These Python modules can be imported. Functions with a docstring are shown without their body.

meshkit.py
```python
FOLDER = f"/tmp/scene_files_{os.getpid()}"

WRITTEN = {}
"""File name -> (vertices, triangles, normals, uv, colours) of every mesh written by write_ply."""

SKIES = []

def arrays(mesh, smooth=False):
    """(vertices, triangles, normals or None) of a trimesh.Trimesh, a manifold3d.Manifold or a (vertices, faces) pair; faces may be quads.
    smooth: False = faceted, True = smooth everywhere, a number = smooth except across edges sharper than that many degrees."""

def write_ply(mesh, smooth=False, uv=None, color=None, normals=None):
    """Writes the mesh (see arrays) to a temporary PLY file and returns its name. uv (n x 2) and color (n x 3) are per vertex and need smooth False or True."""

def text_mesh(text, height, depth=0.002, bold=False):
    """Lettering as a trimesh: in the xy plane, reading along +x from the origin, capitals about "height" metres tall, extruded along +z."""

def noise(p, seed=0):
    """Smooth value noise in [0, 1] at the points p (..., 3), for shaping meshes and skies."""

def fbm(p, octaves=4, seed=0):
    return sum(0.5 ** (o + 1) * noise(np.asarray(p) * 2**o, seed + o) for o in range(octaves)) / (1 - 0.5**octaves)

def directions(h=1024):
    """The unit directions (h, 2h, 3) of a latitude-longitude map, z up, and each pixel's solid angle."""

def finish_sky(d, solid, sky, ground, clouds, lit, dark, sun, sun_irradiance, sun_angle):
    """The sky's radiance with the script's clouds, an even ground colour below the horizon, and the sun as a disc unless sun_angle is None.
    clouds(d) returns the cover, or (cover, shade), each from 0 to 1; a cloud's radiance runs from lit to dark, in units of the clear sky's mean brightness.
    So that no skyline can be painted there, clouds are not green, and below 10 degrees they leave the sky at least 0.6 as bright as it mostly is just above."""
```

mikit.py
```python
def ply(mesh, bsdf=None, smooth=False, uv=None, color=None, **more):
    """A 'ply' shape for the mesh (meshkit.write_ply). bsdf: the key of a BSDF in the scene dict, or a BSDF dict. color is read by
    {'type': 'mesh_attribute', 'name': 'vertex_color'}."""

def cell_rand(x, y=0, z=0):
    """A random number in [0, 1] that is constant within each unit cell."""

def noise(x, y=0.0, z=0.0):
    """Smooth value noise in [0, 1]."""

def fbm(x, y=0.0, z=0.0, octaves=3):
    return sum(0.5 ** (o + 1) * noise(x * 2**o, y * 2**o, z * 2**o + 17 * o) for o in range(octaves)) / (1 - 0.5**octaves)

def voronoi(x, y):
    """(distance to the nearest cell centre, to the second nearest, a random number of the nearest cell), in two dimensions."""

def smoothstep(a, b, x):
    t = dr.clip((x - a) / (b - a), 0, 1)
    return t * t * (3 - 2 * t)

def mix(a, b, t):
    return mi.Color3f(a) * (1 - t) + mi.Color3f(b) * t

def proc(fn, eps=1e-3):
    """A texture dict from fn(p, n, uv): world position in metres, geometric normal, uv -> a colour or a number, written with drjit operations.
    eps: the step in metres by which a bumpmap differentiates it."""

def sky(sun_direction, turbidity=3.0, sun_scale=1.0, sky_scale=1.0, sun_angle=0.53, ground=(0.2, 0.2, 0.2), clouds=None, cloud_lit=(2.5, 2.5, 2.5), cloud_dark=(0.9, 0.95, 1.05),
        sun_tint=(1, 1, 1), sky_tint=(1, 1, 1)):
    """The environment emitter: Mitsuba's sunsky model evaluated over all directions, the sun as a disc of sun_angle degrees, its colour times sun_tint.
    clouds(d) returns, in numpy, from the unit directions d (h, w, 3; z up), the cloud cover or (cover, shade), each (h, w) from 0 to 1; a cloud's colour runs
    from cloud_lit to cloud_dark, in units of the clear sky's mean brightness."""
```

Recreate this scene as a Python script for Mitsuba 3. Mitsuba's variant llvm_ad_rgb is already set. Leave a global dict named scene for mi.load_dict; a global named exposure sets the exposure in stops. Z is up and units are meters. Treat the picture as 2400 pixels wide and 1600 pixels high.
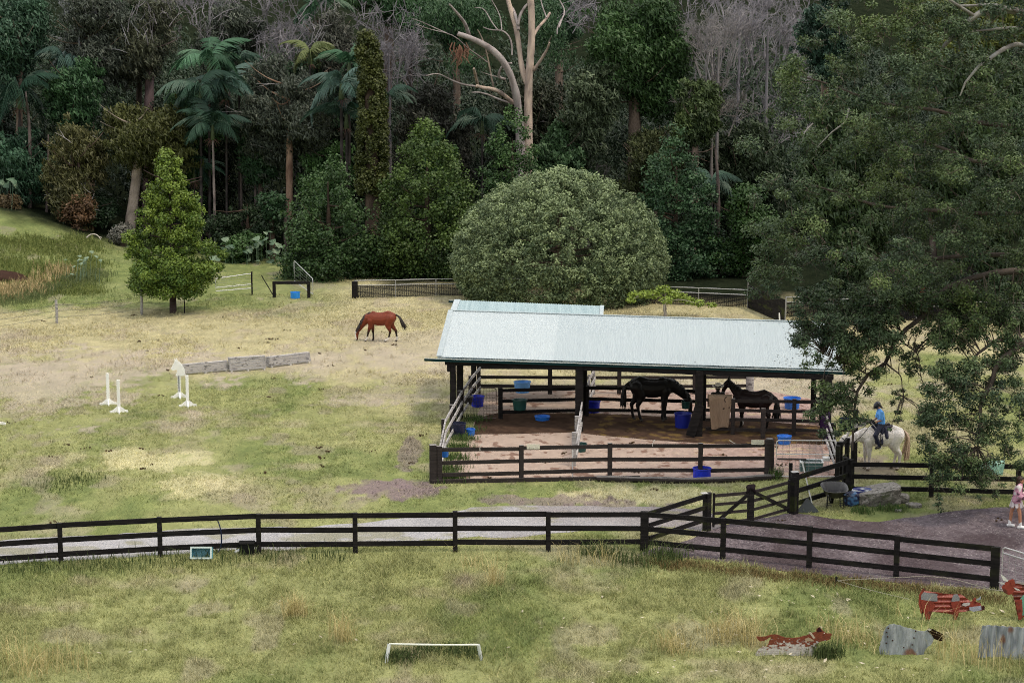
import math, random
import numpy as np
import trimesh, shapely
from shapely.geometry import Polygon, LineString, box as sbox
from manifold3d import Manifold, OpType
import drjit as dr
import mitsuba as mi
import mikit, meshkit
from mikit import proc, noise, fbm, smoothstep, mix, cell_rand

# ---------------------------------------------------------------- camera, sky, exposure
scene, labels = {}, {}
T = mi.ScalarTransform4f
CAM_H, FOCAL, PITCH = 14.8, 4400.0, math.atan(710.0 / 4400.0)
scene['camera'] = {'type': 'perspective', 'fov_axis': 'x', 'fov': math.degrees(2 * math.atan(1200.0 / FOCAL)),
                   'near_clip': 0.5, 'far_clip': 3000.0,
                   'to_world': T().look_at(origin=[0, 0, CAM_H], target=[0, math.cos(PITCH), CAM_H - math.sin(PITCH)], up=[0, 0, 1])}
scene['sky'] = mikit.sky((0.35, -0.25, 0.9), turbidity=4, sun_scale=0.3, sun_angle=10, clouds=lambda d: 1.0)
exposure = 2.15

# ---------------------------------------------------------------- helpers
UP = np.array([0, math.sin(PITCH), math.cos(PITCH)])
FW = np.array([0, math.cos(PITCH), -math.sin(PITCH)])

def view_dir(x, y):
    return np.array([1.0, 0, 0]) * (x - 1200) / FOCAL + UP * (800 - y) / FOCAL + FW

def ground_at(x, y, z=0.0):
    d = view_dir(x, y)
    t = (z - CAM_H) / d[2]
    return np.array([d[0] * t, d[1] * t, z])

def at_depth(x, y, Y):
    d = view_dir(x, y)
    t = Y / d[1]
    return np.array([d[0] * t, Y, CAM_H + d[2] * t])

def mpp(p):                                    # metres per photo pixel at a point
    return float((np.asarray(p) - [0, 0, CAM_H]) @ FW) / FOCAL

def unit(v):
    v = np.asarray(v, float)
    return v / (np.linalg.norm(v) + 1e-12)

def numbered(name):
    if name not in scene and name not in taken:
        taken.add(name)
        return name
    i = 1
    while f'{name}_{i:03d}' in taken or f'{name}_{i:03d}' in scene:
        i += 1
    taken.add(f'{name}_{i:03d}')
    return f'{name}_{i:03d}'

taken = set()

def thing(name, label, cat, group=None, kind=None):
    k = numbered(name)
    labels[k] = {'label': label, 'category': cat}
    if group: labels[k]['group'] = group
    if kind: labels[k]['kind'] = kind
    return k

def put(parent, name, mesh, mat, smooth=False, color=None, label=None, kind=None, uv=None, **more):
    k = numbered(parent + '__' + name) if parent else name
    if color is not None and np.ndim(color) == 1:
        color = tint(mesh, color)
    scene[k] = mikit.ply(mesh, mat, smooth=smooth, color=color, uv=uv, **more)
    if label or kind:
        labels[k] = {}
        if label: labels[k]['label'] = label
        if kind: labels[k]['kind'] = kind
    return k

def solo(name, label, cat, mesh, mat, smooth=False, color=None, group=None, kind=None, uv=None):
    k = thing(name, label, cat, group, kind)
    if color is not None and np.ndim(color) == 1:
        color = tint(mesh, color)
    scene[k] = mikit.ply(mesh, mat, smooth=smooth, color=color, uv=uv)
    return k

def structure(name, mesh, mat, smooth=False, label=None):
    scene[name] = mikit.ply(mesh, mat, smooth=smooth)
    labels[name] = {'kind': 'structure', 'label': label or name.replace('_', ' ')}

def verts(mesh):
    return np.asarray(mesh[0] if isinstance(mesh, tuple) else mesh.vertices, float)

def tint(mesh, c, amount=0.12, scale=7.0, seed=0):
    v = verts(mesh)
    n = meshkit.fbm(v * scale + 31.7, 3, seed)[:, None]
    return np.clip(np.asarray(c)[None] * (1 + amount * 2.5 * (n - 0.5)), 0, 1)

def cat(*meshes):
    ms = [trimesh.Trimesh(m[0], m[1], process=False) if isinstance(m, tuple) else m for m in meshes]
    return trimesh.util.concatenate(ms)

def beam(p0, p1, w, h, roll_up=(0, 0, 1)):
    """A box along p0 -> p1, h along up, w across."""
    p0, p1 = np.asarray(p0, float), np.asarray(p1, float)
    d = unit(p1 - p0)
    s = unit(np.cross(d, roll_up) if abs(np.dot(d, roll_up)) < 0.98 else np.cross(d, (0, 1, 0)))
    u = np.cross(s, d)
    c = [(p0 if a == 0 else p1) + s * (b - .5) * w + u * (e - .5) * h for a in (0, 1) for b in (0, 1) for e in (0, 1)]
    f = [[0, 1, 3], [0, 3, 2], [4, 6, 7], [4, 7, 5], [0, 4, 5], [0, 5, 1], [2, 3, 7], [2, 7, 6], [0, 2, 6], [0, 6, 4], [1, 5, 7], [1, 7, 3]]
    m = trimesh.Trimesh(np.array(c), np.array(f), process=False)
    return m

def brick(c, size, yaw=0.0, bevel=0.0):
    """A box centred at c with chamfered vertical edges when bevel > 0."""
    sx, sy, sz = [s / 2 for s in size]
    if bevel:
        b = bevel
        poly = Polygon([(-sx + b, -sy), (sx - b, -sy), (sx, -sy + b), (sx, sy - b), (sx - b, sy), (-sx + b, sy), (-sx, sy - b), (-sx, -sy + b)])
    else:
        poly = sbox(-sx, -sy, sx, sy)
    m = trimesh.creation.extrude_polygon(poly, 2 * sz, engine='earcut')
    m.apply_translation([0, 0, -sz])
    m.apply_transform(trimesh.transformations.rotation_matrix(yaw, [0, 0, 1]))
    m.apply_translation(c)
    return m

def tube(points, radii, sides=6, cap=True):
    p = np.asarray(points, float)
    r = np.broadcast_to(np.asarray(radii, float), (len(p),))
    t = np.gradient(p, axis=0)
    t /= np.linalg.norm(t, axis=1, keepdims=True) + 1e-12
    ref = np.where(np.abs(t[:, 2:]) < 0.85, [[0, 0, 1.0]], [[0, 1.0, 0]])
    if len(p) > 1:
        ref = np.broadcast_to([[0, 0, 1.0]] if np.abs(t[:, 2]).mean() < 0.7 else [[0.03, 1.0, 0]], t.shape)
    a = np.cross(t, ref); a /= np.linalg.norm(a, axis=1, keepdims=True) + 1e-12
    b = np.cross(t, a)
    ang = np.arange(sides) * 2 * np.pi / sides
    v = (p[:, None] + r[:, None, None] * (np.cos(ang)[None, :, None] * a[:, None] + np.sin(ang)[None, :, None] * b[:, None])).reshape(-1, 3)
    i, j = np.meshgrid(np.arange(len(p) - 1), np.arange(sides), indexing='ij')
    q = np.stack([i * sides + j, i * sides + (j + 1) % sides, (i + 1) * sides + (j + 1) % sides, (i + 1) * sides + j], -1).reshape(-1, 4)
    f = np.vstack([q[:, [0, 1, 2]], q[:, [0, 2, 3]]])
    if cap:
        k = len(v); v = np.vstack([v, p[:1], p[-1:]])
        e = (len(p) - 1) * sides
        f = np.vstack([f, [[k, (s + 1) % sides, s] for s in range(sides)], [[k + 1, e + s, e + (s + 1) % sides] for s in range(sides)]])
    return trimesh.Trimesh(v, f, process=False)

def spline(pts, n):
    """Smooth resampling of a control polyline (any number of columns)."""
    from scipy.interpolate import CubicSpline
    p = np.asarray(pts, float)
    d = np.r_[0, np.cumsum(np.linalg.norm(np.diff(p[:, :3], axis=0), axis=1) + 1e-9)]
    return CubicSpline(d, p, bc_type='natural')(np.linspace(0, d[-1], n)) if len(p) > 2 else np.array([p[0] + (p[-1] - p[0]) * k for k in np.linspace(0, 1, n)])

def lathe(profile, c, segs=24):
    m = trimesh.creation.revolve(np.asarray(profile, float), sections=segs)
    m.apply_translation(c)
    return m

def ball(c, r, n=10):
    return Manifold.sphere(float(r), n).translate([float(x) for x in c])

def bone(a, ra, b, rb, n=12):
    return Manifold.batch_hull([ball(a, ra, n), ball(b, rb, n)])

def skin(bones, edge=0.04, rounds=8, grow=0.0, n=12):
    """One smooth continuous surface round a list of bones (a, ra, b, rb)."""
    m = Manifold.batch_boolean([bone(a, ra + grow, b, rb + grow, n) for a, ra, b, rb in bones], OpType.Add).refine_to_length(edge)
    q = m.to_mesh()
    t = trimesh.Trimesh(q.vert_properties[:, :3], q.tri_verts, process=True)
    trimesh.smoothing.filter_taubin(t, iterations=rounds)
    return t

def plate(poly, Y, thick=0.01, back=0.0, wave=None):
    """A flat sheet cut to an outline (photo pixels) standing upright at depth Y, its own thickness, optionally corrugated.
    wave = (axis 'x' or 'z', period m, amplitude m)."""
    pts = np.array([at_depth(x, y, Y)[[0, 2]] for x, y in poly])
    pg = Polygon(pts).buffer(0)
    pieces = [pg]
    if wave:
        ax, per, amp = wave
        lo, hi = pts[:, 0 if ax == 'x' else 1].min(), pts[:, 0 if ax == 'x' else 1].max()
        step = per / 6
        pieces = []
        for k in range(int((hi - lo) / step) + 1):
            a, b = lo + k * step, lo + (k + 1) * step
            cut = pg.intersection(sbox(a, -99, b, 99) if ax == 'x' else sbox(-99, a, 99, b))
            pieces += [g for g in getattr(cut, 'geoms', [cut]) if g.geom_type == 'Polygon' and g.area > 1e-6]
    ms = []
    for g in pieces:
        for h in getattr(g, 'geoms', [g]):
            m = trimesh.creation.extrude_polygon(h, thick, engine='earcut')
            v = m.vertices
            off = 0
            if wave:
                off = amp * np.sin((v[:, 0 if ax == 'x' else 1] - lo) * 2 * np.pi / per)
            m.vertices = np.stack([v[:, 0], Y + back - v[:, 2] + off, v[:, 1]], 1)
            m.invert()
            ms.append(m)
    return trimesh.util.concatenate(ms)

# ---------------------------------------------------------------- materials
def rough(color, roughness=0.85, spec=0.25, **k):
    return {'type': 'twosided', 'bsdf': {'type': 'principled', 'base_color': color, 'roughness': roughness, 'specular': spec, **k}}

VC = {'type': 'mesh_attribute', 'name': 'vertex_color'}
scene['mat_coat'] = rough(VC, 0.5, 0.28)
scene['mat_hair'] = rough(VC, 0.45, 0.4)
scene['mat_leaf'] = rough(VC, 0.55, 0.35)
scene['mat_dull'] = {'type': 'twosided', 'bsdf': {'type': 'diffuse', 'reflectance': VC}}
scene['mat_plastic'] = rough(VC, 0.38, 0.5)
scene['mat_metal'] = rough(VC, 0.45, 0.6, metallic=0.35)

def rgb(*c):
    return mi.Color3f(*c)

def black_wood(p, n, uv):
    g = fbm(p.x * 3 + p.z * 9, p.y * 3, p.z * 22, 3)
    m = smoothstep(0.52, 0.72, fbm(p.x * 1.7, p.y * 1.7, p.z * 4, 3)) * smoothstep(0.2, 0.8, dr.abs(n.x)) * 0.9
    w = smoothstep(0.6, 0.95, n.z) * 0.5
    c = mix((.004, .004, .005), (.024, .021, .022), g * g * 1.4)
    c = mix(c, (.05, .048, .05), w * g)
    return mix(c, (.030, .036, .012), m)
scene['mat_black_wood'] = rough(proc(black_wood), 0.75, 0.15)

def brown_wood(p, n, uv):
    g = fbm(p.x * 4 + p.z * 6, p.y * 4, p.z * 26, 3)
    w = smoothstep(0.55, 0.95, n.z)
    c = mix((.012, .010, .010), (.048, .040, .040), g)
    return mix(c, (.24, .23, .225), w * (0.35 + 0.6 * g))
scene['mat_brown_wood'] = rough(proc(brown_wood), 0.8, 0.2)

def grey_wood(p, n, uv):
    g = fbm(p.x * 2.2 + p.z * 4, p.y * 5, p.z * 34, 3)
    k = smoothstep(0.60, 0.74, fbm(p.x * 7, p.y * 7, p.z * 15, 2))
    return mix(mix((.15, .145, .15), (.46, .45, .45), g), (.05, .05, .055), k * 0.75)
scene['mat_grey_wood'] = rough(proc(grey_wood), 0.85, 0.2)

def roof_paint(p, n, uv):
    d = fbm(p.x * 0.9, p.y * 0.5, 3.0, 3)
    return mix(mix((.340, .402, .436), (.356, .418, .452), noise(p.x * 9.0, 0.0, 0.0)), (.31, .375, .40), smoothstep(0.5, 0.85, d) * 0.35)
scene['mat_roof'] = rough(proc(roof_paint), 0.45, 0.35)
def roof_paint_new(p, n, uv):
    return mix((.385, .445, .478), (.40, .46, .492), noise(p.x * 9.0, 0.0, 7.0))
scene['mat_roof_bright'] = rough(proc(roof_paint_new), 0.45, 0.35)
def roof_old(p, n, uv):
    return mix((.23, .325, .355), (.30, .40, .43), noise(p.x * 9.0, 0.0, 1.0))
scene['mat_roof_old'] = rough(proc(roof_old), 0.45, 0.35)

def rust_red(p, n, uv):
    a = fbm(p.x * 5, p.y * 5, p.z * 5, 3)
    b = fbm(p.x * 23, p.y * 3, p.z * 23, 2)
    c = mix((.17, .024, .018), (.26, .044, .028), b)
    return mix(c, (.07, .018, .012), smoothstep(0.52, 0.72, a))
scene['mat_red_sheet'] = rough(proc(rust_red), 0.5, 0.45)

def galvanised(p, n, uv):
    a = fbm(p.x * 3, p.y * 3, p.z * 2.0, 3)
    b = fbm(p.x * 13, p.y * 3, p.z * 2.2, 3)
    c = mix((.12, .14, .18), (.42, .46, .52), smoothstep(0.1, 0.9, b))
    return mix(c, (.20, .075, .035), smoothstep(0.58, 0.70, a) * 0.8)
scene['mat_galvanised'] = rough(proc(galvanised), 0.5, 0.5, metallic=0.2)

def rust_plate(p, n, uv):
    a = fbm(p.x * 15, 1.0, p.z * 19, 3) * 0.7 + 0.15 + (p.z - 0.27) * 1.3
    b = fbm(p.x * 30, 1.0, p.z * 40, 2)
    mesh = smoothstep(0.38, 0.48, dr.abs(p.z * 16 - dr.floor(p.z * 16) - 0.5))
    c = mix((.34, .33, .33), (.55, .53, .51), b)
    c = mix(c, (.22, .20, .20), mesh * 0.6)
    return mix(c, mix((.09, .028, .020), (.22, .055, .025), b), smoothstep(0.42, 0.58, a))
scene['mat_rust_plate'] = rough(proc(rust_plate), 0.7, 0.3)

def stone(p, n, uv):
    a = fbm(p.x * 3, p.y * 3, p.z * 3, 4)
    b = fbm(p.x * 19, p.y * 19, p.z * 19, 3)
    c = mix((.10, .09, .08), (.40, .38, .36), a * 0.7 + b * 0.5)
    c = mix(c, (.04, .04, .036), smoothstep(0.52, 0.66, b) * 0.8)
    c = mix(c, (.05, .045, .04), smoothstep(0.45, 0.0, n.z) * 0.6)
    return mix(c, (.10, .13, .06), smoothstep(0.52, 0.7, fbm(p.x * 2 + 9, p.y * 2, p.z * 2, 3)) * smoothstep(0.5, -0.2, n.z) * 0.7)
scene['mat_stone'] = {'type': 'bumpmap', 'arbitrary': proc(lambda p, n, uv: fbm(p.x * 9, p.y * 9, p.z * 9, 4), 0.01), 'scale': 0.05, 'bsdf': rough(proc(stone), 0.9, 0.2)}

def canvas(p, n, uv):
    b = fbm(p.x * 4, p.y * 4, p.z * 2, 3)
    w = noise(p.x * 120, p.y * 40, p.z * 120)
    return mix((.19, .135, .098), (.28, .205, .15), b * 0.7 + w * 0.4)
scene['mat_canvas'] = rough(proc(canvas), 0.9, 0.15)
# ---------------------------------------------------------------- the setting: ground, gravel, yard
def sstep(a, b, x):
    t = np.clip((x - a) / (b - a), 0, 1)
    return t * t * (3 - 2 * t)

def land(X, Y):
    """Height of the ground."""
    X, Y = np.asarray(X, float), np.asarray(Y, float)
    z = 3.1 * sstep(-23.5, -37, X) * sstep(103, 127, Y) + 0.5 * sstep(-16, -27, X) * sstep(104, 120, Y)
    z = z + np.maximum(Y - 136, 0) * 0.20 * sstep(136, 160, Y)
    z = z + np.maximum(37 - Y, 0) * 0.30
    return np.minimum(z, 60)

def landed(x, y):
    """The point of the sloping ground that a photo pixel looks at."""
    d = view_dir(x, y)
    lo, hi = 20.0, 400.0
    for t in np.linspace(30, 300, 1400):
        p = np.array([0, 0, CAM_H]) + d * t
        if p[2] <= land(p[0], p[1]):
            return np.array([p[0], p[1], float(land(p[0], p[1]))])
    return None

xs = np.unique(np.r_[-900, -500, -250, -150, np.arange(-100, 101, 1.5), 150, 250, 500, 900])
ys = np.unique(np.r_[-300, -100, -40, 0, np.arange(20, 180, 1.5), np.arange(180, 300, 10), 350, 450, 700, 1200])
GX, GY = np.meshgrid(xs, ys, indexing='ij')
gv = np.stack([GX, GY, land(GX, GY)], -1).reshape(-1, 3)
ii, jj = np.meshgrid(np.arange(len(xs) - 1), np.arange(len(ys) - 1), indexing='ij')
q = (ii * len(ys) + jj).reshape(-1)
gf = np.stack([q, q + len(ys), q + len(ys) + 1, q + 1], 1)

def spot(x, y, rx, ry, px, py):
    """1 inside an ellipse round a ground point given in photo pixels with ragged edges, as a function of position; radii in metres."""
    c = ground_at(x, y)
    d = dr.sqrt(dr.square((px - float(c[0])) / rx) + dr.square((py - float(c[1])) / ry))
    return d

def ground_colour(p):
    x, y = p.x, p.y
    big = fbm(x * 0.09 + 5, y * 0.055, 0.0, 4)
    mid = fbm(x * 0.55, y * 0.30, 2.0, 4)
    fine = fbm(x * 3.1, y * 1.7, 4.0, 3)
    tiny = noise(x * 17.0, y * 9.0, 1.0)
    green = mix((.184, .204, .088), (.290, .302, .138), fine)
    lush = mix((.112, .150, .058), (.196, .230, .086), fine)
    straw = mix((.275, .255, .145), (.45, .412, .250), fine * 0.6 + tiny * 0.4)
    dirt = mix((.27, .240, .165), (.38, .340, .250), mid)
    # how dry: the far paddock is straw, the belt in front of the shed and the near lawn are greener
    dry = smoothstep(78.0, 92.0, y + (big - 0.5) * 26) * 0.75 + smoothstep(0.0, -25.0, x) * smoothstep(74.0, 84.0, y) * 0.2
    dry = dry - smoothstep(103.0, 108.0, y) * smoothstep(-18.0, -22.0, x) * 0.5
    dry = dry - smoothstep(100.0, 106.0, y + (mid - .5) * 6) * smoothstep(-12.0, -18.0, x) * 0.75
    dry = dry + smoothstep(68.0, 63.0, y) * smoothstep(4.0, -6.0, x) * 0.10 - smoothstep(56.0, 50.0, y) * 0.10
    dryness = smoothstep(0.40, 0.66, dry * 0.52 + big * 0.26 + mid * 0.24 + 0.10)
    c = mix(green, straw, dryness)
    c = mix(c, lush, smoothstep(0.50, 0.66, fbm(x * 0.33 + 40, y * 0.17, 9.0, 4)) * (1 - dryness) * 0.85)
    c = mix(c, dirt, smoothstep(0.54, 0.72, fbm(x * 0.42 + 11, y * 0.42 + 3, 5.0, 4)) * (0.30 + 0.45 * fine))
    c = mix(c, lush * 1.05, smoothstep(99.0, 105.0, y + (mid - .5) * 8) * smoothstep(-8.0, -13.0, x) * (0.55 + 0.5 * mid))
    bare = smoothstep(0.62, 0.74, fbm(x * 0.8, y * 0.42, 12.0, 3))
    c = mix(c, (.30, .25, .22), bare * 0.35)
    # bleached hay spread on the ground and worn mauve earth, each with its own outline
    e = (mid - 0.5) * 2.6 + (fine - 0.5) * 1.6
    for sx, sy, rx, ry in ((318, 1083, 1.7, 1.5), (480, 1138, 1.7, 1.4), (1540, 1165, 3.2, 1.0)):
        c = mix(c, (.52, .485, .30), smoothstep(1.25, 0.45, spot(sx, sy, rx, ry, x, y) + e) * (0.45 + 0.5 * fine))
    for sx, sy, rx, ry in ((935, 1150, 1.5, 1.1), (985, 1155, 1.0, .9), (860, 1140, 1.0, 0.8), (1240, 1175, 1.6, 0.7), (962, 1040, .35, 3.0), (1300, 1200, 3.0, 1.0), (1990, 1095, 1.7, 1.4)):
        c = mix(c, (.20, .155, .165), smoothstep(1.2, 0.6, spot(sx, sy, rx, ry, x, y) + e) * 0.65)
    for sx, sy, rx, ry in ((960, 935, 3.2, 1.3), (850, 944, 2.6, .7), (1840, 912, 5.0, 3.0), (1980, 925, 3.6, 3.0), (2080, 955, 3.0, 1.4), (180, 890, 6.0, 6.0), (60, 910, 5.0, 6.0), (260, 860, 6.0, 4.0), (720, 855, 9.0, 3.0), (940, 820, 4.0, 4.5), (1500, 905, 8, 1.6)):
        c = mix(c, (.38, .335, .270), smoothstep(1.3, 0.5, spot(sx, sy, rx, ry, x, y) + e) * 0.5)
    # forest floor: leaf litter
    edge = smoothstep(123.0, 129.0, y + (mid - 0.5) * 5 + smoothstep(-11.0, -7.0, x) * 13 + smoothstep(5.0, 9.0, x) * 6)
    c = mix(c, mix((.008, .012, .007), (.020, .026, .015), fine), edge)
    return c * (0.86 + 0.16 * tiny + 0.26 * (noise(x * 1.9, y * 1.3, 21.0) - 0.25) * (0.6 + 0.5 * fine))

def ground_fn(p, n, uv):
    return ground_colour(p)
def blade_fn(p, n, uv):
    return dr.clip(mix(ground_colour(p) * (0.92 + 0.76 * uv.x), mi.Color3f(.50, .44, .24), smoothstep(0.74, 0.95, uv.x) * 0.6), 0, 0.8)
scene['mat_ground'] = {'type': 'bumpmap', 'arbitrary': proc(lambda p, n, uv: fbm(p.x * 4, p.y * 3, 0.0, 3), 0.02), 'scale': 0.10,
                       'bsdf': {'type': 'twosided', 'bsdf': {'type': 'diffuse', 'reflectance': proc(ground_fn)}}}
scene['mat_blade'] = {'type': 'twosided', 'bsdf': {'type': 'diffuse', 'reflectance': proc(blade_fn)}}
structure('ground', (gv, gf), 'mat_ground', label='paddock grass with dry straw and green patches')

rng = np.random.default_rng(11)

def ragged(pixels, amp=0.35, step=0.5, seed=0, z=0.0, round_=0.0):
    """A ground polygon from photo pixels with an uneven outline."""
    pg = Polygon([ground_at(x, y)[:2] for x, y in pixels]).buffer(0)
    if round_: pg = pg.buffer(-round_).buffer(2 * round_).buffer(-round_)
    ring = LineString(pg.exterior.coords)
    n = int(ring.length / step)
    pts = np.array([ring.interpolate(k / n, normalized=True).coords[0] for k in range(n)])
    d = np.stack([meshkit.fbm(np.c_[pts * 0.9, np.full(n, 3.3)], 4, seed) - .5, meshkit.fbm(np.c_[pts * 0.9, np.full(n, 9.7)], 4, seed) - .5], 1)
    return Polygon(pts + d * 2.6 * amp).buffer(0)

def sheet(pg, z):
    parts = []
    for g in getattr(pg, 'geoms', [pg]):
        v, f = trimesh.creation.triangulate_polygon(g, engine='earcut')
        parts.append(trimesh.Trimesh(np.c_[v, np.full(len(v), z)], f, process=False))
    m = trimesh.util.concatenate(parts)
    m.faces = np.where((m.face_normals[:, 2] < 0)[:, None], m.faces[:, ::-1], m.faces)
    return m

drive_pg = ragged([(-160, 1332), (150, 1314), (400, 1300), (610, 1290), (840, 1277), (1000, 1266), (1100, 1262), (1280, 1252), (1450, 1240), (1580, 1238), (1680, 1252), (1700, 1225), (1650, 1196), (1500, 1186),
                   (1300, 1183), (1130, 1186), (1010, 1202), (860, 1222), (720, 1238), (560, 1238), (400, 1240), (200, 1256), (-160, 1272)], 0.45, seed=1)
yard_pg = ragged([(1490, 1302), (1600, 1268), (1690, 1236), (1780, 1216), (1870, 1203), (1940, 1216), (2060, 1222), (2190, 1204), (2300, 1192), (2460, 1186), (2700, 1190), (2700, 1420), (2480, 1420), (2330, 1385), (2100, 1364), (1900, 1344), (1700, 1318), (1590, 1304)], 0.3, seed=2)
drive_pg = drive_pg.difference(yard_pg.buffer(0.02))
sand_pg = ragged([(1085, 1125), (1060, 1085), (1102, 1030), (1118, 970), (1142, 918), (1300, 912), (1600, 912), (1790, 915), (1900, 935), (1935, 990), (1962, 1060), (1958, 1118), (1800, 1122), (1500, 1123), (1300, 1125)], 0.16, seed=3)
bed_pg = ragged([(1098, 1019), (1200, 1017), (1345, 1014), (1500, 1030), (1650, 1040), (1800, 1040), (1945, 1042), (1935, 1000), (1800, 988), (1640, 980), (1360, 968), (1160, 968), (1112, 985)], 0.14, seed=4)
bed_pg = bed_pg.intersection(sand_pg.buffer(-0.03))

def stones(scale, lo, hi, speck, p):
    a = noise(p.x * scale, p.y * scale * 0.8, 1.0)
    b = fbm(p.x * 1.1, p.y * 0.6, 2.0, 4)
    return mix(mix(lo, hi, a * 0.55 + b * 0.5), speck, smoothstep(0.80, 0.95, noise(p.x * scale * 1.7, p.y * scale * 1.5, 5.0)) * 0.6)
def drive_fn(p, n, uv):
    c = stones(26.0, (.22, .22, .235), (.43, .43, .45), (.62, .62, .64), p)
    k = smoothstep(-1.0, 6.0, p.x + (fbm(p.x * .5, p.y * .5, 3.0, 3) - .5) * 8)
    c = mix(c, stones(22.0, (.15, .135, .14), (.30, .275, .28), (.5, .49, .48), p), k)
    return mix(c, mi.Color3f(.19, .185, .075), smoothstep(0.56, 0.72, fbm(p.x * 0.8 + 3, p.y * 1.2, 8.0, 4)) * 0.5)
def yard_fn(p, n, uv):
    c = stones(15.0, (.040, .032, .038), (.20, .170, .190), (.42, .40, .40), p)
    return mix(c, (.05, .036, .040), smoothstep(0.52, 0.68, fbm(p.x * 0.5, p.y * 0.35, 6.0, 4)) * 0.6)
def sand_fn(p, n, uv):
    a = fbm(p.x * 1.0, p.y * 0.7, 1.0, 4)
    b = fbm(p.x * 6.5, p.y * 3.4, 2.0, 3)
    k = smoothstep(3.0, 10.0, p.x)
    c = mix((.29, .222, .185), (.45, .365, .312), a * 0.55 + b * 0.5)
    c = mix(c, mix((.25, .165, .15), (.41, .30, .275), b), k * 0.75)
    c = mix(c, (.14, .075, .055), smoothstep(0.60, 0.74, fbm(p.x * 3.3, p.y * 2.3, 7.0, 3)) * 0.75)
    return mix(c, (.46, .40, .26), smoothstep(0.62, 0.76, fbm(p.x * 2.2, p.y * 4.0, 17.0, 3)) * 0.5 * k)
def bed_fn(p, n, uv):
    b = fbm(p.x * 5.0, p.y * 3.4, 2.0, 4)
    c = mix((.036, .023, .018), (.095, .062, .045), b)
    return mix(c, (.20, .135, .05), smoothstep(0.54, 0.7, fbm(p.x * 2.6, p.y * 2.0, 8.0, 4)) * smoothstep(1.5, 4.0, p.x) * 0.6)
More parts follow.
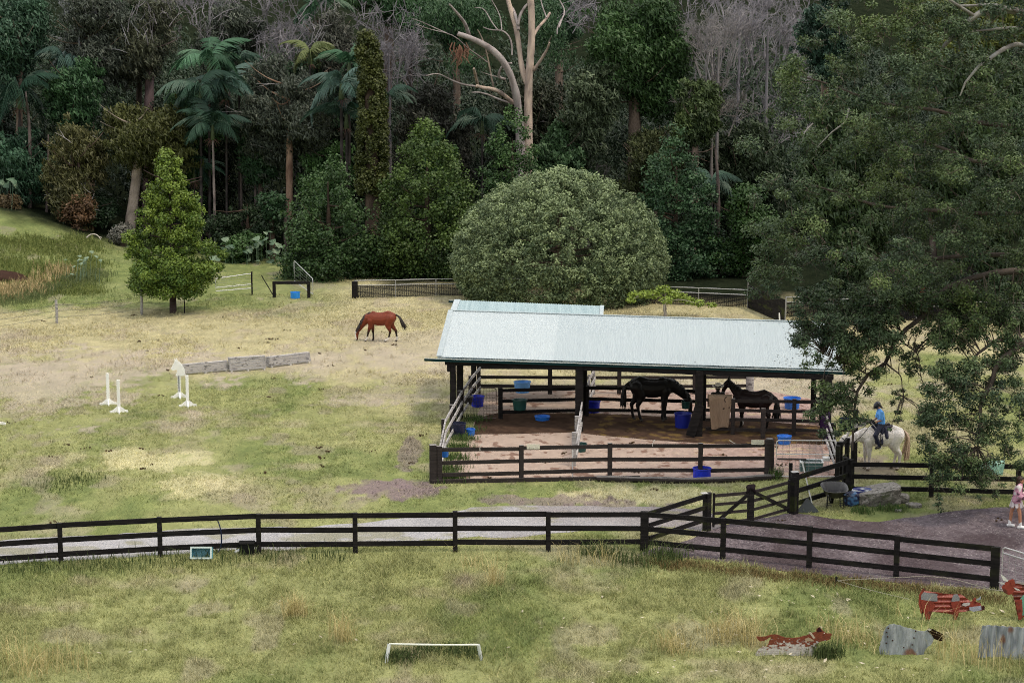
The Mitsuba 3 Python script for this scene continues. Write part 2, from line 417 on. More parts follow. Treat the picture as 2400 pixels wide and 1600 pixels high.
for nm, fn, pg, z, lab, sc in (('gravel_driveway', drive_fn, drive_pg, .006, 'pale grey gravel driveway behind the near fence', 14), ('gravel_yard', yard_fn, yard_pg, .010, 'dark purple grey gravel yard inside the gate', 11),
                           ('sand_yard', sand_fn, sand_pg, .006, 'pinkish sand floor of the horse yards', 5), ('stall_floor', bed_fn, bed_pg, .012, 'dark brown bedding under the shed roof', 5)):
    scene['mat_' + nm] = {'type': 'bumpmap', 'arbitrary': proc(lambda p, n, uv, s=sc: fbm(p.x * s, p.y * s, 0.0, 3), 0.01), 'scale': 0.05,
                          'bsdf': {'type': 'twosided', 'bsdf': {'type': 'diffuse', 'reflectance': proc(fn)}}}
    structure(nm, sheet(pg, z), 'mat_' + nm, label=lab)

# ---------------------------------------------------------------- grass
BARE = shapely.union_all([drive_pg, yard_pg, sand_pg])
def blades(P, h, w, lean, seed, strip=False):
    """Grass blades rooted at P: one slim triangle each, or (strip) a bent ribbon of three."""
    r = np.random.default_rng(seed)
    n = len(P)
    a = r.uniform(0, 2 * np.pi, n)
    side = np.stack([np.cos(a), np.sin(a), np.zeros(n)], 1)
    b = r.uniform(0, 2 * np.pi, n)
    tip = np.stack([np.cos(b), np.sin(b), np.zeros(n)], 1) * (h * lean)[:, None]
    hh = np.stack([np.zeros(n), np.zeros(n), h], 1)
    w = (np.zeros(n) + w)[:, None]
    shade = np.clip(r.beta(2, 2, n), 0, 1)
    if strip:
        mid = P + tip * .30 + hh * .62
        v = np.stack([P - side * w / 2, P + side * w / 2, mid - side * w * .38, mid + side * w * .38, P + tip + hh * (1 - .12 * lean[:, None])], 1)
        k = np.arange(n)[:, None] * 5
        f = np.concatenate([k + [[0, 1, 3]], k + [[0, 3, 2]], k + [[2, 3, 4]]], 1).reshape(-1, 3)
    else:
        v = np.stack([P - side * w / 2, P + side * w / 2, P + tip + hh], 1)
        f = np.arange(3 * n).reshape(-1, 3)
    m = v.shape[1]
    uv = np.stack([np.repeat(shade, m), np.tile(np.linspace(0, 1, m), n)], 1)
    return v.reshape(-1, 3), f, uv

def scatter(n, y0, y1, seed, margin=60, power=1.0):
    """Points on the ground inside the view between photo rows y0 (near) and y1 (far), evenly per square metre of ground."""
    r = np.random.default_rng(seed)
    Y0, Y1 = ground_at(1200, y0)[1], ground_at(1200, y1)[1]
    Y = np.sqrt(r.uniform(Y0 ** 2, Y1 ** 2, n))
    X = r.uniform(-1, 1, n) * Y * (1200 + margin) / FOCAL * 1.03
    return np.stack([X, Y, land(X, Y)], 1)

def off_bare(P, keep=0.0, grow=0.0):
    inside = shapely.contains_xy(BARE.buffer(grow), P[:, 0], P[:, 1])
    return P[~inside]

bl = []
P = off_bare(scatter(330000, 1640, 1255, 3))
r = np.random.default_rng(5)
dens = meshkit.fbm(np.c_[P[:, 0] * .55, P[:, 1] * .4, np.full(len(P), 1.0)], 4, 2)
P = P[r.uniform(size=len(P)) < np.clip((dens - .30) * 3.2, .22, 1)]
d2 = meshkit.fbm(np.c_[P[:, 0] * .9, P[:, 1] * .6, np.full(len(P), 8.0)], 4, 5)
h = (0.035 + 0.17 * np.clip(d2 - .28, 0, 1) ** 1.25 * 2.0) * r.uniform(.5, 1.5, len(P))
bl.append(blades(P, h, r.uniform(.010, .024, len(P)), r.uniform(.3, 1.4, len(P)), 21))
P = off_bare(scatter(220000, 1290, 905, 7))
dens = meshkit.fbm(np.c_[P[:, 0] * .4, P[:, 1] * .28, np.full(len(P), 4.0)], 4, 3)
P = P[(r.uniform(size=len(P)) < np.clip((dens - .38) * 4, .10, 1)) & ~((P[:, 1] > 66) & shapely.contains_xy(sand_pg.convex_hull.buffer(.4), P[:, 0], P[:, 1]))]
h = r.uniform(.03, .11, len(P))
bl.append(blades(P, h, r.uniform(.015, .035, len(P)), r.uniform(.4, 1.4, len(P)), 22))
P = scatter(130000, 905, 690, 8)
dens = meshkit.fbm(np.c_[P[:, 0] * .3, P[:, 1] * .2, np.full(len(P), 6.0)], 4, 3)
P = P[r.uniform(size=len(P)) < np.clip((dens - .42) * 5, .06, 1)]
h = r.uniform(.04, .17, len(P))
bl.append(blades(P, h, r.uniform(.02, .05, len(P)), r.uniform(.3, 1.2, len(P)), 23))
# small scattered tufts
for y0, y1, nt, hh_, seed in ((1640, 1310, 2600, .20, 31), (1240, 930, 900, .15, 32), (900, 700, 700, .22, 33)):
    P = off_bare(scatter(nt, y0, y1, seed), grow=.1)
    P = np.repeat(P, 16, axis=0) + r.normal(size=(len(P) * 16, 3)) * [.06, .06, 0]
    P[:, 2] = land(P[:, 0], P[:, 1])
    bl.append(blades(P, hh_ * r.uniform(.4, 1.2, len(P)), .016, np.abs(r.normal(0, .6, len(P))), seed + 50))
off = 0
V, F, U = [], [], []
for v, f, u in bl:
    V.append(v); F.append(f + off); U.append(u); off += len(v)
solo('grass', 'short mixed green and straw coloured grass over the paddock and lawn', 'grass', (np.vstack(V), np.vstack(F)), 'mat_blade', uv=np.vstack(U), kind='stuff')
# ---------------------------------------------------------------- fences
jr = np.random.default_rng(77)

def fence_run(key, feet, height, rails, mat, post=0.125, rail_w=0.045, closed_ends=True, fat=(), post_extra=0.0, front=False, rail_mat=None, skip_posts=()):
    """Posts standing on the ground points and one rail per gap and level. rails: (top below the post top, rail height)."""
    tops = []
    for i, p in enumerate(feet):
        p = np.asarray(p, float)
        H = height + jr.uniform(-.015, .02)
        tops.append(p[2] + height)
        if i in skip_posts: continue
        w = post * (1.7 if i in fat else 1.0)
        a = feet[min(i + 1, len(feet) - 1)] - feet[max(i - 1, 0)]
        put(key, 'post', brick([p[0], p[1], p[2] + (H + post_extra) / 2 - .1], [w, post, H + post_extra + .2], math.atan2(a[1], a[0]), .012), mat)
    for i in range(len(feet) - 1):
        a, b = np.asarray(feet[i], float), np.asarray(feet[i + 1], float)
        d = unit(b - a)
        nrm = np.array([d[1], -d[0], 0])
        for off, hh in rails:
            za, zb = tops[i] - off - hh / 2 - .006 + jr.uniform(-.022, .016), tops[i + 1] - off - hh / 2 - .006 + jr.uniform(-.022, .016)
            sh = nrm * (post / 2 + rail_w / 2 - .004 if front else 0.0) 
            g = 0.0 if front else post * .35
            put(key, 'rail', beam(np.array([a[0], a[1], za]) + d * g + sh, np.array([b[0], b[1], zb]) - d * g + sh, rail_w, hh), rail_mat or mat)

RAILS3 = ((.0, .15), (.42, .15), (.84, .15))
near_px = [(-330, 1352), (-95, 1336), (143, 1320), (376, 1305), (607, 1297), (833, 1295), (1067, 1292), (1285, 1292), (1510, 1291), (1694, 1309), (1896, 1330), (2100, 1353), (2330, 1380)]
near = [ground_at(*q) for q in near_px]
k = thing('rail_fence', 'long black three rail fence across the foreground in front of the gravel driveway', 'fence')
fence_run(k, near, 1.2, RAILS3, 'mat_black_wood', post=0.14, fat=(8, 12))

kk = thing('rail_fence', 'short black fence branching off the long foreground fence up to the double gate', 'fence')
fence_run(kk, [ground_at(1518, 1289), ground_at(1656, 1243)], 1.16, ((.0, .14), (.36, .13), (.72, .13)), 'mat_black_wood', post=.20, skip_posts=(0,))

k = thing('rail_fence', 'black fence running behind the wheelbarrow and boulder to the right edge', 'fence')
corner = ground_at(1990, 1160)
fence_run(k, [ground_at(1859, 1204), corner], 1.22, ((.0, .16), (.42, .15), (.82, .15)), 'mat_black_wood', post=.2)
fence_run(k, [corner, ground_at(2182, 1164), ground_at(2385, 1168), ground_at(2600, 1172)], 1.14, ((.0, .15), (.42, .15), (.82, .15)), 'mat_black_wood', post=.15)
put(k, 'post', brick(ground_at(1996, 1158) + [0, 0, .88], [.11, .11, 1.76], 0.1, .01), 'mat_black_wood', label='tall thin post at the corner')
put(k, 'post', brick(ground_at(1979, 1158) + [0, 0, .62], [.16, .16, 1.24], 0.1, .01), 'mat_black_wood')

def leaf_gate(label, a, b, bracing, posts):
    g = thing('farm_gate', label, 'gate', 'leaves of the black double gate')
    a, b = np.asarray(a), np.asarray(b)
    d = unit(b - a)
    z = lambda p, h: np.array([p[0], p[1], h])
    for h, hh in ((1.10, .10), (.82, .09), (.54, .09), (.24, .09)):
        put(g, 'rail', beam(z(a, h - hh / 2), z(b, h - hh / 2), .035, hh), 'mat_brown_wood')
    for p in posts:
        q = a + (b - a) * p
        put(g, 'upright', beam(z(q, .08), z(q, 1.13), .07, .10, (0, 1, 0)), 'mat_black_wood')
    off = np.array([d[1], -d[0], 0]) * .045
    s, e = bracing
    put(g, 'brace', beam(z(a + (b - a) * s[0], s[1]) + off, z(a + (b - a) * e[0], e[1]) + off, .035, .11), 'mat_black_wood')
GA, GB, GC = ground_at(1670, 1240), ground_at(1758, 1232), ground_at(1849, 1206)
leaf_gate('left leaf of the black double gate, its brace rising to the middle', GA, GB, ((.05, .2), (.95, 1.05)), (.02,))
leaf_gate('right leaf of the black double gate, its brace falling away from the middle', GB + (GC - GB) * .03, GC, ((.05, 1.03), (.97, .2)), (.03, .98))
k = thing('gate_post', 'black square post where the two gate leaves meet, with a cloth knotted on top', 'post')
put(k, 'post', brick(GB + [0, 0, .62], [.17, .17, 1.24], .3, .015), 'mat_black_wood')
put(k, 'cloth', skin([(GB + [-.06, 0, 1.22], .09, GB + [.08, 0, 1.26], .07), (GB + [.05, -.05, 1.2], .08, GB + [.13, -.05, 1.08], .03), (GB + [-.08, -.06, 1.2], .06, GB + [-.12, -.08, 1.08], .03)], .03, 4), 'mat_dull', True, (.02, .015, .018))
k = thing('gate_post', 'thick black post with a pale cap where the right gate leaf hangs', 'post')
p = ground_at(1866, 1203)
put(k, 'post', brick(p + [-.07, 0, .66], [.24, .2, 1.36], .2, .02), 'mat_black_wood')
put(k, 'cap', brick(p + [-.07, 0, 1.352], [.23, .19, .016], .2, .02), 'mat_dull', False, (.45, .45, .46))
k = thing('gate_post', 'thick black post with a pale cap where the left gate leaf closes', 'post')
p = ground_at(1664, 1242)
put(k, 'post', brick(p + [-.04, 0, .58], [.12, .16, 1.2], .2, .015), 'mat_black_wood')
put(k, 'cap', brick(p + [-.14, 0, 1.165], [.3, .19, .014], .2, .02), 'mat_dull', False, (.45, .45, .46))
k = thing('board_rest', 'thin dark post carrying a narrow flat board behind the thick gate post', 'post')
p = ground_at(1852, 1150)
put(k, 'post', brick(p + [0, 0, .47], [.11, .11, .95], .1, .01), 'mat_black_wood')
put(k, 'board', beam(at_depth(1822, 1075, p[1]), at_depth(1890, 1076, p[1]), .16, .035), 'mat_brown_wood')

# ---- yards of the horse shed
FL, F2, F3, F4, FR = [ground_at(*q) for q in ((1018, 1130), (1222, 1125), (1429, 1119), (1641, 1119), (1802, 1118))]
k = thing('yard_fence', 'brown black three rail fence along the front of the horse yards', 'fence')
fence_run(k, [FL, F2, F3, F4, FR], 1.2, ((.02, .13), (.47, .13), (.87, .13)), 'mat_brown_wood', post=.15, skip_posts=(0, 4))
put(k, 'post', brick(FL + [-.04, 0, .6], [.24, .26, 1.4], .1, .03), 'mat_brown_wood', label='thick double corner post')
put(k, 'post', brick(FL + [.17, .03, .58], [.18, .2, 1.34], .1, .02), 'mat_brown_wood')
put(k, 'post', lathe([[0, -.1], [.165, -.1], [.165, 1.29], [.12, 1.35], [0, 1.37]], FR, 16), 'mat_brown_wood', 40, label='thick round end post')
put(k, 'sleeper', beam(ground_at(1012, 1131) + [0, -.1, .05], ground_at(1500, 1122) + [0, -.05, .04], .12, .16), 'mat_brown_wood')
lg = spline([ground_at(1398, 1125) + [0, -.15, .09], ground_at(1520, 1128) + [0, -.15, .10], ground_at(1650, 1129) + [0, -.15, .09], ground_at(1812, 1120) + [0, -.2, .09]], 14)
put(k, 'log', tube(lg, .105 + .015 * np.sin(np.arange(14) * 1.7), 10), 'mat_brown_wood', 50, label='round log lying along the foot of the fence')

left_px = [(1039, 1058), (1058, 1022), (1077, 986), (1102, 948), (1122, 922)]
k = thing('yard_fence', 'weathered grey rail fence running back along the left end of the yards', 'fence')
fence_run(k, [FL + [.1, .15, 0]] + [ground_at(*q) for q in left_px], 1.2, ((.0, .12), (.44, .12), (.86, .12)), 'mat_brown_wood', post=.13, front=True, rail_mat='mat_grey_wood', skip_posts=(0,))
k = thing('yard_fence', 'brown rail fence along the back of the horse yards beyond the shed', 'fence')
BK = [ground_at(x, y) for x, y in ((1122, 922), (1289, 923), (1451, 923), (1628, 923), (1757, 922))]
fence_run(k, BK, 1.2, ((.0, .14), (.42, .13), (.80, .13)), 'mat_brown_wood', post=.17, skip_posts=(4,))
put(k, 'post', lathe([[0, -.1], [.17, -.1], [.165, 1.5], [.14, 1.54], [0, 1.55]], BK[4], 16), 'mat_grey_wood', 40, label='thick round grey end post')
D0, D1 = ground_at(1345, 1092), ground_at(1358, 1012)
k = thing('yard_fence', 'pale weathered rail fence dividing the front yards, ending at the middle shed post', 'fence')
fence_run(k, [D0, D0 * .5 + D1 * .5, D1], 1.2, ((.0, .13), (.40, .12), (.78, .12)), 'mat_grey_wood', post=.15, front=True, skip_posts=(2,))
k = thing('yard_fence', 'pale weathered rail fence dividing the back yards behind the middle shed post', 'fence')
fence_run(k, [ground_at(1371, 970), ground_at(1380, 946), ground_at(1391, 924)], 1.22, ((.0, .12), (.42, .12), (.82, .12)), 'mat_grey_wood', post=.12, front=True)
k = thing('pipe_post', 'thin white pipe standing at the front fence by the yard divider', 'pipe')
p = ground_at(1342, 1119) + [0, .12, 0]
put(k, 'pipe', tube([p, p + [0, 0, .95]], .022, 8), 'mat_plastic', True, (.66, .66, .68))
S1 = [ground_at(1173, 981), ground_at(1362, 976)]
k = thing('stall_fence', 'black three rail fence at the back of the left stall, green bucket hanging on it', 'fence')
fence_run(k, S1, 1.22, ((.0, .13), (.44, .13), (.88, .13)), 'mat_black_wood', post=.17)
S2 = [ground_at(1376, 975), ground_at(1500, 978), ground_at(1634, 983)]
k = thing('stall_fence', 'black three rail fence behind the black horse in the middle stall', 'fence')
fence_run(k, S2, 1.22, ((.0, .13), (.44, .13), (.88, .13)), 'mat_black_wood', post=.13, skip_posts=(1, 2))
S3 = [ground_at(1650, 1017), ground_at(1717, 1018), ground_at(1860, 1020), ground_at(1945, 1022)]
k = thing('stall_fence', 'dark four rail fence in front of the brown horse, a rug hanging over it', 'fence')
fence_run(k, S3, 1.4, ((.02, .12), (.40, .12), (.76, .12), (1.13, .12)), 'mat_brown_wood', post=.15, skip_posts=(0, 3))
put(k, 'post', brick(ground_at(1788, 1028) + [0, 0, .58], [.17, .12, 1.16], .0, .015), 'mat_brown_wood')

def pipe_gate(name, label, corners, r=.021, bars=(), mesh_rows=0, mesh_cols=0, color=(.50, .50, .52), wire=(.36, .36, .38), mat='mat_metal', round_=.12):
    """A gate of bent tube: corners = bottom left, bottom right, top right, top left (world points)."""
    g = thing(name, label, 'gate')
    a, b, c, d = [np.asarray(q, float) for q in corners]
    def soft(p, q, s, n=5):                       # rounded corner at q between p and s
        u, v = q + unit(p - q) * round_, q + unit(s - q) * round_
        return [u * (1 - t) ** 2 + q * 2 * t * (1 - t) + v * t ** 2 for t in np.linspace(0, 1, n)]
    put(g, 'frame', tube([a] + soft(a, d, c) + soft(d, c, b) + [b], r, 7), mat, True, color)
    for t in (0.0,) + tuple(bars):
        put(g, 'bar', tube([a + (d - a) * t, b + (c - b) * t], r * (.9 if t else 1), 7), mat, True, color)
    if mesh_rows or mesh_cols:
        ms = [tube([a + (d - a) * t, b + (c - b) * t], .005, 4) for t in np.linspace(0, 1, mesh_rows + 2)[1:-1]]
        ms += [tube([a + (b - a) * t, d + (c - d) * t], .005, 4) for t in np.linspace(0, 1, mesh_cols + 2)[1:-1]]
        put(g, 'wire_mesh', cat(*ms), mat, True, wire)
    return g
def gate_px(bl, br, h, lift=.08):
    a, b = ground_at(*bl) + [0, 0, lift], ground_at(*br) + [0, 0, lift]
    return [a, b, b + [0, 0, h], a + [0, 0, h]]
pipe_gate('pipe_gate', 'galvanised pipe gate with wire mesh at the right front corner of the yards', gate_px((1818, 1121), (1957, 1122), 1.25), bars=(.62,), mesh_rows=6, mesh_cols=8, color=(.58, .58, .60))
pipe_gate('pipe_gate', 'rusty dark mesh gate in the left stall beside the green bucket', gate_px((1087, 983), (1163, 984), 1.2), mesh_rows=8, mesh_cols=9, color=(.10, .075, .07), wire=(.06, .05, .05))
pipe_gate('pipe_gate', 'galvanised pipe gate standing open at the right edge, beyond the end of the foreground fence', [ground_at(2346, 1386) + [0, 0, .1], ground_at(2475, 1428) + [0, 0, .1], ground_at(2475, 1428) + [0, 0, 1.25], ground_at(2346, 1386) + [0, 0, 1.25]], bars=(.86,), mesh_rows=5, mesh_cols=7)
p0, p1 = landed(506, 693), landed(590, 690)
pipe_gate('pipe_gate', 'light pipe field gate with a middle bar near the young maple', [p0 + [0, 0, .25], p1 + [0, 0, .35], p1 + [0, 0, 1.22], p0 + [0, 0, .98]], bars=(.28,), mesh_rows=4, mesh_cols=0, color=(.62, .63, .64), r=.026, wire=(.30, .31, .30))
k = thing('field_post', 'dark steel post at the right end of the light pipe field gate', 'post')
put(k, 'post', brick(landed(591, 692) + [0, 0, .68], [.09, .09, 1.4], .2, .01), 'mat_black_wood')
k = thing('field_post', 'thin dark stay leaning between the field gate and the black timber frame', 'post')
p = landed(640, 692)
put(k, 'stay', tube([at_depth(613, 646, p[1]), p], .028, 6), 'mat_dull', True, (.02, .02, .022))
k = thing('hitching_frame', 'low black timber frame of two posts and a top beam in the far paddock', 'frame')
fa, fb = ground_at(643, 697), ground_at(724, 698)
for q in (fa, fb):
    put(k, 'post', brick(q + [0, 0, .36], [.18, .18, .84], 0, .015), 'mat_black_wood')
put(k, 'beam', beam(fa + [-.09, 0, .85], fb + [.09, 0, .88], .16, .15), 'mat_black_wood')
a_, b_ = landed(690, 668), ground_at(731, 694)
pipe_gate('pipe_gate', 'open triangular looking pipe gate swung back behind the black timber frame', [a_ + [0, 0, .25], b_ + [.05, .15, .1], b_ + [.05, .15, 1.0], np.array([a_[0], a_[1], 0]) + [0, 0, 1.5]], bars=(), mesh_rows=5, mesh_cols=2, color=(.50, .52, .55), wire=(.25, .28, .27), r=.024)

# ---- far boundary fence
def pipe_fence(label, feet, h, net_color, group=None, net=True):
    g = thing('boundary_fence', label, 'fence', group)
    for q in feet:
        put(g, 'post', tube([q - [0, 0, .1], q + [0, 0, h]], .025, 6), 'mat_metal', True, (.40, .41, .43))
    for z in (h - .02, h - .30):
        put(g, 'rail', tube([q + [0, 0, z] for q in feet], .025, 6), 'mat_metal', True, (.42, .43, .45))
    if net:
        for a, b in zip(feet[:-1], feet[1:]):
            n = int(np.linalg.norm(b - a) / .10)
            wires = [tube([a + (b - a) * t + [0, 0, .03], a + (b - a) * t + [0, 0, h - .32]],   .020, 3, False) for t in np.linspace(0, 1, n)]
            wires += [tube([a + [0, 0, z], b + [0, 0, z]],   .029, 3, False) for z in np.arange(.06, h - .32, .07)]
            put(g, 'netting', cat(*wires), 'mat_dull', False, net_color)
    return g
g = pipe_fence('pipe topped boundary fence with dark netting behind the grazing chestnut horse', [ground_at(x, y) for x, y in ((832, 698), (927, 696), (1022, 694), (1120, 693), (1220, 693))], 1.02, (.04, .04, .042))
put(g, 'post', brick(ground_at(832, 699) + [0, 0, .48], [.34, .2, 1.0], 0, .02), 'mat_black_wood', label='dark thick end post')
pipe_fence('pipe topped boundary fence behind the shed roof on the right', [ground_at(x, y) for x, y in ((1480, 711), (1560, 713), (1637, 716), (1752, 721))], 1.02, (.02, .02, .022))
g = thing('boundary_fence', 'black solid sheeted fence panel at the back right of the paddock', 'fence')
qa, qb = ground_at(1752, 722), ground_at(1840, 760)
for i in range(9):
    u, v = qa + (qb - qa) * (i / 9), qa + (qb - qa) * ((i + .985) / 9)
    put(g, 'sheet', beam(u + [0, 0, .66], v + [0, 0, .66], .03 + .006 * (i % 2), 1.28), 'mat_black_wood')
for t in (0, 1):
    put(g, 'post', tube([qa + (qb - qa) * t, qa + (qb - qa) * t + [0, -.06, 1.45]], .03, 6), 'mat_metal', True, (.3, .3, .32))
pipe_fence('pipe boundary fence running right from the black panel under the trees', [ground_at(1842, 742), ground_at(2000, 748), ground_at(2160, 752), ground_at(2330, 756), ground_at(2500, 760)], 1.1, (.02, .02, .022))
k = thing('marker_post', 'short white marker post behind the right part of the shed roof', 'post')
p = ground_at(1828, 765)
put(k, 'post', tube([p, p + [-.05, 0, .72]], .035, 6), 'mat_plastic', True, (.75, .75, .75))

# ---- wire fence on the left
k = thing('wire_fence', 'old wire fence with grey posts in the green grass at the left', 'fence')
wp = [ground_at(133, 758), ground_at(332, 738), ground_at(432, 734)]
for q, h_, r_ in zip(wp, (1.25, 1.55, .95), (.075, .075, .03)):
    put(k, 'post', tube([q - [0, 0, .1], q + [.03, 0, h_ * .5], q + [0, 0, h_]], r_, 8), 'mat_grey_wood' if r_ > .05 else 'mat_black_wood', True)
left_end = ground_at(-120, 790)
for z in (.35, .68, .98):
    pts = []
    for a, b in zip([left_end] + wp[:-1], wp):
        pts += [a + (b - a) * t + [0, 0, z - .10 * math.sin(math.pi * t)] for t in np.linspace(0, 1, 7)[:-1]]
    put(k, 'wire', tube(pts + [wp[-1] + [0, 0, z * .9]], .009, 4), 'mat_metal', True, (.10, .10, .10))

# ---------------------------------------------------------------- the horse shed
ZE, ZR = 2.70, 3.95
EL, ER = ground_at(1025, 836, ZE), ground_at(1976, 866, ZE)
RL, RR = ground_at(1053, 728, ZR), ground_at(1962, 757, ZR)

def corrugated(a, b, c, d, n, amp=.012, sub=6):
    """A sheet with n waves across a -> b; a, b at the eave and d, c above."""
    nrm = unit(np.cross(b - a, d - a))
    if nrm[2] < 0: nrm = -nrm
    t = np.linspace(0, 1, n * sub + 1)
    w = amp * np.sin(t * n * 2 * np.pi)
    lo = a + (b - a) * t[:, None] + nrm * w[:, None]
    hi = d + (c - d) * t[:, None] + nrm * w[:, None]
    m = len(t)
    v = np.vstack([lo, hi, lo - nrm * .004, hi - nrm * .004])
    i = np.arange(m - 1)
    f = np.vstack([np.stack([i, i + 1, i + 1 + m, i + m], 1), np.stack([i + 2 * m, i + 3 * m, i + 3 * m + 1, i + 2 * m + 1], 1), np.stack([i, i + 2 * m, i + 2 * m + 1, i + 1], 1)])
    return (v, f)

k = thing('horse_shed', 'open horse shed with a long pale blue corrugated roof on dark timber posts', 'shed')
NS = 17
roof = put(k, 'roof', corrugated(*[p - [0, 0, .05] for p in (EL, ER, RR, RL)], 2, amp=.001), 'mat_roof_old', label='pale corrugated front roof slope')
for i in range(NS):
    s, e = i / NS, (i + 1) / NS
    lift = np.array([0, 0, .004 * (i % 2)])
    put(roof, 'roof_sheet', corrugated(EL + (ER - EL) * s + lift, EL + (ER - EL) * e + lift, RL + (RR - RL) * e + lift, RL + (RR - RL) * s + lift, 9, amp=.0045), 'mat_roof_bright' if e < .345 else 'mat_roof', 60)
put(roof, 'edge_flashing', beam((EL + [.06, 0, .03]) , (RL + [.06, 0, .03]), .20, .02), 'mat_roof')
put(roof, 'ridge_cap', beam(RL + [0, .02, .02], RR + [0, .02, .02], .12, .03), 'mat_roof')
# rear roof, nearly level, falling to a gutter on its far side
Z2 = 3.66
QL, QR = ground_at(1068, 703, Z2), ground_at(1414, 717, Z2)
NL = ground_at(1057, 731, ZR - .18); NR = ground_at(1412, 742, ZR - .18)
back = put(k, 'roof', corrugated(*[p - [0, 0, .05] for p in (NL, NR, QR, QL)], 2, amp=.001), 'mat_roof_old', label='blue green rear roof, seen above the front ridge')
for i in range(7):
    s, e = i / 7, (i + 1) / 7
    put(back, 'roof_sheet', corrugated(NL + (NR - NL) * s, NL + (NR - NL) * e, QL + (QR - QL) * e, QL + (QR - QL) * s, 9, amp=.014), 'mat_roof_old', 60)
put(back, 'edge_flashing', beam(NL + [.08, 0, .025], QL + [.08, 0, .025], .26, .012), 'mat_roof')
put(back, 'edge_flashing', beam(NR + [-.05, 0, .025], QR + [-.05, 0, .025], .16, .012), 'mat_roof')
def gutter(a, b, parent):
    g = put(parent, 'gutter', beam(a, b, .14, .10), 'mat_dull', False, (.012, .035, .038), label='dark green gutter with a pale lip')
    put(g, 'lip', beam(a + [0, -.075, .058], b + [0, -.075, .058], .03, .018), 'mat_plastic', False, (.50, .54, .56))
u = unit(ER - EL)
gutter(EL - u * .50 + [0, -.13, -.10], ER + u * .2 + [0, -.13, -.10], k)
rl_ = np.random.default_rng(41)
lv = []
for _ in range(90):
    a_, b_ = 1 - abs(rl_.normal()) * .10, rl_.uniform(.02, .98)
    if a_ < .05: continue
    p = (EL + (ER - EL) * a_) * (1 - b_) + (RL + (RR - RL) * a_) * b_ + [0, 0, .018]
    th = rl_.uniform(0, 6.28); d = np.array([math.cos(th), math.sin(th), .1]) * .05; n_ = np.array([-d[1], d[0], 0.0]) * .4
    lv.append((np.array([p - d, p + n_, p + d, p - n_]), np.array([[0, 1, 2], [0, 2, 3]])))
m = cat(*lv)
solo('leaf_litter', 'fallen brown leaves scattered on the shed roof under the overhanging branches', 'leaves', m, 'mat_dull', False, tint(m, (.07, .05, .03), .5, 20), kind='stuff')
gutter(QL - u * .30 + [0, .10, -.08], QR + u * .05 + [0, .10, -.08], k)
post_px = [(1062, 998, .17), (1357, 1010, .21), (1637, 1022, .20), (1937, 1034, .20), (1078, 982, .19), (1369, 972, .15), (1648, 985, .14), (1928, 996, .2), (1110, 921, .15), (1390, 922, .12)]
def roof_z(p):
    if p[1] > RL[1] + .6: return ZR - .35
    n = np.cross(ER - EL, RL - EL)
    return EL[2] - (n[0] * (p[0] - EL[0]) + n[1] * (p[1] - EL[1])) / n[2] - .16
tops = []
for x, y, w in post_px:
    p = ground_at(x, y); z = roof_z(p)
    tops.append(np.array([p[0], p[1], z]))
    put(k, 'post', brick([p[0], p[1], z / 2 - .05], [w * 1.35, w * 1.2, z + .1], .1, .03), 'mat_black_wood')
for a, b in ((0, 3), (4, 7)):
    put(k, 'beam', beam(tops[a] - unit(tops[b] - tops[a]) * .3 + [0, 0, -.06], tops[b] + unit(tops[b] - tops[a]) * .2 + [0, 0, -.06], .10, .2), 'mat_black_wood')
for i in range(4):
    put(k, 'rafter', beam(tops[i] + [0, 0, .02], tops[i + 4] + [0, 0, .02], .07, .16), 'mat_black_wood')
put(k, 'beam', beam(tops[8] - [0.3, 0, 0.1], ground_at(1400, 925) * [1, 1, 0] + [0, 0, tops[8][2] - .1], .1, .2), 'mat_black_wood')
p = ground_at(1637, 1024)
put(k, 'footing_board', beam(p + [-.32, -.10, .06], p + [.02, -.1, 1.25], .06, .34, (1, 0, 0)), 'mat_black_wood', label='wide dark board leaning against the post foot')
p = tops[0]
put(k, 'bracket', brick(p + [-.16, -.05, -.25], [.12, .12, .3], 0, .01), 'mat_black_wood')

# signs on the front rail
for x, y, lab in ((1250, 1046, 'small cream name board on the front yard rail, left of the divider'), (1776, 1036, 'small cream name board on the front yard rail beside the round end post')):
    Yd = (F2[1] + (FR[1] - F2[1]) * (x - 1222) / 580) - .05
    c = at_depth(x, y, Yd)
    s = thing('sign', lab, 'sign')
    put(s, 'board', brick(c, [.44, .012, .165], 0), 'mat_plastic', False, (.66, .64, .56))
    for i, (dz, w) in enumerate(((-.035, .30),)):
        rr = np.random.default_rng(i + x)
        ms, at = [], -.15
        while at < .14:
            wd = rr.uniform(.008, .02)
            ms.append(brick(c + [at + wd / 2, -.007, dz], [wd, .003, rr.uniform(.012, .022)], 0)); at += wd + rr.uniform(.004, .012)
        put(s, 'faded_lettering', cat(*ms), 'mat_dull', False, (.22, .22, .22))
for x, y in ((1129, 1047), (1534, 1037), (1716, 1035)):
    c = at_depth(x, y, FL[1] - .12)
    solo('baling_twine', {1129: 'white twine tied on the front rail left of the first post', 1534: 'white twine tied on the front rail in the middle', 1716: 'white twine lying across the front rail near the right name board'}[x], 'twine',
         tube(spline([c + [.02, 0, .10], c + [-.05, -.02, .02], c + [-.06, -.03, -.12]] if x != 1716 else [c + [-.1, 0, .06], c + [0, -.03, .0], c + [.1, -.02, -.06]], 7), .011, 5), 'mat_dull', True, (.62, .60, .58))
# ---------------------------------------------------------------- buckets, tubs, troughs
BLUE, SKYB, GRN, NAVY, BLK = (.010, .022, .42), (.12, .33, .70), (.010, .055, .050), (.010, .014, .045), (.008, .008, .012)
MIDB, BRIGHT = (.02, .15, .58), (.02, .24, .75)

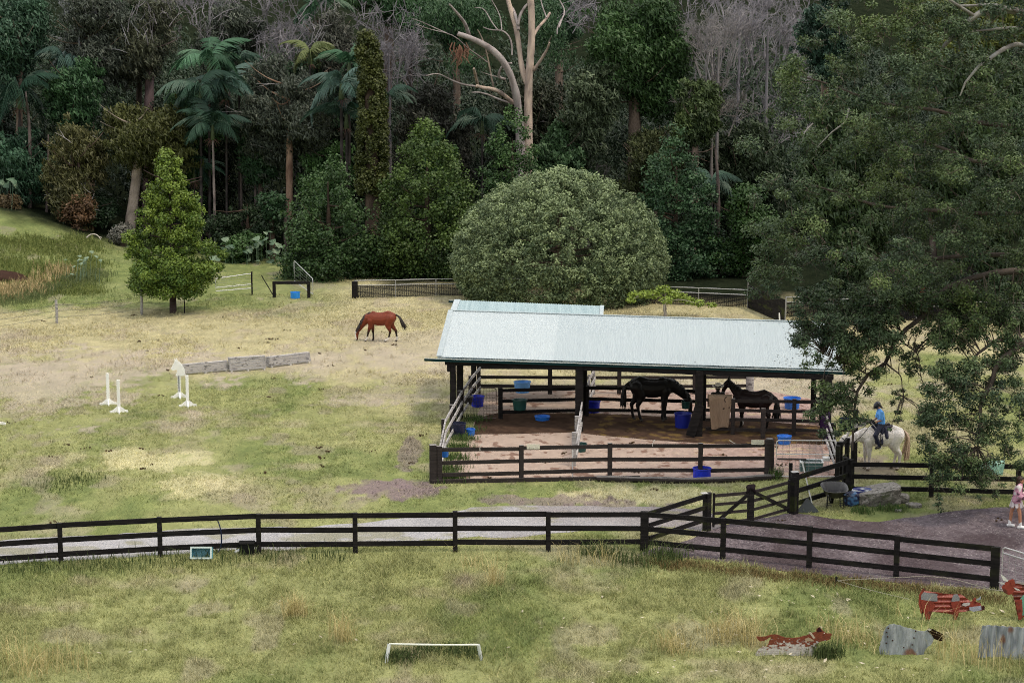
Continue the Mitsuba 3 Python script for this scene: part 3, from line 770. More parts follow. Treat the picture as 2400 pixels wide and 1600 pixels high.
def pail(name, label, cat_, foot, w, h, color, hang=0.0, handle=True, taper=.82, group=None):
    """An open tub with wall thickness, rim and handle, w across the rim, standing on (or hanging above) a ground point."""
    k = thing(name, label, cat_, group)
    r = w / 2
    c = np.asarray(foot, float) + [0, 0, hang]
    m = lathe([[0, 0], [r * taper * .96, 0], [r * taper, .02], [r * .97, h - .03], [r * 1.04, h - .03], [r * 1.04, h], [r * .95, h], [r * taper * .93, .03], [0, .03]], c, 26)
    put(k, 'body', m, 'mat_plastic', True, tint(m, color, .10, 9))
    if handle:
        a = np.linspace(0, np.pi, 9)
        put(k, 'handle', tube(np.stack([c[0] + r * 1.02 * np.cos(a), c[1] - np.sin(a) * r * .5, c[2] + h - .02 + .10 * np.sin(a)], 1), .009, 5), 'mat_metal', True, (.35, .36, .38))
    return k
def pail_px(name, label, cat_, x, ybase, wpx, hpx, color, ground_y=None, **k):
    """Rim width and height in photo pixels; ground_y = photo row of the ground below a hanging tub."""
    g = ground_at(x, ground_y or ybase)
    s = mpp(g)
    hang = 0.0
    if ground_y:
        hang = at_depth(x, ybase, g[1])[2]
    return pail(name, label, cat_, g, wpx * s, hpx * s, color, hang, **k)

pail_px('feed_tub', 'light blue tub hanging on the back yard fence', 'tub', 1224, 919, 40, 26, SKYB, ground_y=933)
pail_px('bucket', 'dark green bucket hanging on the black rails of the left stall', 'bucket', 1218, 960, 35, 25, GRN, ground_y=985)
pail_px('feed_tub', 'shallow blue tray on the bedding of the left stall', 'tub', 1271, 984, 36, 10, MIDB, handle=False, taper=.9)
pail_px('feed_tub', 'deep blue tub by the grass behind the left shed posts', 'tub', 1119, 952, 33, 25, BLUE, handle=False)
pail_px('bucket', 'black bucket hanging beside the deep blue tub at the left posts', 'bucket', 1097, 944, 24, 15, BLK, ground_y=960)
pail_px('feed_bin', 'big navy bin standing at the foot of the front left shed post', 'bin', 1074, 1022, 36, 32, NAVY, handle=False, taper=.9)
pail_px('bucket', 'small bright blue bucket beside the navy bin', 'bucket', 1103, 1020, 22, 16, MIDB)
pail_px('bucket', 'blue bucket hanging inside the front left corner of the yards', 'bucket', 1042, 1070, 21, 19, MIDB, ground_y=1122)
pail_px('feed_tub', 'blue tub behind the rails right of the middle shed post', 'tub', 1390, 966, 34, 28, BLUE, handle=False)
pail_px('bucket', 'dark green bucket on the sand right of the yard divider', 'bucket', 1362, 1058, 27, 20, GRN)
pail_px('feed_tub', 'dark blue tub that the black horse feeds from', 'tub', 1600, 1001, 40, 34, (.008, .018, .24), handle=False, taper=.88)
pail_px('bucket', 'green bucket hanging on the rails beyond the black horse\'s head', 'bucket', 1607, 957, 22, 18, GRN, ground_y=985)
pail_px('feed_tub', 'blue tub on the back ground behind the brown horse', 'tub', 1856, 957, 40, 26, MIDB, handle=False)
pail_px('bucket', 'blue bucket behind the low rail in the right yard', 'bucket', 1838, 1040, 34, 20, MIDB, handle=False)
pail_px('feed_barrel', 'royal blue drum standing behind a front fence post', 'drum', 1645, 1120, 43, 25, (.012, .03, .50), handle=False, taper=.97)
pail_px('feed_tub', 'bright blue tub under the black timber frame in the far paddock', 'tub', 692, 699, 23, 15, BRIGHT, handle=False, taper=.95)

def trough(label, c, size, color, rim, water=None, tilt=0.0, yaw=0.0, wallt=.03):
    k = thing('water_trough', label, 'trough')
    sx, sy, sz = size
    def place(m):
        m.apply_transform(trimesh.transformations.rotation_matrix(tilt, [1, 0, 0]))
        m.apply_transform(trimesh.transformations.rotation_matrix(yaw, [0, 0, 1]))
        m.apply_translation(c); return m
    outer, inner = sbox(-sx / 2, -sy / 2, sx / 2, sy / 2), sbox(-sx / 2 + wallt, -sy / 2 + wallt, sx / 2 - wallt, sy / 2 - wallt)
    w = trimesh.creation.extrude_polygon(outer.difference(inner), sz - .02, engine='earcut')
    fl = trimesh.creation.extrude_polygon(inner, .02, engine='earcut')
    put(k, 'basin', place(cat(w, fl)), 'mat_plastic', False, color)
    lip = trimesh.creation.extrude_polygon(outer.buffer(.010, join_style=2).difference(inner.buffer(-.006, join_style=2)), .03, engine='earcut'); lip.apply_translation([0, 0, sz - .02])
    put(k, 'rim', place(lip), 'mat_plastic', False, rim)
    if water:
        wt = trimesh.creation.extrude_polygon(inner.buffer(-.002), .02, engine='earcut'); wt.apply_translation([0, 0, water])
        put(k, 'water', place(wt), 'mat_plastic', False, (.01, .015, .03))
    return k
g = ground_at(1905, 1102)
k = trough('low white rimmed green trough behind the galvanised yard gate', g + [-.06, 0, 0], [.78, .55, .34], (.05, .12, .12), (.62, .66, .68), water=.24, yaw=-.08)
put(k, 'float_box', brick(g + [.47, .10, .40], [.24, .3, .10], -.08, .01), 'mat_plastic', False, (.60, .61, .61))
put(k, 'float_ball', trimesh.creation.icosphere(2, .05).apply_translation(g + [.5, -.3, .12]), 'mat_plastic', True, (.5, .55, .5))
g = ground_at(474, 1313)
k = trough('white rimmed blue plastic tub tipped on its side in front of the foreground fence', g + [0, .10, .19], [.60, .33, .30], (.10, .30, .38), (.46, .56, .56), tilt=math.radians(72))
k = thing('water_hose', 'dark blue hose with a brass tap hooked over the foreground fence above the tipped tub', 'hose')
Yh = near[4][1] - .12
put(k, 'hose', tube(spline([at_depth(508, 1214, Yh) + [0, 0, 0], at_depth(515, 1232, Yh - .05), at_depth(519, 1258, Yh - .06), at_depth(516, 1284, Yh - .06), at_depth(506, 1300, Yh - .1)], 16), .019, 7), 'mat_plastic', True, (.008, .014, .045))
put(k, 'tap', skin([(at_depth(509, 1217, Yh), .022, at_depth(501, 1211, Yh), .018), (at_depth(503, 1212, Yh), .014, at_depth(512, 1209, Yh), .012), (at_depth(501, 1211, Yh), .014, at_depth(500, 1207, Yh), .012)], .02, 2), 'mat_metal', True, (.42, .42, .42))
g = ground_at(578, 1300)
k = thing('pump_box', 'small black box on the ground at the foreground fence post right of the tipped tub', 'box')
put(k, 'box', brick(g + [0, .1, .17], [.42, .3, .34], .05, .03), 'mat_dull', False, (.012, .013, .013))
put(k, 'lid', brick(g + [0, .1, .352], [.46, .34, .03], .05, .03), 'mat_dull', False, (.02, .02, .02))
put(k, 'elbow', skin([(g + [-.3, 0, .1], .05, g + [-.2, .05, .14], .05)], .03, 2), 'mat_plastic', True, (.55, .58, .6))

# ---------------------------------------------------------------- jumps
def jump_stand(label, x, y, h, w=.075, head=None, yaw=0.0):
    k = thing('jump_stand', label, 'jump stand')
    g = ground_at(x, y)
    W = (.82, .83, .84)
    put(k, 'upright', brick(g + [0, 0, h / 2 + .02], [w * 1.5, w * 1.5, h], yaw, .01), 'mat_plastic', False, W)
    for i, a in enumerate((yaw + .25, yaw + .25 + np.pi / 2, yaw + .25 + np.pi, yaw + .25 - np.pi / 2)):
        d = np.array([math.cos(a), math.sin(a), 0])
        prof = Polygon([(.02, 0), (.36, 0), (.36, .07), (.24, .10), (.12, .20), (.02, .26)])
        m = trimesh.creation.extrude_polygon(prof, .05, engine='earcut'); m.apply_translation([0, 0, -.025])
        R = np.eye(4); R[:3, 0] = d; R[:3, 1] = [0, 0, 1]; R[:3, 2] = np.cross(d, [0, 0, 1]); R[:3, 3] = g
        m.apply_transform(R)
        put(k, 'foot', m, 'mat_plastic', False, W)
    return k, g
jump_stand('plain white jump stand, the farthest left with a peg near its foot', 254, 948, 1.28)
jump_stand('plain white jump stand standing nearest on the left', 279, 966, 1.30)
jump_stand('plain white jump stand in front of the horse headed one', 440, 952, 1.26)
k, g = jump_stand('white jump stand cut out as a horse head on top, beside the grey plank boxes', 421, 932, 1.42)
hp = [(401, 863), (405, 855), (409, 846), (409, 839), (412, 844), (414, 838), (416, 845), (423, 850), (429, 857), (433, 866), (433, 880), (412, 880), (416, 867), (411, 866), (406, 868), (403, 866)]
put(k, 'horse_head', plate(hp, g[1] - .03, .05), 'mat_plastic', False, (.82, .83, .84))
put(k, 'cup_track', brick(g + [.0, -.065, .75], [.035, .02, .95], 0), 'mat_dull', False, (.06, .07, .10))
k2 = thing('jump_stand', 'white jump stand foot cut by the left edge of the picture', 'jump stand')
g = ground_at(-8, 995)
put(k2, 'upright', brick(g + [-.12, 0, .6], [.11, .11, 1.2], 0, .01), 'mat_plastic', False, (.8, .8, .79))
put(k2, 'foot', beam(g + [-.1, 0, .1], g + [.36, 0, .035], .05, .09), 'mat_plastic', False, (.8, .8, .79))
for lab, a, b, top in (('grey weathered plank jump box, left one touching the horse head stand', (428, 880), (536, 870), 24), ('grey weathered plank jump box, middle and tallest of the three', (539, 872), (624, 866), 32), ('grey weathered plank jump box, right one with a white top edge', (632, 862), (729, 850), 24)):
    pa, pb = ground_at(*a), ground_at(*b)
    k = thing('jump_box', lab, 'jump')
    hgt = top * mpp(pa) * 0.98
    d = unit(pb - pa); nb = np.array([-d[1], d[0], 0])
    for i in range(4):
        z0, z1 = .07 + (hgt - .07) * i / 4, .07 + (hgt - .07) * (i + .96) / 4
        ln = nb * (.12 * (i + .5) / 4)
        put(k, 'plank', beam(pa + ln + [0, 0, (z0 + z1) / 2], pb + ln + [0, 0, (z0 + z1) / 2], .025 + .004 * (i % 2), z1 - z0, unit(np.array([0, 0, 1]) + nb * .25)), 'mat_grey_wood')
    put(k, 'top_board', beam(pa + nb * .20 + [0, 0, hgt + .012], pb + nb * .20 + [0, 0, hgt + .012], .22, .024), 'mat_grey_wood')
    for q in (pa + d * .04, pb - d * .04):
        put(k, 'end_board', beam(q + nb * .06 + [0, 0, hgt * .5 + .02], q + nb * .38 + [0, 0, hgt * .5 + .02], .03, hgt * .9), 'mat_grey_wood')
    for t in (.05, .5, .95):
        put(k, 'foot', brick(pa + (pb - pa) * t + nb * .1 + [0, 0, .035], [.06, .3, .07], math.atan2(d[1], d[0])), 'mat_dull', False, (.55, .54, .53))

# ---------------------------------------------------------------- white pipe hoop on the near lawn
g0, g1 = ground_at(905, 1552), ground_at(1128, 1546)
k = thing('goal_frame', 'low white pipe hoop like a small goal on the near lawn', 'frame')
t0, t1 = at_depth(912, 1508, g0[1] + .1), at_depth(1121, 1510, g0[1] + .1)
put(k, 'crossbar', tube(spline([t0, (t0 + t1) / 2 + [0, 0, -.012], t1], 9), .026, 8), 'mat_plastic', True, (.62, .65, .60))
put(k, 'leg', tube([t0, g0 - [0, 0, .03]], .043, 8), 'mat_plastic', True, (.60, .64, .66))
put(k, 'leg', tube([t1, g1 - [0, 0, .0]], .043, 8), 'mat_plastic', True, (.60, .64, .66))

# ---------------------------------------------------------------- wheelbarrow, tools, boulders, bags
g = ground_at(1955, 1190)
k = thing('wheelbarrow', 'black wheelbarrow with a deep grey lined tray facing the camera', 'wheelbarrow')
def ringp(w, d, cy, z, tilt, n=28, p=3.2):
    a = np.arange(n) * 2 * np.pi / n
    c, s = np.cos(a), np.sin(a)
    x = np.sign(c) * np.abs(c) ** (2 / p) * w / 2 * (1 - .10 * np.sign(-s) * np.abs(s))
    y = np.sign(s) * np.abs(s) ** (2 / p) * d / 2
    return np.stack([x, cy + y, z + y * tilt], 1)
rings = [ringp(.40, .40, .06, .36, .05), ringp(.60, .66, .05, .46, .08), ringp(.80, .96, .02, .67, .13), ringp(.86, 1.02, .02, .685, .13), ringp(.80, .96, .02, .69, .13), ringp(.58, .64, .05, .50, .08), ringp(.37, .38, .06, .40, .05)]
v = np.vstack(rings + [rings[0].mean(0)[None], rings[-1].mean(0)[None]]) + g
n = 28; f = []
for r_ in range(len(rings) - 1):
    for s in range(n):
        a, b = r_ * n + s, r_ * n + (s + 1) % n
        f += [[a, b, b + n], [a, b + n, a + n]]
L = len(rings) * n
for s in range(n):
    f += [[L, (s + 1) % n, s], [L + 1, (len(rings) - 1) * n + s, (len(rings) - 1) * n + (s + 1) % n]]
tray = trimesh.Trimesh(v, f, process=False)
col = np.tile([.012, .012, .014], (len(v), 1)); col[3 * n:] = [.030, .030, .035]; col[3 * n:5 * n] = [.085, .085, .09]
put(k, 'tray', tray, 'mat_plastic', True, col)
for s in (-1, 1):
    put(k, 'handle', tube([g + [s * .12, .62, .36], g + [s * .20, .0, .36], g + [s * .30, -.55, .55], g + [s * .31, -.72, .56]], .02, 7), 'mat_metal', True, (.02, .02, .02))
    put(k, 'leg', tube([g + [s * .24, -.22, .44], g + [s * .27, -.22, .02], g + [s * .22, .12, .02], g + [s * .2, .14, .38]], .018, 7), 'mat_metal', True, (.02, .02, .02))
    for z in (.14, .22, .30):
        put(k, 'rung', tube([g + [s * .12, -.22, z], g + [s * .28, -.22, z]], .012, 6), 'mat_metal', True, (.02, .02, .02))
wm = trimesh.creation.torus(.15, .055, 22, 10); wm.apply_transform(trimesh.transformations.rotation_matrix(np.pi / 2, [0, 1, 0])); wm.apply_translation(g + [0, .55, .205])
wh = put(k, 'wheel', wm, 'mat_dull', True, (.012, .012, .012))
hb = trimesh.creation.cylinder(.09, .07, sections=16); hb.apply_transform(trimesh.transformations.rotation_matrix(np.pi / 2, [0, 1, 0])); hb.apply_translation(g + [0, .55, .205])
put(wh, 'hub', hb, 'mat_metal', False, (.18, .18, .19))
for i in range(2):
    put(k, 'clod', trimesh.creation.icosphere(1, .03).apply_translation(g + [-.12 + .08 * i, -.2, .46 + .01 * i]), 'mat_stone')

g = ground_at(1905, 1192)
k = thing('hay_rake', 'long rake with a pale grey handle and wide black fan head leaning by the wheelbarrow', 'rake')
top = at_depth(1880, 1078, g[1] + .55); foot = ground_at(1906, 1194)
h0 = ground_at(1893, 1178)
put(k, 'handle', tube([at_depth(1886, 1082, h0[1] + .5), h0 + [0, 0, .36]], .017, 7), 'mat_dull', True, (.05, .06, .04))
pts = np.array([[-.03, .42], [.03, .42], [.36, .02], [.30, .0], [-.30, .0], [-.36, .02]])
m = trimesh.creation.extrude_polygon(Polygon(pts), .025, engine='earcut')
m.vertices = np.stack([m.vertices[:, 0], m.vertices[:, 2] + m.vertices[:, 1] * .25, m.vertices[:, 1]], 1) + ground_at(1893, 1201) + [0, 0, .01]
put(k, 'fan_head', m, 'mat_plastic', False, (.030, .038, .045))
k = thing('broom_pole', 'long white pole leaning across the rake against the black fence', 'pole')
put(k, 'pole', tube([at_depth(1880, 1080, foot[1] + .6), foot + [0, 0, .02]], .022, 8), 'mat_plastic', True, (.55, .56, .56))
put(k, 'grip', tube([at_depth(1880, 1080, foot[1] + .6), at_depth(1881, 1087, foot[1] + .57)], .026, 8), 'mat_plastic', True, (.66, .66, .66))

def boulder(label, c, size, seed, yaw=0.0, flat=.6):
    m = trimesh.creation.icosphere(4, 1.0)
    v = m.vertices.copy()
    v = np.sign(v) * np.abs(v) ** .72
    n = meshkit.fbm(v * 1.3 + seed, 4, seed)[:, None] - .5
    n2 = meshkit.fbm(v * 4.5 + seed, 3, seed)[:, None] - .5
    v = v * (1 + .45 * n + .14 * n2)
    v[:, 2] = np.minimum(v[:, 2], flat + .10 * (meshkit.fbm(v * 2.0, 3, seed + 4) - .5) * 2)
    m.vertices = v * np.asarray(size) / 2
    m.apply_transform(trimesh.transformations.rotation_matrix(-.14 if size[0] > 1 else .05, [0, 1, 0]))
    m.apply_transform(trimesh.transformations.rotation_matrix(yaw, [0, 0, 1]))
    m.apply_translation(c)
    return solo('boulder', label, 'rock', m, 'mat_stone', True)
boulder('big flat topped grey boulder right of the wheelbarrow', ground_at(2058, 1180) + [0, .15, .18], [1.55, 1.1, 1.0], 3, .25)
boulder('flat pale stone on the grass right of the big boulder', ground_at(2142, 1187) + [0, 0, .04], [.52, .4, .22], 8)
boulder('low mossy rock just behind the right end of the big boulder', ground_at(2112, 1180) + [0, .25, .12], [.62, .5, .44], 12)
boulder('small tan stone at the gravel edge below the big boulder', ground_at(2106, 1198) + [0, 0, .03], [.22, .2, .14], 15)
boulder('small grey stone under the foreground fence right of the branching fence', ground_at(1617, 1290) + [0, 0, .03], [.26, .2, .14], 19)
def sack(label, c, size, color, stripe, seed):
    m = trimesh.creation.icosphere(3, 1.0); v = m.vertices
    v = np.sign(v) * np.abs(v) ** .6
    v = v * (1 + .22 * (meshkit.fbm(v * 2.2 + seed, 3, seed)[:, None] - .5))
    m.vertices = v * np.asarray(size) / 2 + c
    col = tint(m, color, .2)
    z = (meshkit.noise(v * [2.5, 1, 3] + seed) > .62)
    col[z] = stripe
    return solo('feed_bag', label, 'bag', m, 'mat_plastic', True, col)
g = ground_at(1996, 1188)
sack('dark blue feed bag stuffed between the wheelbarrow and the boulder', g + [.02, .25, .2], [.5, .4, .48], (.008, .012, .05), (.06, .16, .34), 3)
sack('blue and white feed bag lying half behind the boulder', g + [.42, .55, .30], [.7, .4, .42], (.02, .03, .16), (.62, .64, .68), 7)

# rugs and gear at the right end of the shed
def drape(name, label, cat_, a, b, drop_front, drop_back, mat, color=None, thick=.012, seed=0, flare=.12):
    """Cloth hanging over a rail from a to b."""
    a, b = np.asarray(a), np.asarray(b)
    d = unit(b - a); nf = np.array([d[1], -d[0], 0.0])
    n, m_ = 26, 22
    P = []
    for i in range(n):
        t = i / (n - 1)
        base = a + (b - a) * t
        row = []
        for j in range(m_):
            s = j / (m_ - 1)
            L = s * (drop_front + drop_back) - drop_back
            wob = .02 * math.sin(t * 9 + seed) * min(1, abs(L) / .3) + .012 * math.sin(t * 23 + seed * 2) * min(1, abs(L) / .4)
            side = .105 * (1 if L >= 0 else -1) * min(1, abs(L) / .08)
            sag = .04 * math.sin(t * 5 + seed)
            row.append(base + nf * (side + wob + .012 * (L > 0)) + np.array([0, 0, .03 - abs(L) * (1 + sag)]) + d * (flare * max(L, 0) * (t - .5)))
        P.append(row)
    P = np.array(P); v = P.reshape(-1, 3)
    f = [[i * m_ + j, (i + 1) * m_ + j, (i + 1) * m_ + j + 1, i * m_ + j + 1] for i in range(n - 1) for j in range(m_ - 1)]
    nrm = np.array(trimesh.Trimesh(v, np.vstack([[q[0], q[1], q[2]] for q in f] + [[q[0], q[2], q[3]] for q in f]), process=False).vertex_normals)
    v2 = v - nrm * thick; k_ = len(v)
    F = [q for q in f] + [[q[3] + k_, q[2] + k_, q[1] + k_, q[0] + k_] for q in f]
    for j in range(m_ - 1):
        for i in (0, n - 1):
            x, y = i * m_ + j, i * m_ + j + 1
            F.append([x, y, y + k_, x + k_])
    for i in range(n - 1):
        for j in (0, m_ - 1):
            x, y = i * m_ + j, (i + 1) * m_ + j
            F.append([x, y, y + k_, x + k_])
    mesh = (np.vstack([v, v2]), np.array(F))
    return thing(name, label, cat_), mesh
rail_top = lambda x: at_depth(x, 926, ground_at(1700, 1017)[1] - .02)
k, m = drape('horse_rug', 'brown canvas horse rug hanging over the rail in front of the brown horse', 'rug', at_depth(1659, 925, S3[0][1]), at_depth(1716, 926, S3[0][1]), 1.28, .5, 'mat_canvas', flare=-.22, seed=1)
put(k, 'cloth', m, 'mat_canvas', True)
put(k, 'binding', tube(spline([at_depth(1703, 929, S3[0][1] - .12), at_depth(1698, 938, S3[0][1] - .13), at_depth(1706, 947, S3[0][1] - .13), at_depth(1694, 958, S3[0][1] - .12), at_depth(1712, 954, S3[0][1] - .12)], 18), .022, 6), 'mat_dull', True, (.05, .035, .03))
p = ground_at(1933, 1055)
k, m = drape('horse_rug', 'dark purple rug hanging over the end rail beside the galvanised gate', 'rug', at_depth(1924, 972, p[1]), at_depth(1944, 966, p[1]), .92, .8, 'mat_dull', seed=4, flare=.1)
put(k, 'cloth', m, 'mat_dull', True, (.035, .018, .055))
k = thing('yard_fence', 'pale grey rails at the right end of the yards beside the purple rug', 'fence')
fence_run(k, [ground_at(1938, 1040), ground_at(1950, 1075), ground_at(1966, 1124)], 1.3, ((.0, .10), (.42, .12), (.84, .12)), 'mat_black_wood', post=.2, front=True, rail_mat='mat_grey_wood')
k = thing('yard_fence', 'black rails and slim post at the far right end of the shed', 'fence')
fence_run(k, [ground_at(1905, 985), ground_at(1925, 988)], 1.9, ((.05, .12), (.5, .12), (.95, .12), (1.35, .12)), 'mat_black_wood', post=.16)
c = at_depth(1980, 990, ground_at(1985, 1120)[1])
k, m = drape('horse_rug', 'navy blue saddle cloth hung on the post beside the white horse', 'rug', c + [-.16, 0, .16], c + [.20, 0, .20], .42, .35, 'mat_dull', seed=6)
put(k, 'cloth', m, 'mat_dull', True, (.010, .014, .060))
k = thing('yard_fence', 'short post and rail by which the white horse stands, under the hanging branch', 'fence')
fence_run(k, [ground_at(1962, 1128) , ground_at(1984, 1110)], 1.25, ((.0, .12), (.5, .12)), 'mat_black_wood', post=.14)

# finger post sign
p = ground_at(2004, 1085)
k = thing('finger_post', 'wooden finger post with two pointed boards beside the rider', 'sign')
put(k, 'post', brick(p + [0, 0, .95], [.11, .11, 1.95], .2, .01), 'mat_black_wood')
def finger(a, b, hgt, color, text, tcol, mat='mat_black_wood'):
    a, b = np.asarray(a), np.asarray(b); d = unit(b - a); L_ = np.linalg.norm(b - a)
    pg = Polygon([(0, -hgt / 2), (L_ - hgt * .7, -hgt / 2), (L_, 0), (L_ - hgt * .7, hgt / 2), (0, hgt / 2)])
    m = trimesh.creation.extrude_polygon(pg, .03, engine='earcut')
    R = np.eye(4); R[:3, 0] = d; R[:3, 1] = unit([0, 0, 1] - d * d[2]); R[:3, 2] = np.cross(R[:3, 0], R[:3, 1]); R[:3, 3] = a
    m.apply_transform(R)
    f_ = put(k, 'finger_board', m, mat)
    if not text:                                # weathered strokes that cannot be read
        rr = np.random.default_rng(4)
        ms, at = [], .14 * L_
        while at < .72 * L_:
            w_ = rr.uniform(.02, .035)
            ms.append(brick([at, 0, .033], [w_ * .5, hgt * rr.uniform(.25, .5), .006], rr.uniform(-.5, .5))); at += w_ * 1.4
        t = cat(*ms); t.apply_transform(R)
        put(f_, 'faded_lettering', t, 'mat_dull', False, tcol)
        return
    t = meshkit.text_mesh(text, hgt * .52, .006, True)
    t.vertices[:, 0] *= .62 * L_ / max(t.bounds[1][0], .01); t.apply_translation([.10 * L_, -hgt * .26, .031])
    t.apply_transform(R)
    put(f_, 'lettering', t, 'mat_dull', False, tcol)
Yp = p[1] - .12
finger(at_depth(2003, 980, Yp), at_depth(2051, 989, Yp), .155, None, 'TO REST', (.34, .31, .29))
finger(at_depth(2001, 999, Yp), at_depth(2034, 991, Yp), .13, None, '', (.10, .09, .09), 'mat_grey_wood')

# green tarpaulin bundle over the fence rail under the oak
p = ground_at(2320, 1168)
k, m = drape('tarpaulin', 'pale mint green sheet hung over the right fence behind the leaves', 'tarpaulin', at_depth(2296, 1082, p[1] - .08), at_depth(2354, 1080, p[1] - .08), .46, .4, 'mat_plastic', seed=2, flare=-.3)
put(k, 'cloth', m, 'mat_plastic', True, (.33, .60, .50))

# droppings and clods on the paddock, pale fallen leaves on the near lawn
r_ = np.random.default_rng(314)
ms = []
P_ = np.vstack([scatter(80, 1250, 720, 61), scatter(30, 1110, 1030, 62)])
for q in P_:
    for _ in range(int(r_.integers(3, 8))):
        b_ = trimesh.creation.icosphere(1, r_.uniform(.02, .042)); b_.vertices *= [1, 1, .9]
        ms.append(b_.apply_translation(q + [r_.normal() * .09, r_.normal() * .09, .03]))
m = cat(*ms)
solo('droppings', 'dark horse droppings and clods scattered over the paddock and yards', 'droppings', m, 'mat_dull', True, tint(m, (.065, .045, .028), .4, 9), kind='stuff')
P_ = scatter(420, 1630, 1380, 63)
P_ = P_[r_.uniform(size=len(P_)) < np.clip(.15 + (P_[:, 0] + 2) * .09, .12, 1)]
lv = []
for q in P_:
    th = r_.uniform(0, 6.28); L_ = r_.uniform(.03, .09); d = np.array([math.cos(th), math.sin(th), r_.normal() * .2]) * L_; n_ = np.array([-d[1], d[0], .02]) * r_.uniform(.25, .5)
    q = q + [0, 0, r_.uniform(.04, .10)]
    lv.append((np.array([q - d, q + n_, q + d, q - n_]), np.array([[0, 1, 2], [0, 2, 3]])))
m = cat(*lv)
solo('fallen_leaves', 'pale dry leaves lying over the near lawn', 'leaves', m, 'mat_dull', False, tint(m, (.50, .46, .36), .5, 30), kind='stuff')
# ---------------------------------------------------------------- cut metal animals on the near lawn
def animal(label, x, y):
    return thing('metal_animal', label, 'sculpture'), ground_at(x, y)[1]

k, Yd = animal('rusty running dog cut from sheet metal, red brown above and bare grey below', 1850, 1536)
dog = [(1770, 1532), (1778, 1520), (1790, 1513), (1797, 1515), (1803, 1500), (1809, 1490), (1800, 1495), (1790, 1501), (1780, 1501), (1773, 1494), (1773, 1490), (1790, 1491), (1803, 1487), (1813, 1485), (1822, 1486), (1838, 1492), (1855, 1494), (1872, 1492), (1888, 1488), (1899, 1484), (1905, 1481), (1913, 1479), (1914, 1473), (1920, 1468), (1924, 1472), (1930, 1478), (1938, 1483), (1948, 1483), (1950, 1486), (1946, 1492), (1948, 1496), (1936, 1500), (1922, 1502), (1914, 1508), (1910, 1530), (1908, 1541), (1870, 1541), (1850, 1533), (1820, 1533), (1800, 1533), (1780, 1537), (1773, 1538)]
put(k, 'body', plate(dog, Yd, .012, wave=('x', .16, .006)), 'mat_rust_plate')
put(k, 'collar', plate([(1895, 1480), (1900, 1479), (1911, 1493), (1906, 1495)], Yd, .008, -.014), 'mat_metal', False, (.50, .42, .36))
put(k, 'ear', plate([(1914, 1479), (1917, 1470), (1922, 1468), (1926, 1479)], Yd, .008, -.016), 'mat_dull', False, (.04, .016, .02))
put(k, 'patch', plate([(1886, 1496), (1894, 1492), (1906, 1498), (1908, 1501), (1888, 1501)], Yd, .006, -.013), 'mat_metal', False, (.42, .33, .25))
put(k, 'eye', trimesh.creation.icosphere(1, .014).apply_translation(at_depth(1932, 1483, Yd - .02)), 'mat_plastic', True, (.55, .55, .5))
for x in (1778, 1905):
    put(k, 'stake', tube([at_depth(x, 1525, Yd + .02), [at_depth(x, 1525, Yd)[0], Yd + .02, -.1]], .012, 6), 'mat_dull', True, (.06, .04, .03))

k, Yd = animal('galvanised grey sheep cut from sheet metal with a dark brown head', 2130, 1533)
rs = np.random.default_rng(6)
outline = [(2063, 1534), (2060, 1522), (2064, 1505), (2070, 1487), (2077, 1468), (2084, 1461), (2096, 1461), (2110, 1465), (2130, 1471), (2150, 1476), (2168, 1478), (2178, 1475), (2186, 1474), (2190, 1485), (2190, 1494), (2184, 1505), (2176, 1514), (2168, 1522), (2164, 1536), (2150, 1540), (2090, 1540)]
sh = []
for a, b in zip(outline, outline[1:] + outline[:1]):
    for t in np.linspace(0, 1, 5)[:-1]:
        sh.append((a[0] + (b[0] - a[0]) * t + rs.uniform(-1, 1), a[1] + (b[1] - a[1]) * t + rs.uniform(-1, 1)))
put(k, 'body', plate(sh, Yd, .012, wave=('x', .34, .022)), 'mat_galvanised')
put(k, 'head', plate([(2172, 1475), (2176, 1470), (2186, 1472), (2193, 1476), (2204, 1481), (2212, 1486), (2213, 1491), (2210, 1497), (2203, 1494), (2209, 1499), (2204, 1500), (2196, 1498), (2188, 1494), (2184, 1487)], Yd, .014, -.034), 'mat_dull', False, (.020, .012, .008))
put(k, 'ear', plate([(2172, 1473), (2177, 1470), (2183, 1473), (2178, 1476)], Yd, .006, -.052), 'mat_metal', False, (.55, .52, .48))
put(k, 'eye', trimesh.creation.icosphere(1, .014).apply_translation(at_depth(2195, 1482, Yd - .05)), 'mat_plastic', True, (.25, .24, .2))
for x, y in ((2082, 1471), (2078, 1481), (2077, 1506), (2080, 1491), (2146, 1478), (2142, 1494), (2138, 1510), (2118, 1516), (2092, 1500)):
    put(k, 'rivet', trimesh.creation.icosphere(1, .02).apply_translation(at_depth(x, y, Yd - .028)), 'mat_dull', True, (.05, .03, .025))

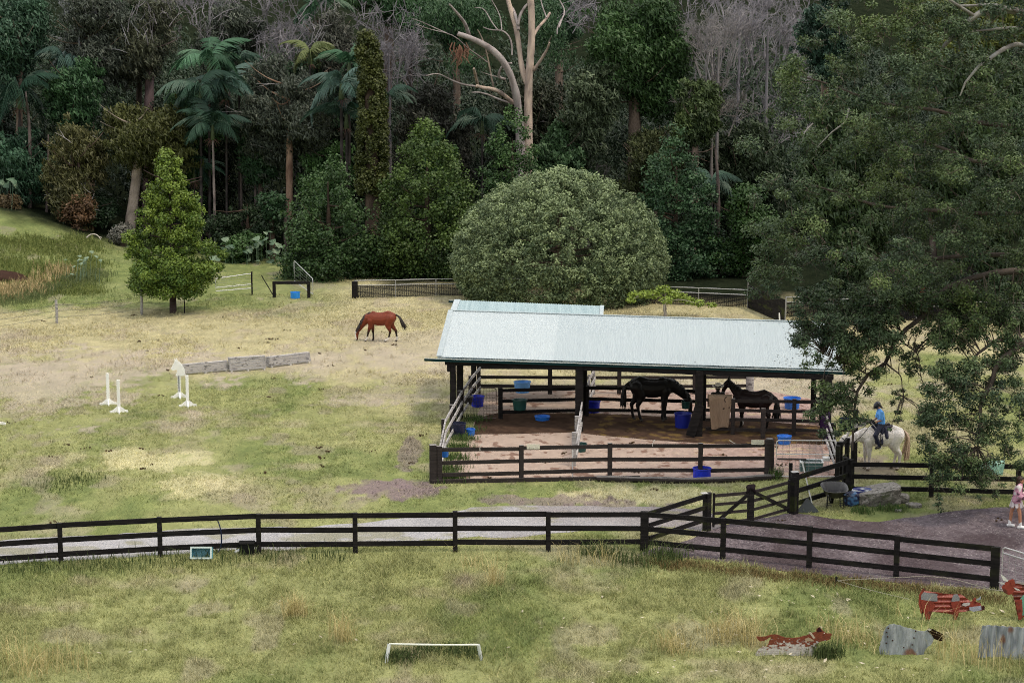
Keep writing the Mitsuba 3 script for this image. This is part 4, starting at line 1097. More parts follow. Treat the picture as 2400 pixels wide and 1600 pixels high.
def red_cow(label, x, y, parts, stakes):
    k, Yd = animal(label, x, y)
    for name, poly, back, mat, col, wave in parts:
        put(k, name, plate(poly, Yd, .01, back, wave), mat, False, col)
    for sx, sy in stakes:
        put(k, 'stake', tube([at_depth(sx, sy, Yd + .03), [at_depth(sx, sy, Yd)[0], Yd + .03, -.1]], .014, 6), 'mat_dull', True, (.06, .04, .03))
    return k, Yd
GREYP = (.26, .27, .31)
k, Yd = red_cow('red corrugated metal cow with grey patches, head stretched to the right', 2230, 1452, [
    ('body', [(2158, 1388), (2164, 1376), (2170, 1384), (2196, 1387), (2228, 1392), (2250, 1391), (2262, 1398), (2274, 1408), (2290, 1411), (2292, 1426), (2270, 1430), (2248, 1434), (2238, 1440), (2220, 1437), (2186, 1432), (2176, 1440), (2164, 1436), (2157, 1420), (2153, 1405)], 0, 'mat_red_sheet', None, ('z', .125, .022)),
    ('rump_patch', [(2158, 1386), (2170, 1387), (2196, 1390), (2196, 1407), (2176, 1406), (2158, 1403)], -.03, 'mat_metal', GREYP, None),
    ('hind_leg', [(2157, 1403), (2182, 1406), (2192, 1416), (2184, 1432), (2180, 1446), (2176, 1452), (2170, 1452), (2166, 1436), (2160, 1424)], -.026, 'mat_red_sheet', None, None),
    ('tail', [(2163, 1376), (2153, 1392), (2152, 1412), (2157, 1436), (2160, 1434), (2156, 1408), (2158, 1392), (2168, 1380)], -.04, 'mat_red_sheet', None, None),
    ('shoulder_patch', [(2230, 1402), (2234, 1392), (2243, 1390), (2248, 1398), (2248, 1406), (2229, 1408)], -.034, 'mat_metal', GREYP, None),
    ('fore_leg', [(2229, 1406), (2248, 1404), (2251, 1414), (2246, 1434), (2241, 1450), (2235, 1450), (2234, 1430), (2228, 1414)], -.03, 'mat_red_sheet', None, None),
    ('neck_band', [(2256, 1412), (2272, 1410), (2275, 1415), (2262, 1419), (2254, 1416)], -.03, 'mat_metal', (.55, .52, .55), None),
    ('head', [(2270, 1418), (2276, 1408), (2281, 1400), (2285, 1407), (2296, 1411), (2300, 1418), (2306, 1419), (2307, 1427), (2296, 1430), (2278, 1430), (2270, 1427)], -.035, 'mat_red_sheet', None, None),
    ('nose_band', [(2270, 1421), (2298, 1417), (2299, 1427), (2280, 1431), (2271, 1427)], -.048, 'mat_metal', (.36, .38, .50), None),
    ('muzzle', [(2299, 1419), (2304, 1416), (2307, 1420), (2306, 1427), (2300, 1428)], -.05, 'mat_dull', (.05, .02, .02), None),
    ('horn', [(2287, 1402), (2294, 1400), (2298, 1395), (2297, 1402), (2290, 1405)], -.04, 'mat_metal', (.36, .40, .52), None),
    ('horn', [(2280, 1402), (2283, 1398), (2287, 1400), (2285, 1408), (2281, 1407)], -.046, 'mat_red_sheet', None, None)], ((2162, 1430), (2240, 1440)))
put(k, 'eye', trimesh.creation.icosphere(1, .018).apply_translation(at_depth(2286, 1411, Yd - .06)), 'mat_dull', True, (.05, .01, .01))
k, Yd = red_cow('red corrugated metal cow cut off by the right edge, facing left with white ears', 2380, 1456, [
    ('body', [(2366, 1370), (2385, 1366), (2470, 1362), (2470, 1440), (2430, 1440), (2420, 1432), (2392, 1450), (2384, 1440), (2378, 1410)], 0, 'mat_red_sheet', None, ('z', .125, .022)),
    ('head', [(2346, 1374), (2354, 1364), (2362, 1358), (2372, 1356), (2378, 1364), (2378, 1378), (2372, 1390), (2362, 1392), (2352, 1386)], -.04, 'mat_red_sheet', None, None),
    ('poll', [(2366, 1360), (2370, 1354), (2376, 1356), (2378, 1366), (2370, 1370)], -.056, 'mat_red_sheet', None, None),
    ('ear', [(2344, 1344), (2352, 1348), (2362, 1358), (2360, 1361), (2350, 1358)], -.05, 'mat_metal', (.62, .64, .66), None),
    ('ear', [(2338, 1361), (2352, 1364), (2354, 1367), (2346, 1367)], -.05, 'mat_metal', (.55, .57, .6), None),
    ('ear', [(2374, 1374), (2386, 1378), (2390, 1382), (2380, 1380)], -.056, 'mat_metal', (.62, .64, .66), None),
    ('back_strip', [(2378, 1364), (2400, 1369), (2470, 1371), (2470, 1365), (2390, 1362)], -.03, 'mat_metal', (.30, .28, .30), None),
    ('fore_leg', [(2378, 1405), (2394, 1402), (2396, 1430), (2393, 1450), (2386, 1450), (2383, 1428)], -.036, 'mat_red_sheet', None, None),
    ('udder_panel', [(2387, 1420), (2390, 1402), (2398, 1392), (2420, 1386), (2440, 1400), (2440, 1440), (2392, 1440)], -.028, 'mat_metal', (.12, .33, .28), None)], ((2388, 1440), (2432, 1436)))
k, Yd = animal('grey corrugated iron body of a cut metal animal at the right edge, bottom corner', 2380, 1546)
cs = [(2293, 1540), (2294, 1518), (2297, 1490), (2303, 1465), (2320, 1464), (2360, 1467), (2410, 1470), (2470, 1474), (2480, 1500), (2470, 1540), (2380, 1547), (2350, 1537)]
put(k, 'body', plate(cs, Yd, .006, wave=('x', .175, .030)), 'mat_galvanised')
for x in (2300, 2390):
    put(k, 'stake', tube([at_depth(x, 1500, Yd + .05), [at_depth(x, 1500, Yd)[0], Yd + .05, -.1]], .014, 6), 'mat_dull', True, (.06, .05, .05))
# net line lying over the lawn behind the animals
pts0 = [ground_at(1960, 1369) + [0, 0, .12], ground_at(2095, 1371) + [0, 0, .22], ground_at(2230, 1372) + [0, 0, .2], ground_at(2320, 1392) + [0, 0, .15], ground_at(2420, 1405) + [0, 0, .2]]
k = thing('electric_tape', 'thin pale fence tape strung low over the lawn behind the red cow', 'tape')
put(k, 'tape', tube(spline(pts0, 30), .007, 4), 'mat_dull', True, (.36, .35, .29))
put(k, 'tape', tube(spline([pts0[0], ground_at(2040, 1392) + [0, 0, .12], ground_at(2130, 1410) + [0, 0, .08]], 20), .007, 4), 'mat_dull', True, (.36, .35, .29))
put(k, 'peg', brick(pts0[0] + [0, 0, -.02], [.05, .05, .24], .3), 'mat_dull', False, (.02, .02, .02))

# ---------------------------------------------------------------- horses
def frame(m, foot, yaw, scale):
    v = np.asarray(m.vertices if hasattr(m, 'vertices') else m, float) * scale
    c, s = math.cos(yaw), math.sin(yaw)
    out = np.stack([v[:, 0] * c - v[:, 1] * s, v[:, 0] * s + v[:, 1] * c, v[:, 2]], 1) + foot
    if hasattr(m, 'vertices'):
        m = m.copy(); m.vertices = out; return m
    return out

def horse(label, foot, yaw, scale, pose, coat, points, socks=(), blaze=False, mane=(.02, .014, .012), tail=None, tail_path=None, legs=None, neck=None, hoof=(.05, .045, .04), mottled=0.0):
    """x runs towards the head, z up, withers at about 1.55 m; one continuous body, with mane, tail, eyes and ears as children."""
    k = thing('horse', label, 'horse')
    if neck is None:
        neck = {'graze': [(.60, 1.22, .235), (.80, 1.02, .185), (1.00, .78, .14), (1.15, .56, .115)],
                'feed': [(.60, 1.26, .24), (.84, 1.13, .19), (1.05, .95, .15), (1.22, .78, .12)],
                'up': [(.56, 1.30, .24), (.76, 1.48, .18), (.92, 1.64, .14), (1.04, 1.76, .115)],
                'level': [(.60, 1.28, .24), (.86, 1.27, .18), (1.08, 1.22, .145), (1.25, 1.15, .12)]}[pose]
    head = {'graze': [(1.15, .56, .115), (1.20, .44, .12), (1.22, .26, .082), (1.21, .10, .062)],
            'feed': [(1.22, .78, .12), (1.28, .66, .125), (1.32, .48, .085), (1.33, .32, .064)],
            'up': [(1.04, 1.76, .115), (1.13, 1.66, .122), (1.22, 1.46, .084), (1.27, 1.31, .062)],
            'level': [(1.25, 1.15, .12), (1.33, 1.05, .122), (1.44, .88, .084), (1.53, .74, .062)]}[pose]
    B = []
    def ch(pts, y=0.0):
        q = [((x, (p[3] if len(p) > 3 else y), z), r) for p in pts for x, z, r in [p[:3]]]
        for (a, ra), (b, rb) in zip(q[:-1], q[1:]): B.append((a, ra, b, rb))
    ch([(.60, 1.20, .25), (.42, 1.17, .30), (.15, 1.12, .315), (-.12, 1.12, .320), (-.38, 1.18, .30), (-.58, 1.24, .265)])
    ch([(.36, 1.42, .125), (.20, 1.34, .14), (-.10, 1.35, .13), (-.42, 1.44, .14), (-.66, 1.34, .14)])
    ch([(.34, 1.40, .12), (.60, 1.28, .18)])
    ch([(.28, 1.43, .10), (.60, neck[0][1] + .09, .13), (neck[1][0] + .0, neck[1][1] + .06, .11)])
    ch(neck); ch(head)
    hx, hz, _ = head[1]
    ch([(head[0][0], head[0][1], .09), (hx + .0, hz, .11)])
    L = legs or {'lf': (.44, .44, .44, .47), 'rf': (.46, .50, .47, .50), 'lh': (-.40, -.64, -.60, -.56), 'rh': (-.36, -.60, -.52, -.48)}
    for nm, s in (('lf', 1), ('rf', -1)):
        e, kn, ft, hf = L[nm]
        y = .145 * s
        ch([(.46, 1.08, .19), (e, .84, .125), (kn * .5 + e * .5, .66, .085), (kn, .49, .064), (kn * .6 + ft * .4, .36, .042), (ft, .15, .048), (hf, .075, .05), (hf + .015, .04, .062)], y)
    for nm, s in (('lh', 1), ('rh', -1)):
        st, hk, ft, hf = L[nm]
        y = .15 * s
        ch([(-.56, 1.20, .24), (st - .04, .92, .185), (st * .5 + hk * .5, .74, .118), (hk, .56, .072), (hk * .6 + ft * .4, .38, .048), (ft, .16, .050), (hf, .08, .052), (hf + .015, .04, .064)], y)
    m = skin(B, .035, 7)
    v = m.vertices
    v[:, 1] *= np.where((v[:, 2] > .75) & (v[:, 0] < .8) & (v[:, 0] > -.9), .93, 1.0)
    v[:, 2] = np.maximum(v[:, 2], 0.0)
    m.vertices = v
    col = tint(m, coat, .18, 3.0)
    x, y, z = v.T
    body_x = (x < .78)
    low = sstep(.78, .42, z) * body_x
    col = col * (1 - low[:, None]) + np.asarray(points)[None] * low[:, None]
    hd = np.array([head[-1][0] - head[0][0], 0, head[-1][1] - head[0][1]]); Lh = np.linalg.norm(hd); hd /= Lh
    rel = v - [head[0][0], 0, head[0][1]]
    along = rel @ hd
    on_head = (np.linalg.norm(rel - along[:, None] * hd, axis=1) < .2) & (along > -.05)
    nose = sstep(Lh * .55, Lh * .95, along) * on_head
    col = col * (1 - .7 * nose[:, None]) + np.asarray(points)[None] * .7 * nose[:, None]
    if blaze:
        out = np.array([-hd[2], 0, hd[0]])
        if (out @ [0.6, 0, .5]) < 0 and pose != 'graze': out = -out
        if pose in ('graze',): out = np.array([1.0, 0, 0.1])
        w = .062 * np.where(along < .16, 1.0, .72)
        front = on_head & (np.abs(y) < w) & (rel @ out > .0) & (along > .04) & (along < Lh * 1.0)
        col[front] = (.72, .68, .66)
    for nm in socks:
        e, kn, ft, hf = L[nm]
        s = 1 if nm[0] == 'l' else -1
        on = (z < .25) & (np.abs(y - (.145 if nm[1] == 'f' else .15) * s) < .12) & (np.abs(x - hf) < .22)
        col[on] = (.66, .62, .58)
    feet_ = (z < .075) & body_x
    col[feet_] = np.asarray(hoof)
    if mottled:
        sp = meshkit.noise(v * 16.0, 3)
        col = np.where((sp > .80)[:, None] & (z > .7)[:, None], col * (1 - mottled), col)
    turn_at, turn = (head[0][0] + .02, 0.0), (.85 if blaze else 0.0)
    def turned(vv, wt):
        a = turn * wt; dx, dy = vv[:, 0] - turn_at[0], vv[:, 1]
        out_ = vv.copy()
        out_[:, 0] = turn_at[0] + dx * np.cos(a) - dy * np.sin(a); out_[:, 1] = dx * np.sin(a) + dy * np.cos(a)
        return out_
    if turn:
        near_head = np.linalg.norm(rel - np.clip(along, -.1, 9)[:, None] * hd, axis=1) < .24
        m.vertices = turned(np.array(m.vertices), sstep(-.10, .16, along) * near_head)
    put(k, 'body', frame(m, foot, yaw, scale), 'mat_coat', True, np.clip(col, 0, 1))
    # ears and eyes
    p0 = np.array([head[0][0], 0, head[0][1]])
    ear_dir = unit(-hd + [0, 0, .25] if pose != 'up' else np.array([0.05, 0, 1.0]))
    for s in (1, -1):
        a = p0 + np.array([0, .06 * s, 0]) - hd * .06
        e = skin([(a, .036, a + ear_dir * .10 + [0, .02 * s, 0], .030), (a + ear_dir * .10 + [0, .02 * s, 0], .030, a + ear_dir * .19 + [0, .03 * s, 0], .008)], .02, 2)
        put(k, 'ear', frame(e, foot, yaw, scale), 'mat_coat', True, np.asarray(coat) * .6)
        c = p0 + hd * .20 + np.array([0, .105 * s, 0]) + np.array([.015, 0, .02])
        c = turned(c[None], np.ones(1))[0]
        put(k, 'eye', frame(trimesh.creation.icosphere(1, .024).apply_translation(c), foot, yaw, scale), 'mat_plastic', True, (.006, .005, .005))
    # mane: locks along the crest
    r = np.random.default_rng(int(abs(foot[0]) * 10) + 3)
    crest = spline([(.52, 0, 1.46)] + [(n_[0] - hd[2] * 0 - .02, 0, n_[1] + n_[2] * .93) if pose in ('up', 'level') else (n_[0] + n_[2] * .62, 0, n_[1] + n_[2] * .62) for n_ in neck], 40)
    locks = []
    for q in crest:
        for _ in range(5):
            s = r.choice((1, 1, -1)) if pose != 'up' else 1
            ln = r.uniform(.12, .26)
            a = q + r.normal(0, .012, 3)
            locks.append(tube([a + [0, 0, .01], a + [r.normal(0, .02), .10 * s, -.02], a + [r.normal(0, .03), .17 * s, -ln]], [.022, .02, .004], 4, False))
    for _ in range(14):
        a = p0 + r.normal(0, .02, 3)
        locks.append(tube([a, a + hd * .12 + [.06, r.normal(0, .03), 0.02], a + hd * r.uniform(.18, .26) + [.05, r.normal(0, .04), 0]], [.02, .016, .004], 4, False))
    mm = cat(*locks)
    put(k, 'mane', frame(mm, foot, yaw, scale), 'mat_hair', True, tint(mm, mane, .3, 12))
    tp = tail_path or [(-.78, 0, 1.36), (-.92, .0, 1.22), (-.98, .0, .9), (-.98, .0, .5)]
    tp = np.asarray(tp, float)
    hair = []
    for _ in range(70):
        sp = r.normal(0, 1, 3) * [.05, .05, .03]
        n_ = len(tp)
        pts = [tp[i] + sp * (i / (n_ - 1)) * (1.3 if i == n_ - 1 else 1.0) + r.normal(0, .008, 3) for i in range(n_)]
        pts[-1] = pts[-1] + (tp[-1] - tp[-2]) * r.uniform(-.35, .2)
        hair.append(tube(spline(pts, 7), [.028, .028, .026, .024, .020, .014, .004], 4, False))
    hm = cat(*hair)
    put(k, 'tail', frame(hm, foot, yaw, scale), 'mat_hair', True, tint(hm, tail or mane, .3, 9))
    return k, L

fa = ground_at(882, 800)
horse('chestnut bay horse grazing in the dry paddock, white blaze and white hind socks', fa + [.20, .0, 0], math.pi - .12, .98, 'graze', (.155, .030, .012), (.012, .007, .007), socks=('lh', 'rh', 'lf'), blaze=True,
      tail_path=[(-.80, 0, 1.38), (-.98, 0, 1.26), (-1.12, .02, 1.0), (-1.28, .03, .70)], legs={'lf': (.46, .58, .66, .72), 'rf': (.44, .40, .38, .40), 'lh': (-.38, -.54, -.44, -.30), 'rh': (-.46, -.76, -.84, -.80)},
      neck=[(.60, 1.20, .235), (.80, 1.00, .185), (.98, .76, .14), (1.12, .56, .115)])
fb_ = ground_at(1528, 985)
horse('black horse under the shed roof with its head down in the blue tub', fb_, .03, 1.13, 'feed', (.006, .005, .006), (.005, .004, .005), mane=(.006, .005, .006),
      legs={'lf': (.46, .47, .46, .48), 'rf': (.40, .36, .34, .36), 'lh': (-.44, -.70, -.66, -.62), 'rh': (-.36, -.52, -.44, -.40)})
fc = ground_at(1765, 1003)
horse('dark brown horse with raised head behind the rails, beside the pale hat', fc, math.pi - .42, .98, 'up', (.020, .010, .011), (.008, .005, .006), mane=(.008, .006, .008), socks=('rf',),
      tail_path=[(-.78, 0, 1.36), (-.90, .0, 1.24), (-.95, .0, .9), (-.95, .02, .42)])
fd = ground_at(2062, 1100)
WH = horse('white grey flecked horse carrying the rider in blue, its head lowered to the left', fd, math.pi + .08, 1.0, 'level', (.66, .63, .61), (.50, .46, .44), mane=(.55, .52, .50), tail=(.50, .37, .28), hoof=(.12, .09, .07), mottled=.25,
      neck=[(.60, 1.24, .24), (.84, 1.17, .18), (1.05, 1.06, .145), (1.22, .95, .12)],
      tail_path=[(-.80, 0, 1.36), (-.93, .0, 1.22), (-.96, .0, .85), (-.92, .0, .35)], legs={'lf': (.44, .43, .44, .46), 'rf': (.46, .50, .49, .50), 'lh': (-.40, -.66, -.62, -.58), 'rh': (-.38, -.62, -.52, -.46)})
wk = WH[0]
W = lambda *p: frame(np.array([p], float), fd, math.pi + .08, 1.0)[0]
def wpath(pts): return frame(np.array(pts, float), fd, math.pi + .08, 1.0)

# ---------------------------------------------------------------- people
def hand(w, d, pn, s=1.0, curl=.5):
    """Palm, four fingers of two joints and a thumb as bones; w wrist, d direction, pn palm normal."""
    d, pn = unit(d), unit(pn); sd = np.cross(d, pn); out = []
    for i, (off, ln) in enumerate(((-.030, .072), (-.010, .084), (.011, .078), (.030, .060))):
        b = w + (d * .085 + sd * off) * s
        out.append((w + (d * .015 + sd * off * .6) * s, .014 * s, b, .0115 * s))
        m_ = b + unit(d + pn * curl) * ln * .5 * s
        t = m_ + unit(d + pn * curl * 2.6) * ln * .5 * s
        out += [(b, .0105 * s, m_, .0095 * s), (m_, .0095 * s, t, .008 * s)]
    b = w + (d * .03 - sd * .036) * s
    m_ = b + unit(d * .8 - sd * .6 + pn * .3) * .035 * s
    out += [(w + d * .012 * s, .013 * s, b, .013 * s), (b, .012 * s, m_, .011 * s), (m_, .011 * s, m_ + unit(d + pn * .5) * .03 * s, .009 * s)]
    return out

def face_bones(c, fwd, up, s=1.0):
    """Skull, jaw, nose, ears round the head centre c."""
    sd = np.cross(up, fwd)
    B = [(c + up * .025 * s - fwd * .012 * s, .088 * s, c - up * .04 * s + fwd * .02 * s, .066 * s), (c - up * .04 * s + fwd * .02 * s, .066 * s, c - up * .085 * s + fwd * .04 * s, .036 * s),
         (c + up * .005 * s + fwd * .080 * s, .014 * s, c - up * .030 * s + fwd * .100 * s, .016 * s)]
    for q in (1, -1):
        B.append((c + sd * .084 * q * s - fwd * .01 * s, .018 * s, c + sd * .088 * q * s - up * .03 * s - fwd * .012 * s, .013 * s))
    return B

SKIN = (.44, .235, .165)
def person(label, J, face, up=(0, 0, 1), palms=None, s=1.0, shoes=True, bare_skin=SKIN, curl=.5):
    k = thing('person', label, 'person')
    f, up = unit(face), unit(up)
    B = face_bones(J['head'], f, up, s)
    B += [(J['neck'], .055 * s, J['head'] - up * .05 * s, .052 * s), (J['chest'], .125 * s, J['neck'] - up * .03 * s, .075 * s)]
    across = unit(J['shoulder_l'] - J['shoulder_r'])
    for t in (-.075, .075):
        B += [(J['pelvis'] + across * t * s, .105 * s, J['waist'] + across * t * .8 * s, .092 * s), (J['waist'] + across * t * .8 * s, .092 * s, J['chest'] + across * t * s, .112 * s)]
    for q in ('l', 'r'):
        B += [(J['chest'] + (J['shoulder_' + q] - J['chest']) * .4, .095 * s, J['shoulder_' + q], .062 * s),
              (J['shoulder_' + q], .056 * s, J['elbow_' + q], .042 * s), (J['elbow_' + q], .041 * s, J['wrist_' + q], .028 * s)]
        d = unit(J['wrist_' + q] - J['elbow_' + q])
        B += hand(J['wrist_' + q], d if palms is None else palms[q][0], unit(np.cross(d, across) * -1) if palms is None else palms[q][1], s, curl)
        B += [(J['pelvis'] + (J['hip_' + q] - J['pelvis']) * .6, .11 * s, J['hip_' + q], .092 * s), (J['hip_' + q], .090 * s, J['knee_' + q], .058 * s), (J['knee_' + q], .057 * s, (J['knee_' + q] * .62 + J['ankle_' + q] * .38), .055 * s),
              ((J['knee_' + q] * .62 + J['ankle_' + q] * .38), .055 * s, J['ankle_' + q], .036 * s), (J['ankle_' + q] - [0, 0, .015], .036 * s, J['toe_' + q], .028 * s)]
    m = skin(B, .018, 4, n=10)
    put(k, 'body', m, 'mat_coat', True, bare_skin)
    sd = np.cross(up, f)
    for q in (1, -1):
        put(k, 'eye', trimesh.creation.icosphere(1, .011 * s).apply_translation(J['head'] + f * .083 * s + sd * .032 * q * s + up * .012 * s), 'mat_plastic', True, (.03, .02, .018))
    put(k, 'mouth', tube([J['head'] + f * .084 * s - up * .062 * s + sd * t * .022 * s for t in (-1, 0, 1)], .006 * s, 5), 'mat_coat', True, (.30, .09, .08))
    return k
def garment(k, name, bones, grow, color, mat='mat_coat', amount=.25, label=None, edge=.02):
    m = skin(bones, edge, 4, grow, n=10)
    return put(k, name, m, mat, True, tint(m, color, amount, 9), label=label)

# rider: sits on the white horse, looking down to the left
seat = W(.03, 0, 1.585)
up_ = np.array([0, 0, 1.0]); fw_ = W(1, 0, 0) - W(0, 0, 0); lf_ = W(0, 1, 0) - W(0, 0, 0)
def R(f, l, u): return seat + fw_ * f + lf_ * l + up_ * u
J = dict(pelvis=R(-.02, 0, .02), waist=R(-.03, 0, .20), chest=R(.02, 0, .40), neck=R(.06, 0, .53), head=R(.11, 0, .66),
         shoulder_l=R(.02, .165, .465), shoulder_r=R(.02, -.165, .465), elbow_l=R(.06, .21, .20), elbow_r=R(.08, -.21, .20), wrist_l=R(.26, .09, .10), wrist_r=R(.27, -.08, .11),
         hip_l=R(.01, .11, .0), hip_r=R(.01, -.11, .0), knee_l=R(.26, .33, -.30), knee_r=R(.26, -.33, -.30), ankle_l=R(.10, .37, -.68), ankle_r=R(.10, -.37, -.68), toe_l=R(.24, .40, -.73), toe_r=R(.24, -.40, -.73))
pk = person('rider in a black helmet and light blue polo shirt sitting on the white horse', J, fw_ * .8 - up_ * .6, up=up_ * .8 + fw_ * .6, palms={'l': (fw_ * .9 - up_ * .2, -lf_), 'r': (fw_ * .9 - up_ * .2, lf_)}, curl=1.4, s=.97)
ac = unit(J['shoulder_l'] - J['shoulder_r'])
tb = [(J['chest'] + ac * t, .112, J['waist'] + ac * t * .8, .10) for t in (-.075, .075)] + [(J['waist'] + ac * t * .8, .10, J['pelvis'] + ac * t + up_ * .06, .108) for t in (-.075, .075)]
for q in ('l', 'r'):
    tb += [(J['chest'] + (J['shoulder_' + q] - J['chest']) * .4, .095, J['shoulder_' + q], .066), (J['shoulder_' + q], .062, J['shoulder_' + q] * .25 + J['elbow_' + q] * .75, .060)]
tb += [(J['chest'], .11, J['neck'] - up_ * .02, .072)]
garment(pk, 'shirt', tb, .014, (.10, .33, .78))
lb = [(J['pelvis'] + ac * t, .108, J['pelvis'] + ac * t + up_ * .04, .105) for t in (-.07, .07)]
for q in ('l', 'r'):
    lb += [(J['pelvis'], .11, J['hip_' + q], .095), (J['hip_' + q], .092, J['knee_' + q], .062), (J['knee_' + q], .06, J['ankle_' + q], .042)]
garment(pk, 'breeches', lb, .016, (.010, .013, .035))
for q in ('l', 'r'):
    garment(pk, 'boot', [(J['ankle_' + q] + up_ * .12, .042, J['ankle_' + q], .04), (J['ankle_' + q] - up_ * .015, .038, J['toe_' + q], .032)], .014, (.008, .008, .009), 'mat_plastic')
    d = unit(J['wrist_' + q] - J['elbow_' + q])
    garment(pk, 'glove', hand(J['wrist_' + q], fw_ * .9 - up_ * .2, -lf_ if q == 'l' else lf_, .97, 1.4) + [(J['wrist_' + q] - d * .05, .03, J['wrist_' + q], .03)], .007, (.008, .008, .010), edge=.012)
hu = unit(up_ * .8 + fw_ * .6); hf = unit(fw_ * .8 - up_ * .6)
h = J['head']
garment(pk, 'helmet', [(h + hu * .055 - hf * .03, .105, h + hu * .045 + hf * .03, .10), (h + hu * .05 + hf * .06, .06, h + hu * .03 + hf * .135, .025)], .01, (.008, .009, .016), 'mat_plastic')
garment(pk, 'hair', [(h - hf * .075 - hu * .02, .05, h - hf * .085 - hu * .13, .03)], .0, (.05, .03, .02), 'mat_hair')
garment(pk, 'chin_strap', [(h + lf_ * .075 - hu * .01 + hf * .02, .008, h - hu * .115 + hf * .03, .008), (h - lf_ * .075 - hu * .01 + hf * .02, .008, h - hu * .115 + hf * .03, .008)], .0, (.01, .01, .01))
k = thing('riding_whip', 'thin whip with a pale grip held across the rider\'s thigh', 'whip')
put(k, 'shaft', tube([J['wrist_l'] + fw_ * .10 + up_ * .02 + lf_ * .03, J['wrist_l'] - fw_ * .28 - up_ * .44 + lf_ * .22], [.013, .007], 6), 'mat_plastic', True, (.40, .40, .42))
# tack lies on the horse
k = thing('saddle', 'dark navy saddle and saddle pad on the white horse', 'saddle')
pad = skin([(W(.28, 0, 1.50), .10, W(.0, 0, 1.44), .13), (W(.0, 0, 1.44), .13, W(-.34, 0, 1.49), .11)] + [(W(a, s * .10, 1.44), .10, W(b, s * .29, z), .06) for s in (1, -1) for a, b, z in ((.18, .22, 1.02), (.0, .05, .98), (-.12, -.14, 1.2))], .03, 3)
put(k, 'pad', pad, 'mat_coat', True, (.012, .013, .035))
put(k, 'seat', skin([(W(.24, 0, 1.60), .05, W(.04, 0, 1.54), .09), (W(.04, 0, 1.54), .09, W(-.26, 0, 1.61), .055)], .03, 2), 'mat_plastic', True, (.012, .010, .012))
for s in (1, -1):
    st = put(k, 'stirrup', tube(wpath([(.10 + .0, s * .38, .93), (.10, s * .44, .86), (.16, s * .44, .80), (.16, s * .34, .80), (.10, s * .34, .86), (.10, s * .38, .93)]), .010, 6), 'mat_metal', True, (.5, .5, .52))
    put(k, 'leather', tube(wpath([(.10, s * .33, 1.35), (.12, s * .40, 1.1), (.10, s * .39, .93)]), .014, 5), 'mat_dull', True, (.012, .01, .01))
k = thing('bridle', 'black bridle and reins on the white horse', 'bridle')
pole = (1.22, .95)
def hoop(c, r, axis_tilt, n=14, w=.014):
    a = np.linspace(0, 2 * np.pi, n)
    ax = unit([math.sin(axis_tilt), 0, math.cos(axis_tilt)]); e1 = np.array([0, 1.0, 0]); e2 = np.cross(ax, e1)
    return tube(wpath([np.array(c) + r * (math.cos(t) * e1 + math.sin(t) * e2) for t in a]), w, 5)
put(k, 'noseband', hoop((1.46, 0, .85), .095, 2.55), 'mat_dull', True, (.012, .012, .012))
put(k, 'browband', hoop((1.29, 0, 1.09), .13, 2.5), 'mat_dull', True, (.012, .012, .012))
for s in (1, -1):
    put(k, 'cheek_piece', tube(wpath([(1.27, s * .125, 1.10), (1.38, s * .115, .97), (1.47, s * .09, .84)]), .012, 5), 'mat_dull', True, (.012, .012, .012))
    put(k, 'rein', tube(spline([W(1.48, s * .085, .83), W(1.05, s * .19, 1.0), W(.7, s * .24, 1.32), (J['wrist_l'] if s > 0 else J['wrist_r']) + fw_ * .07], 14), .011, 5), 'mat_dull', True, (.02, .02, .02))

# stable hand behind the rug
g = ground_at(1681, 1007)
def P(x, y, z): return g + np.array([x, y, z])
J = dict(pelvis=P(0, 0, .95), waist=P(0, 0, 1.12), chest=P(0, -.02, 1.33), neck=P(0, .0, 1.47), head=P(.0, .03, 1.60), shoulder_l=P(-.19, 0, 1.40), shoulder_r=P(.19, 0, 1.40), elbow_l=P(-.24, .06, 1.12), elbow_r=P(.28, .1, 1.15),
         wrist_l=P(-.16, .25, 1.02), wrist_r=P(.30, .32, 1.2), hip_l=P(-.095, 0, .92), hip_r=P(.095, 0, .92), knee_l=P(-.11, .03, .5), knee_r=P(.11, .05, .5), ankle_l=P(-.11, -.01, .085), ankle_r=P(.12, .02, .085), toe_l=P(-.13, .14, .035), toe_r=P(.15, .16, .035))
pk = person('person in a pale brimmed hat and black shirt standing behind the brown rug', J, (.25, .95, -.05))
ac = np.array([-1.0, 0, 0])
tb = [(J['chest'] + ac * t, .112, J['pelvis'] + ac * t + up_ * .02, .108) for t in (-.08, .08)] + [(J['chest'], .11, J['neck'] - up_ * .02, .075)]
for q in ('l', 'r'):
    tb += [(J['chest'] + (J['shoulder_' + q] - J['chest']) * .4, .095, J['shoulder_' + q], .068), (J['shoulder_' + q], .062, J['elbow_' + q], .05), (J['elbow_' + q], .05, J['wrist_' + q], .036)]
garment(pk, 'shirt', tb, .014, (.008, .007, .008))
lb = []
for q in ('l', 'r'):
    lb += [(J['pelvis'], .115, J['hip_' + q], .10), (J['hip_' + q], .095, J['knee_' + q], .07), (J['knee_' + q], .07, J['ankle_' + q] + up_ * .03, .055)]
garment(pk, 'jeans', lb, .012, (.02, .022, .035))
for q in ('l', 'r'):
    garment(pk, 'boot', [(J['ankle_' + q] + up_ * .1, .045, J['ankle_' + q], .042), (J['ankle_' + q] - up_ * .02, .04, J['toe_' + q], .034)], .012, (.02, .015, .012))
garment(pk, 'hair', [(J['head'] + P(0, -.03, .03) - g, .088, J['head'] + P(0, -.06, -.06) - g, .06)], .004, (.02, .014, .01), 'mat_hair')
hc = J['head'] + np.array([0, .0, .055])
hat = lathe([[0, .13], [.05, .135], [.088, .12], [.098, .05], [.105, .012], [.16, .0], [.20, .015], [.205, .02], [.16, -.008], [.10, -.006], [0, -.002]], hc, 28)
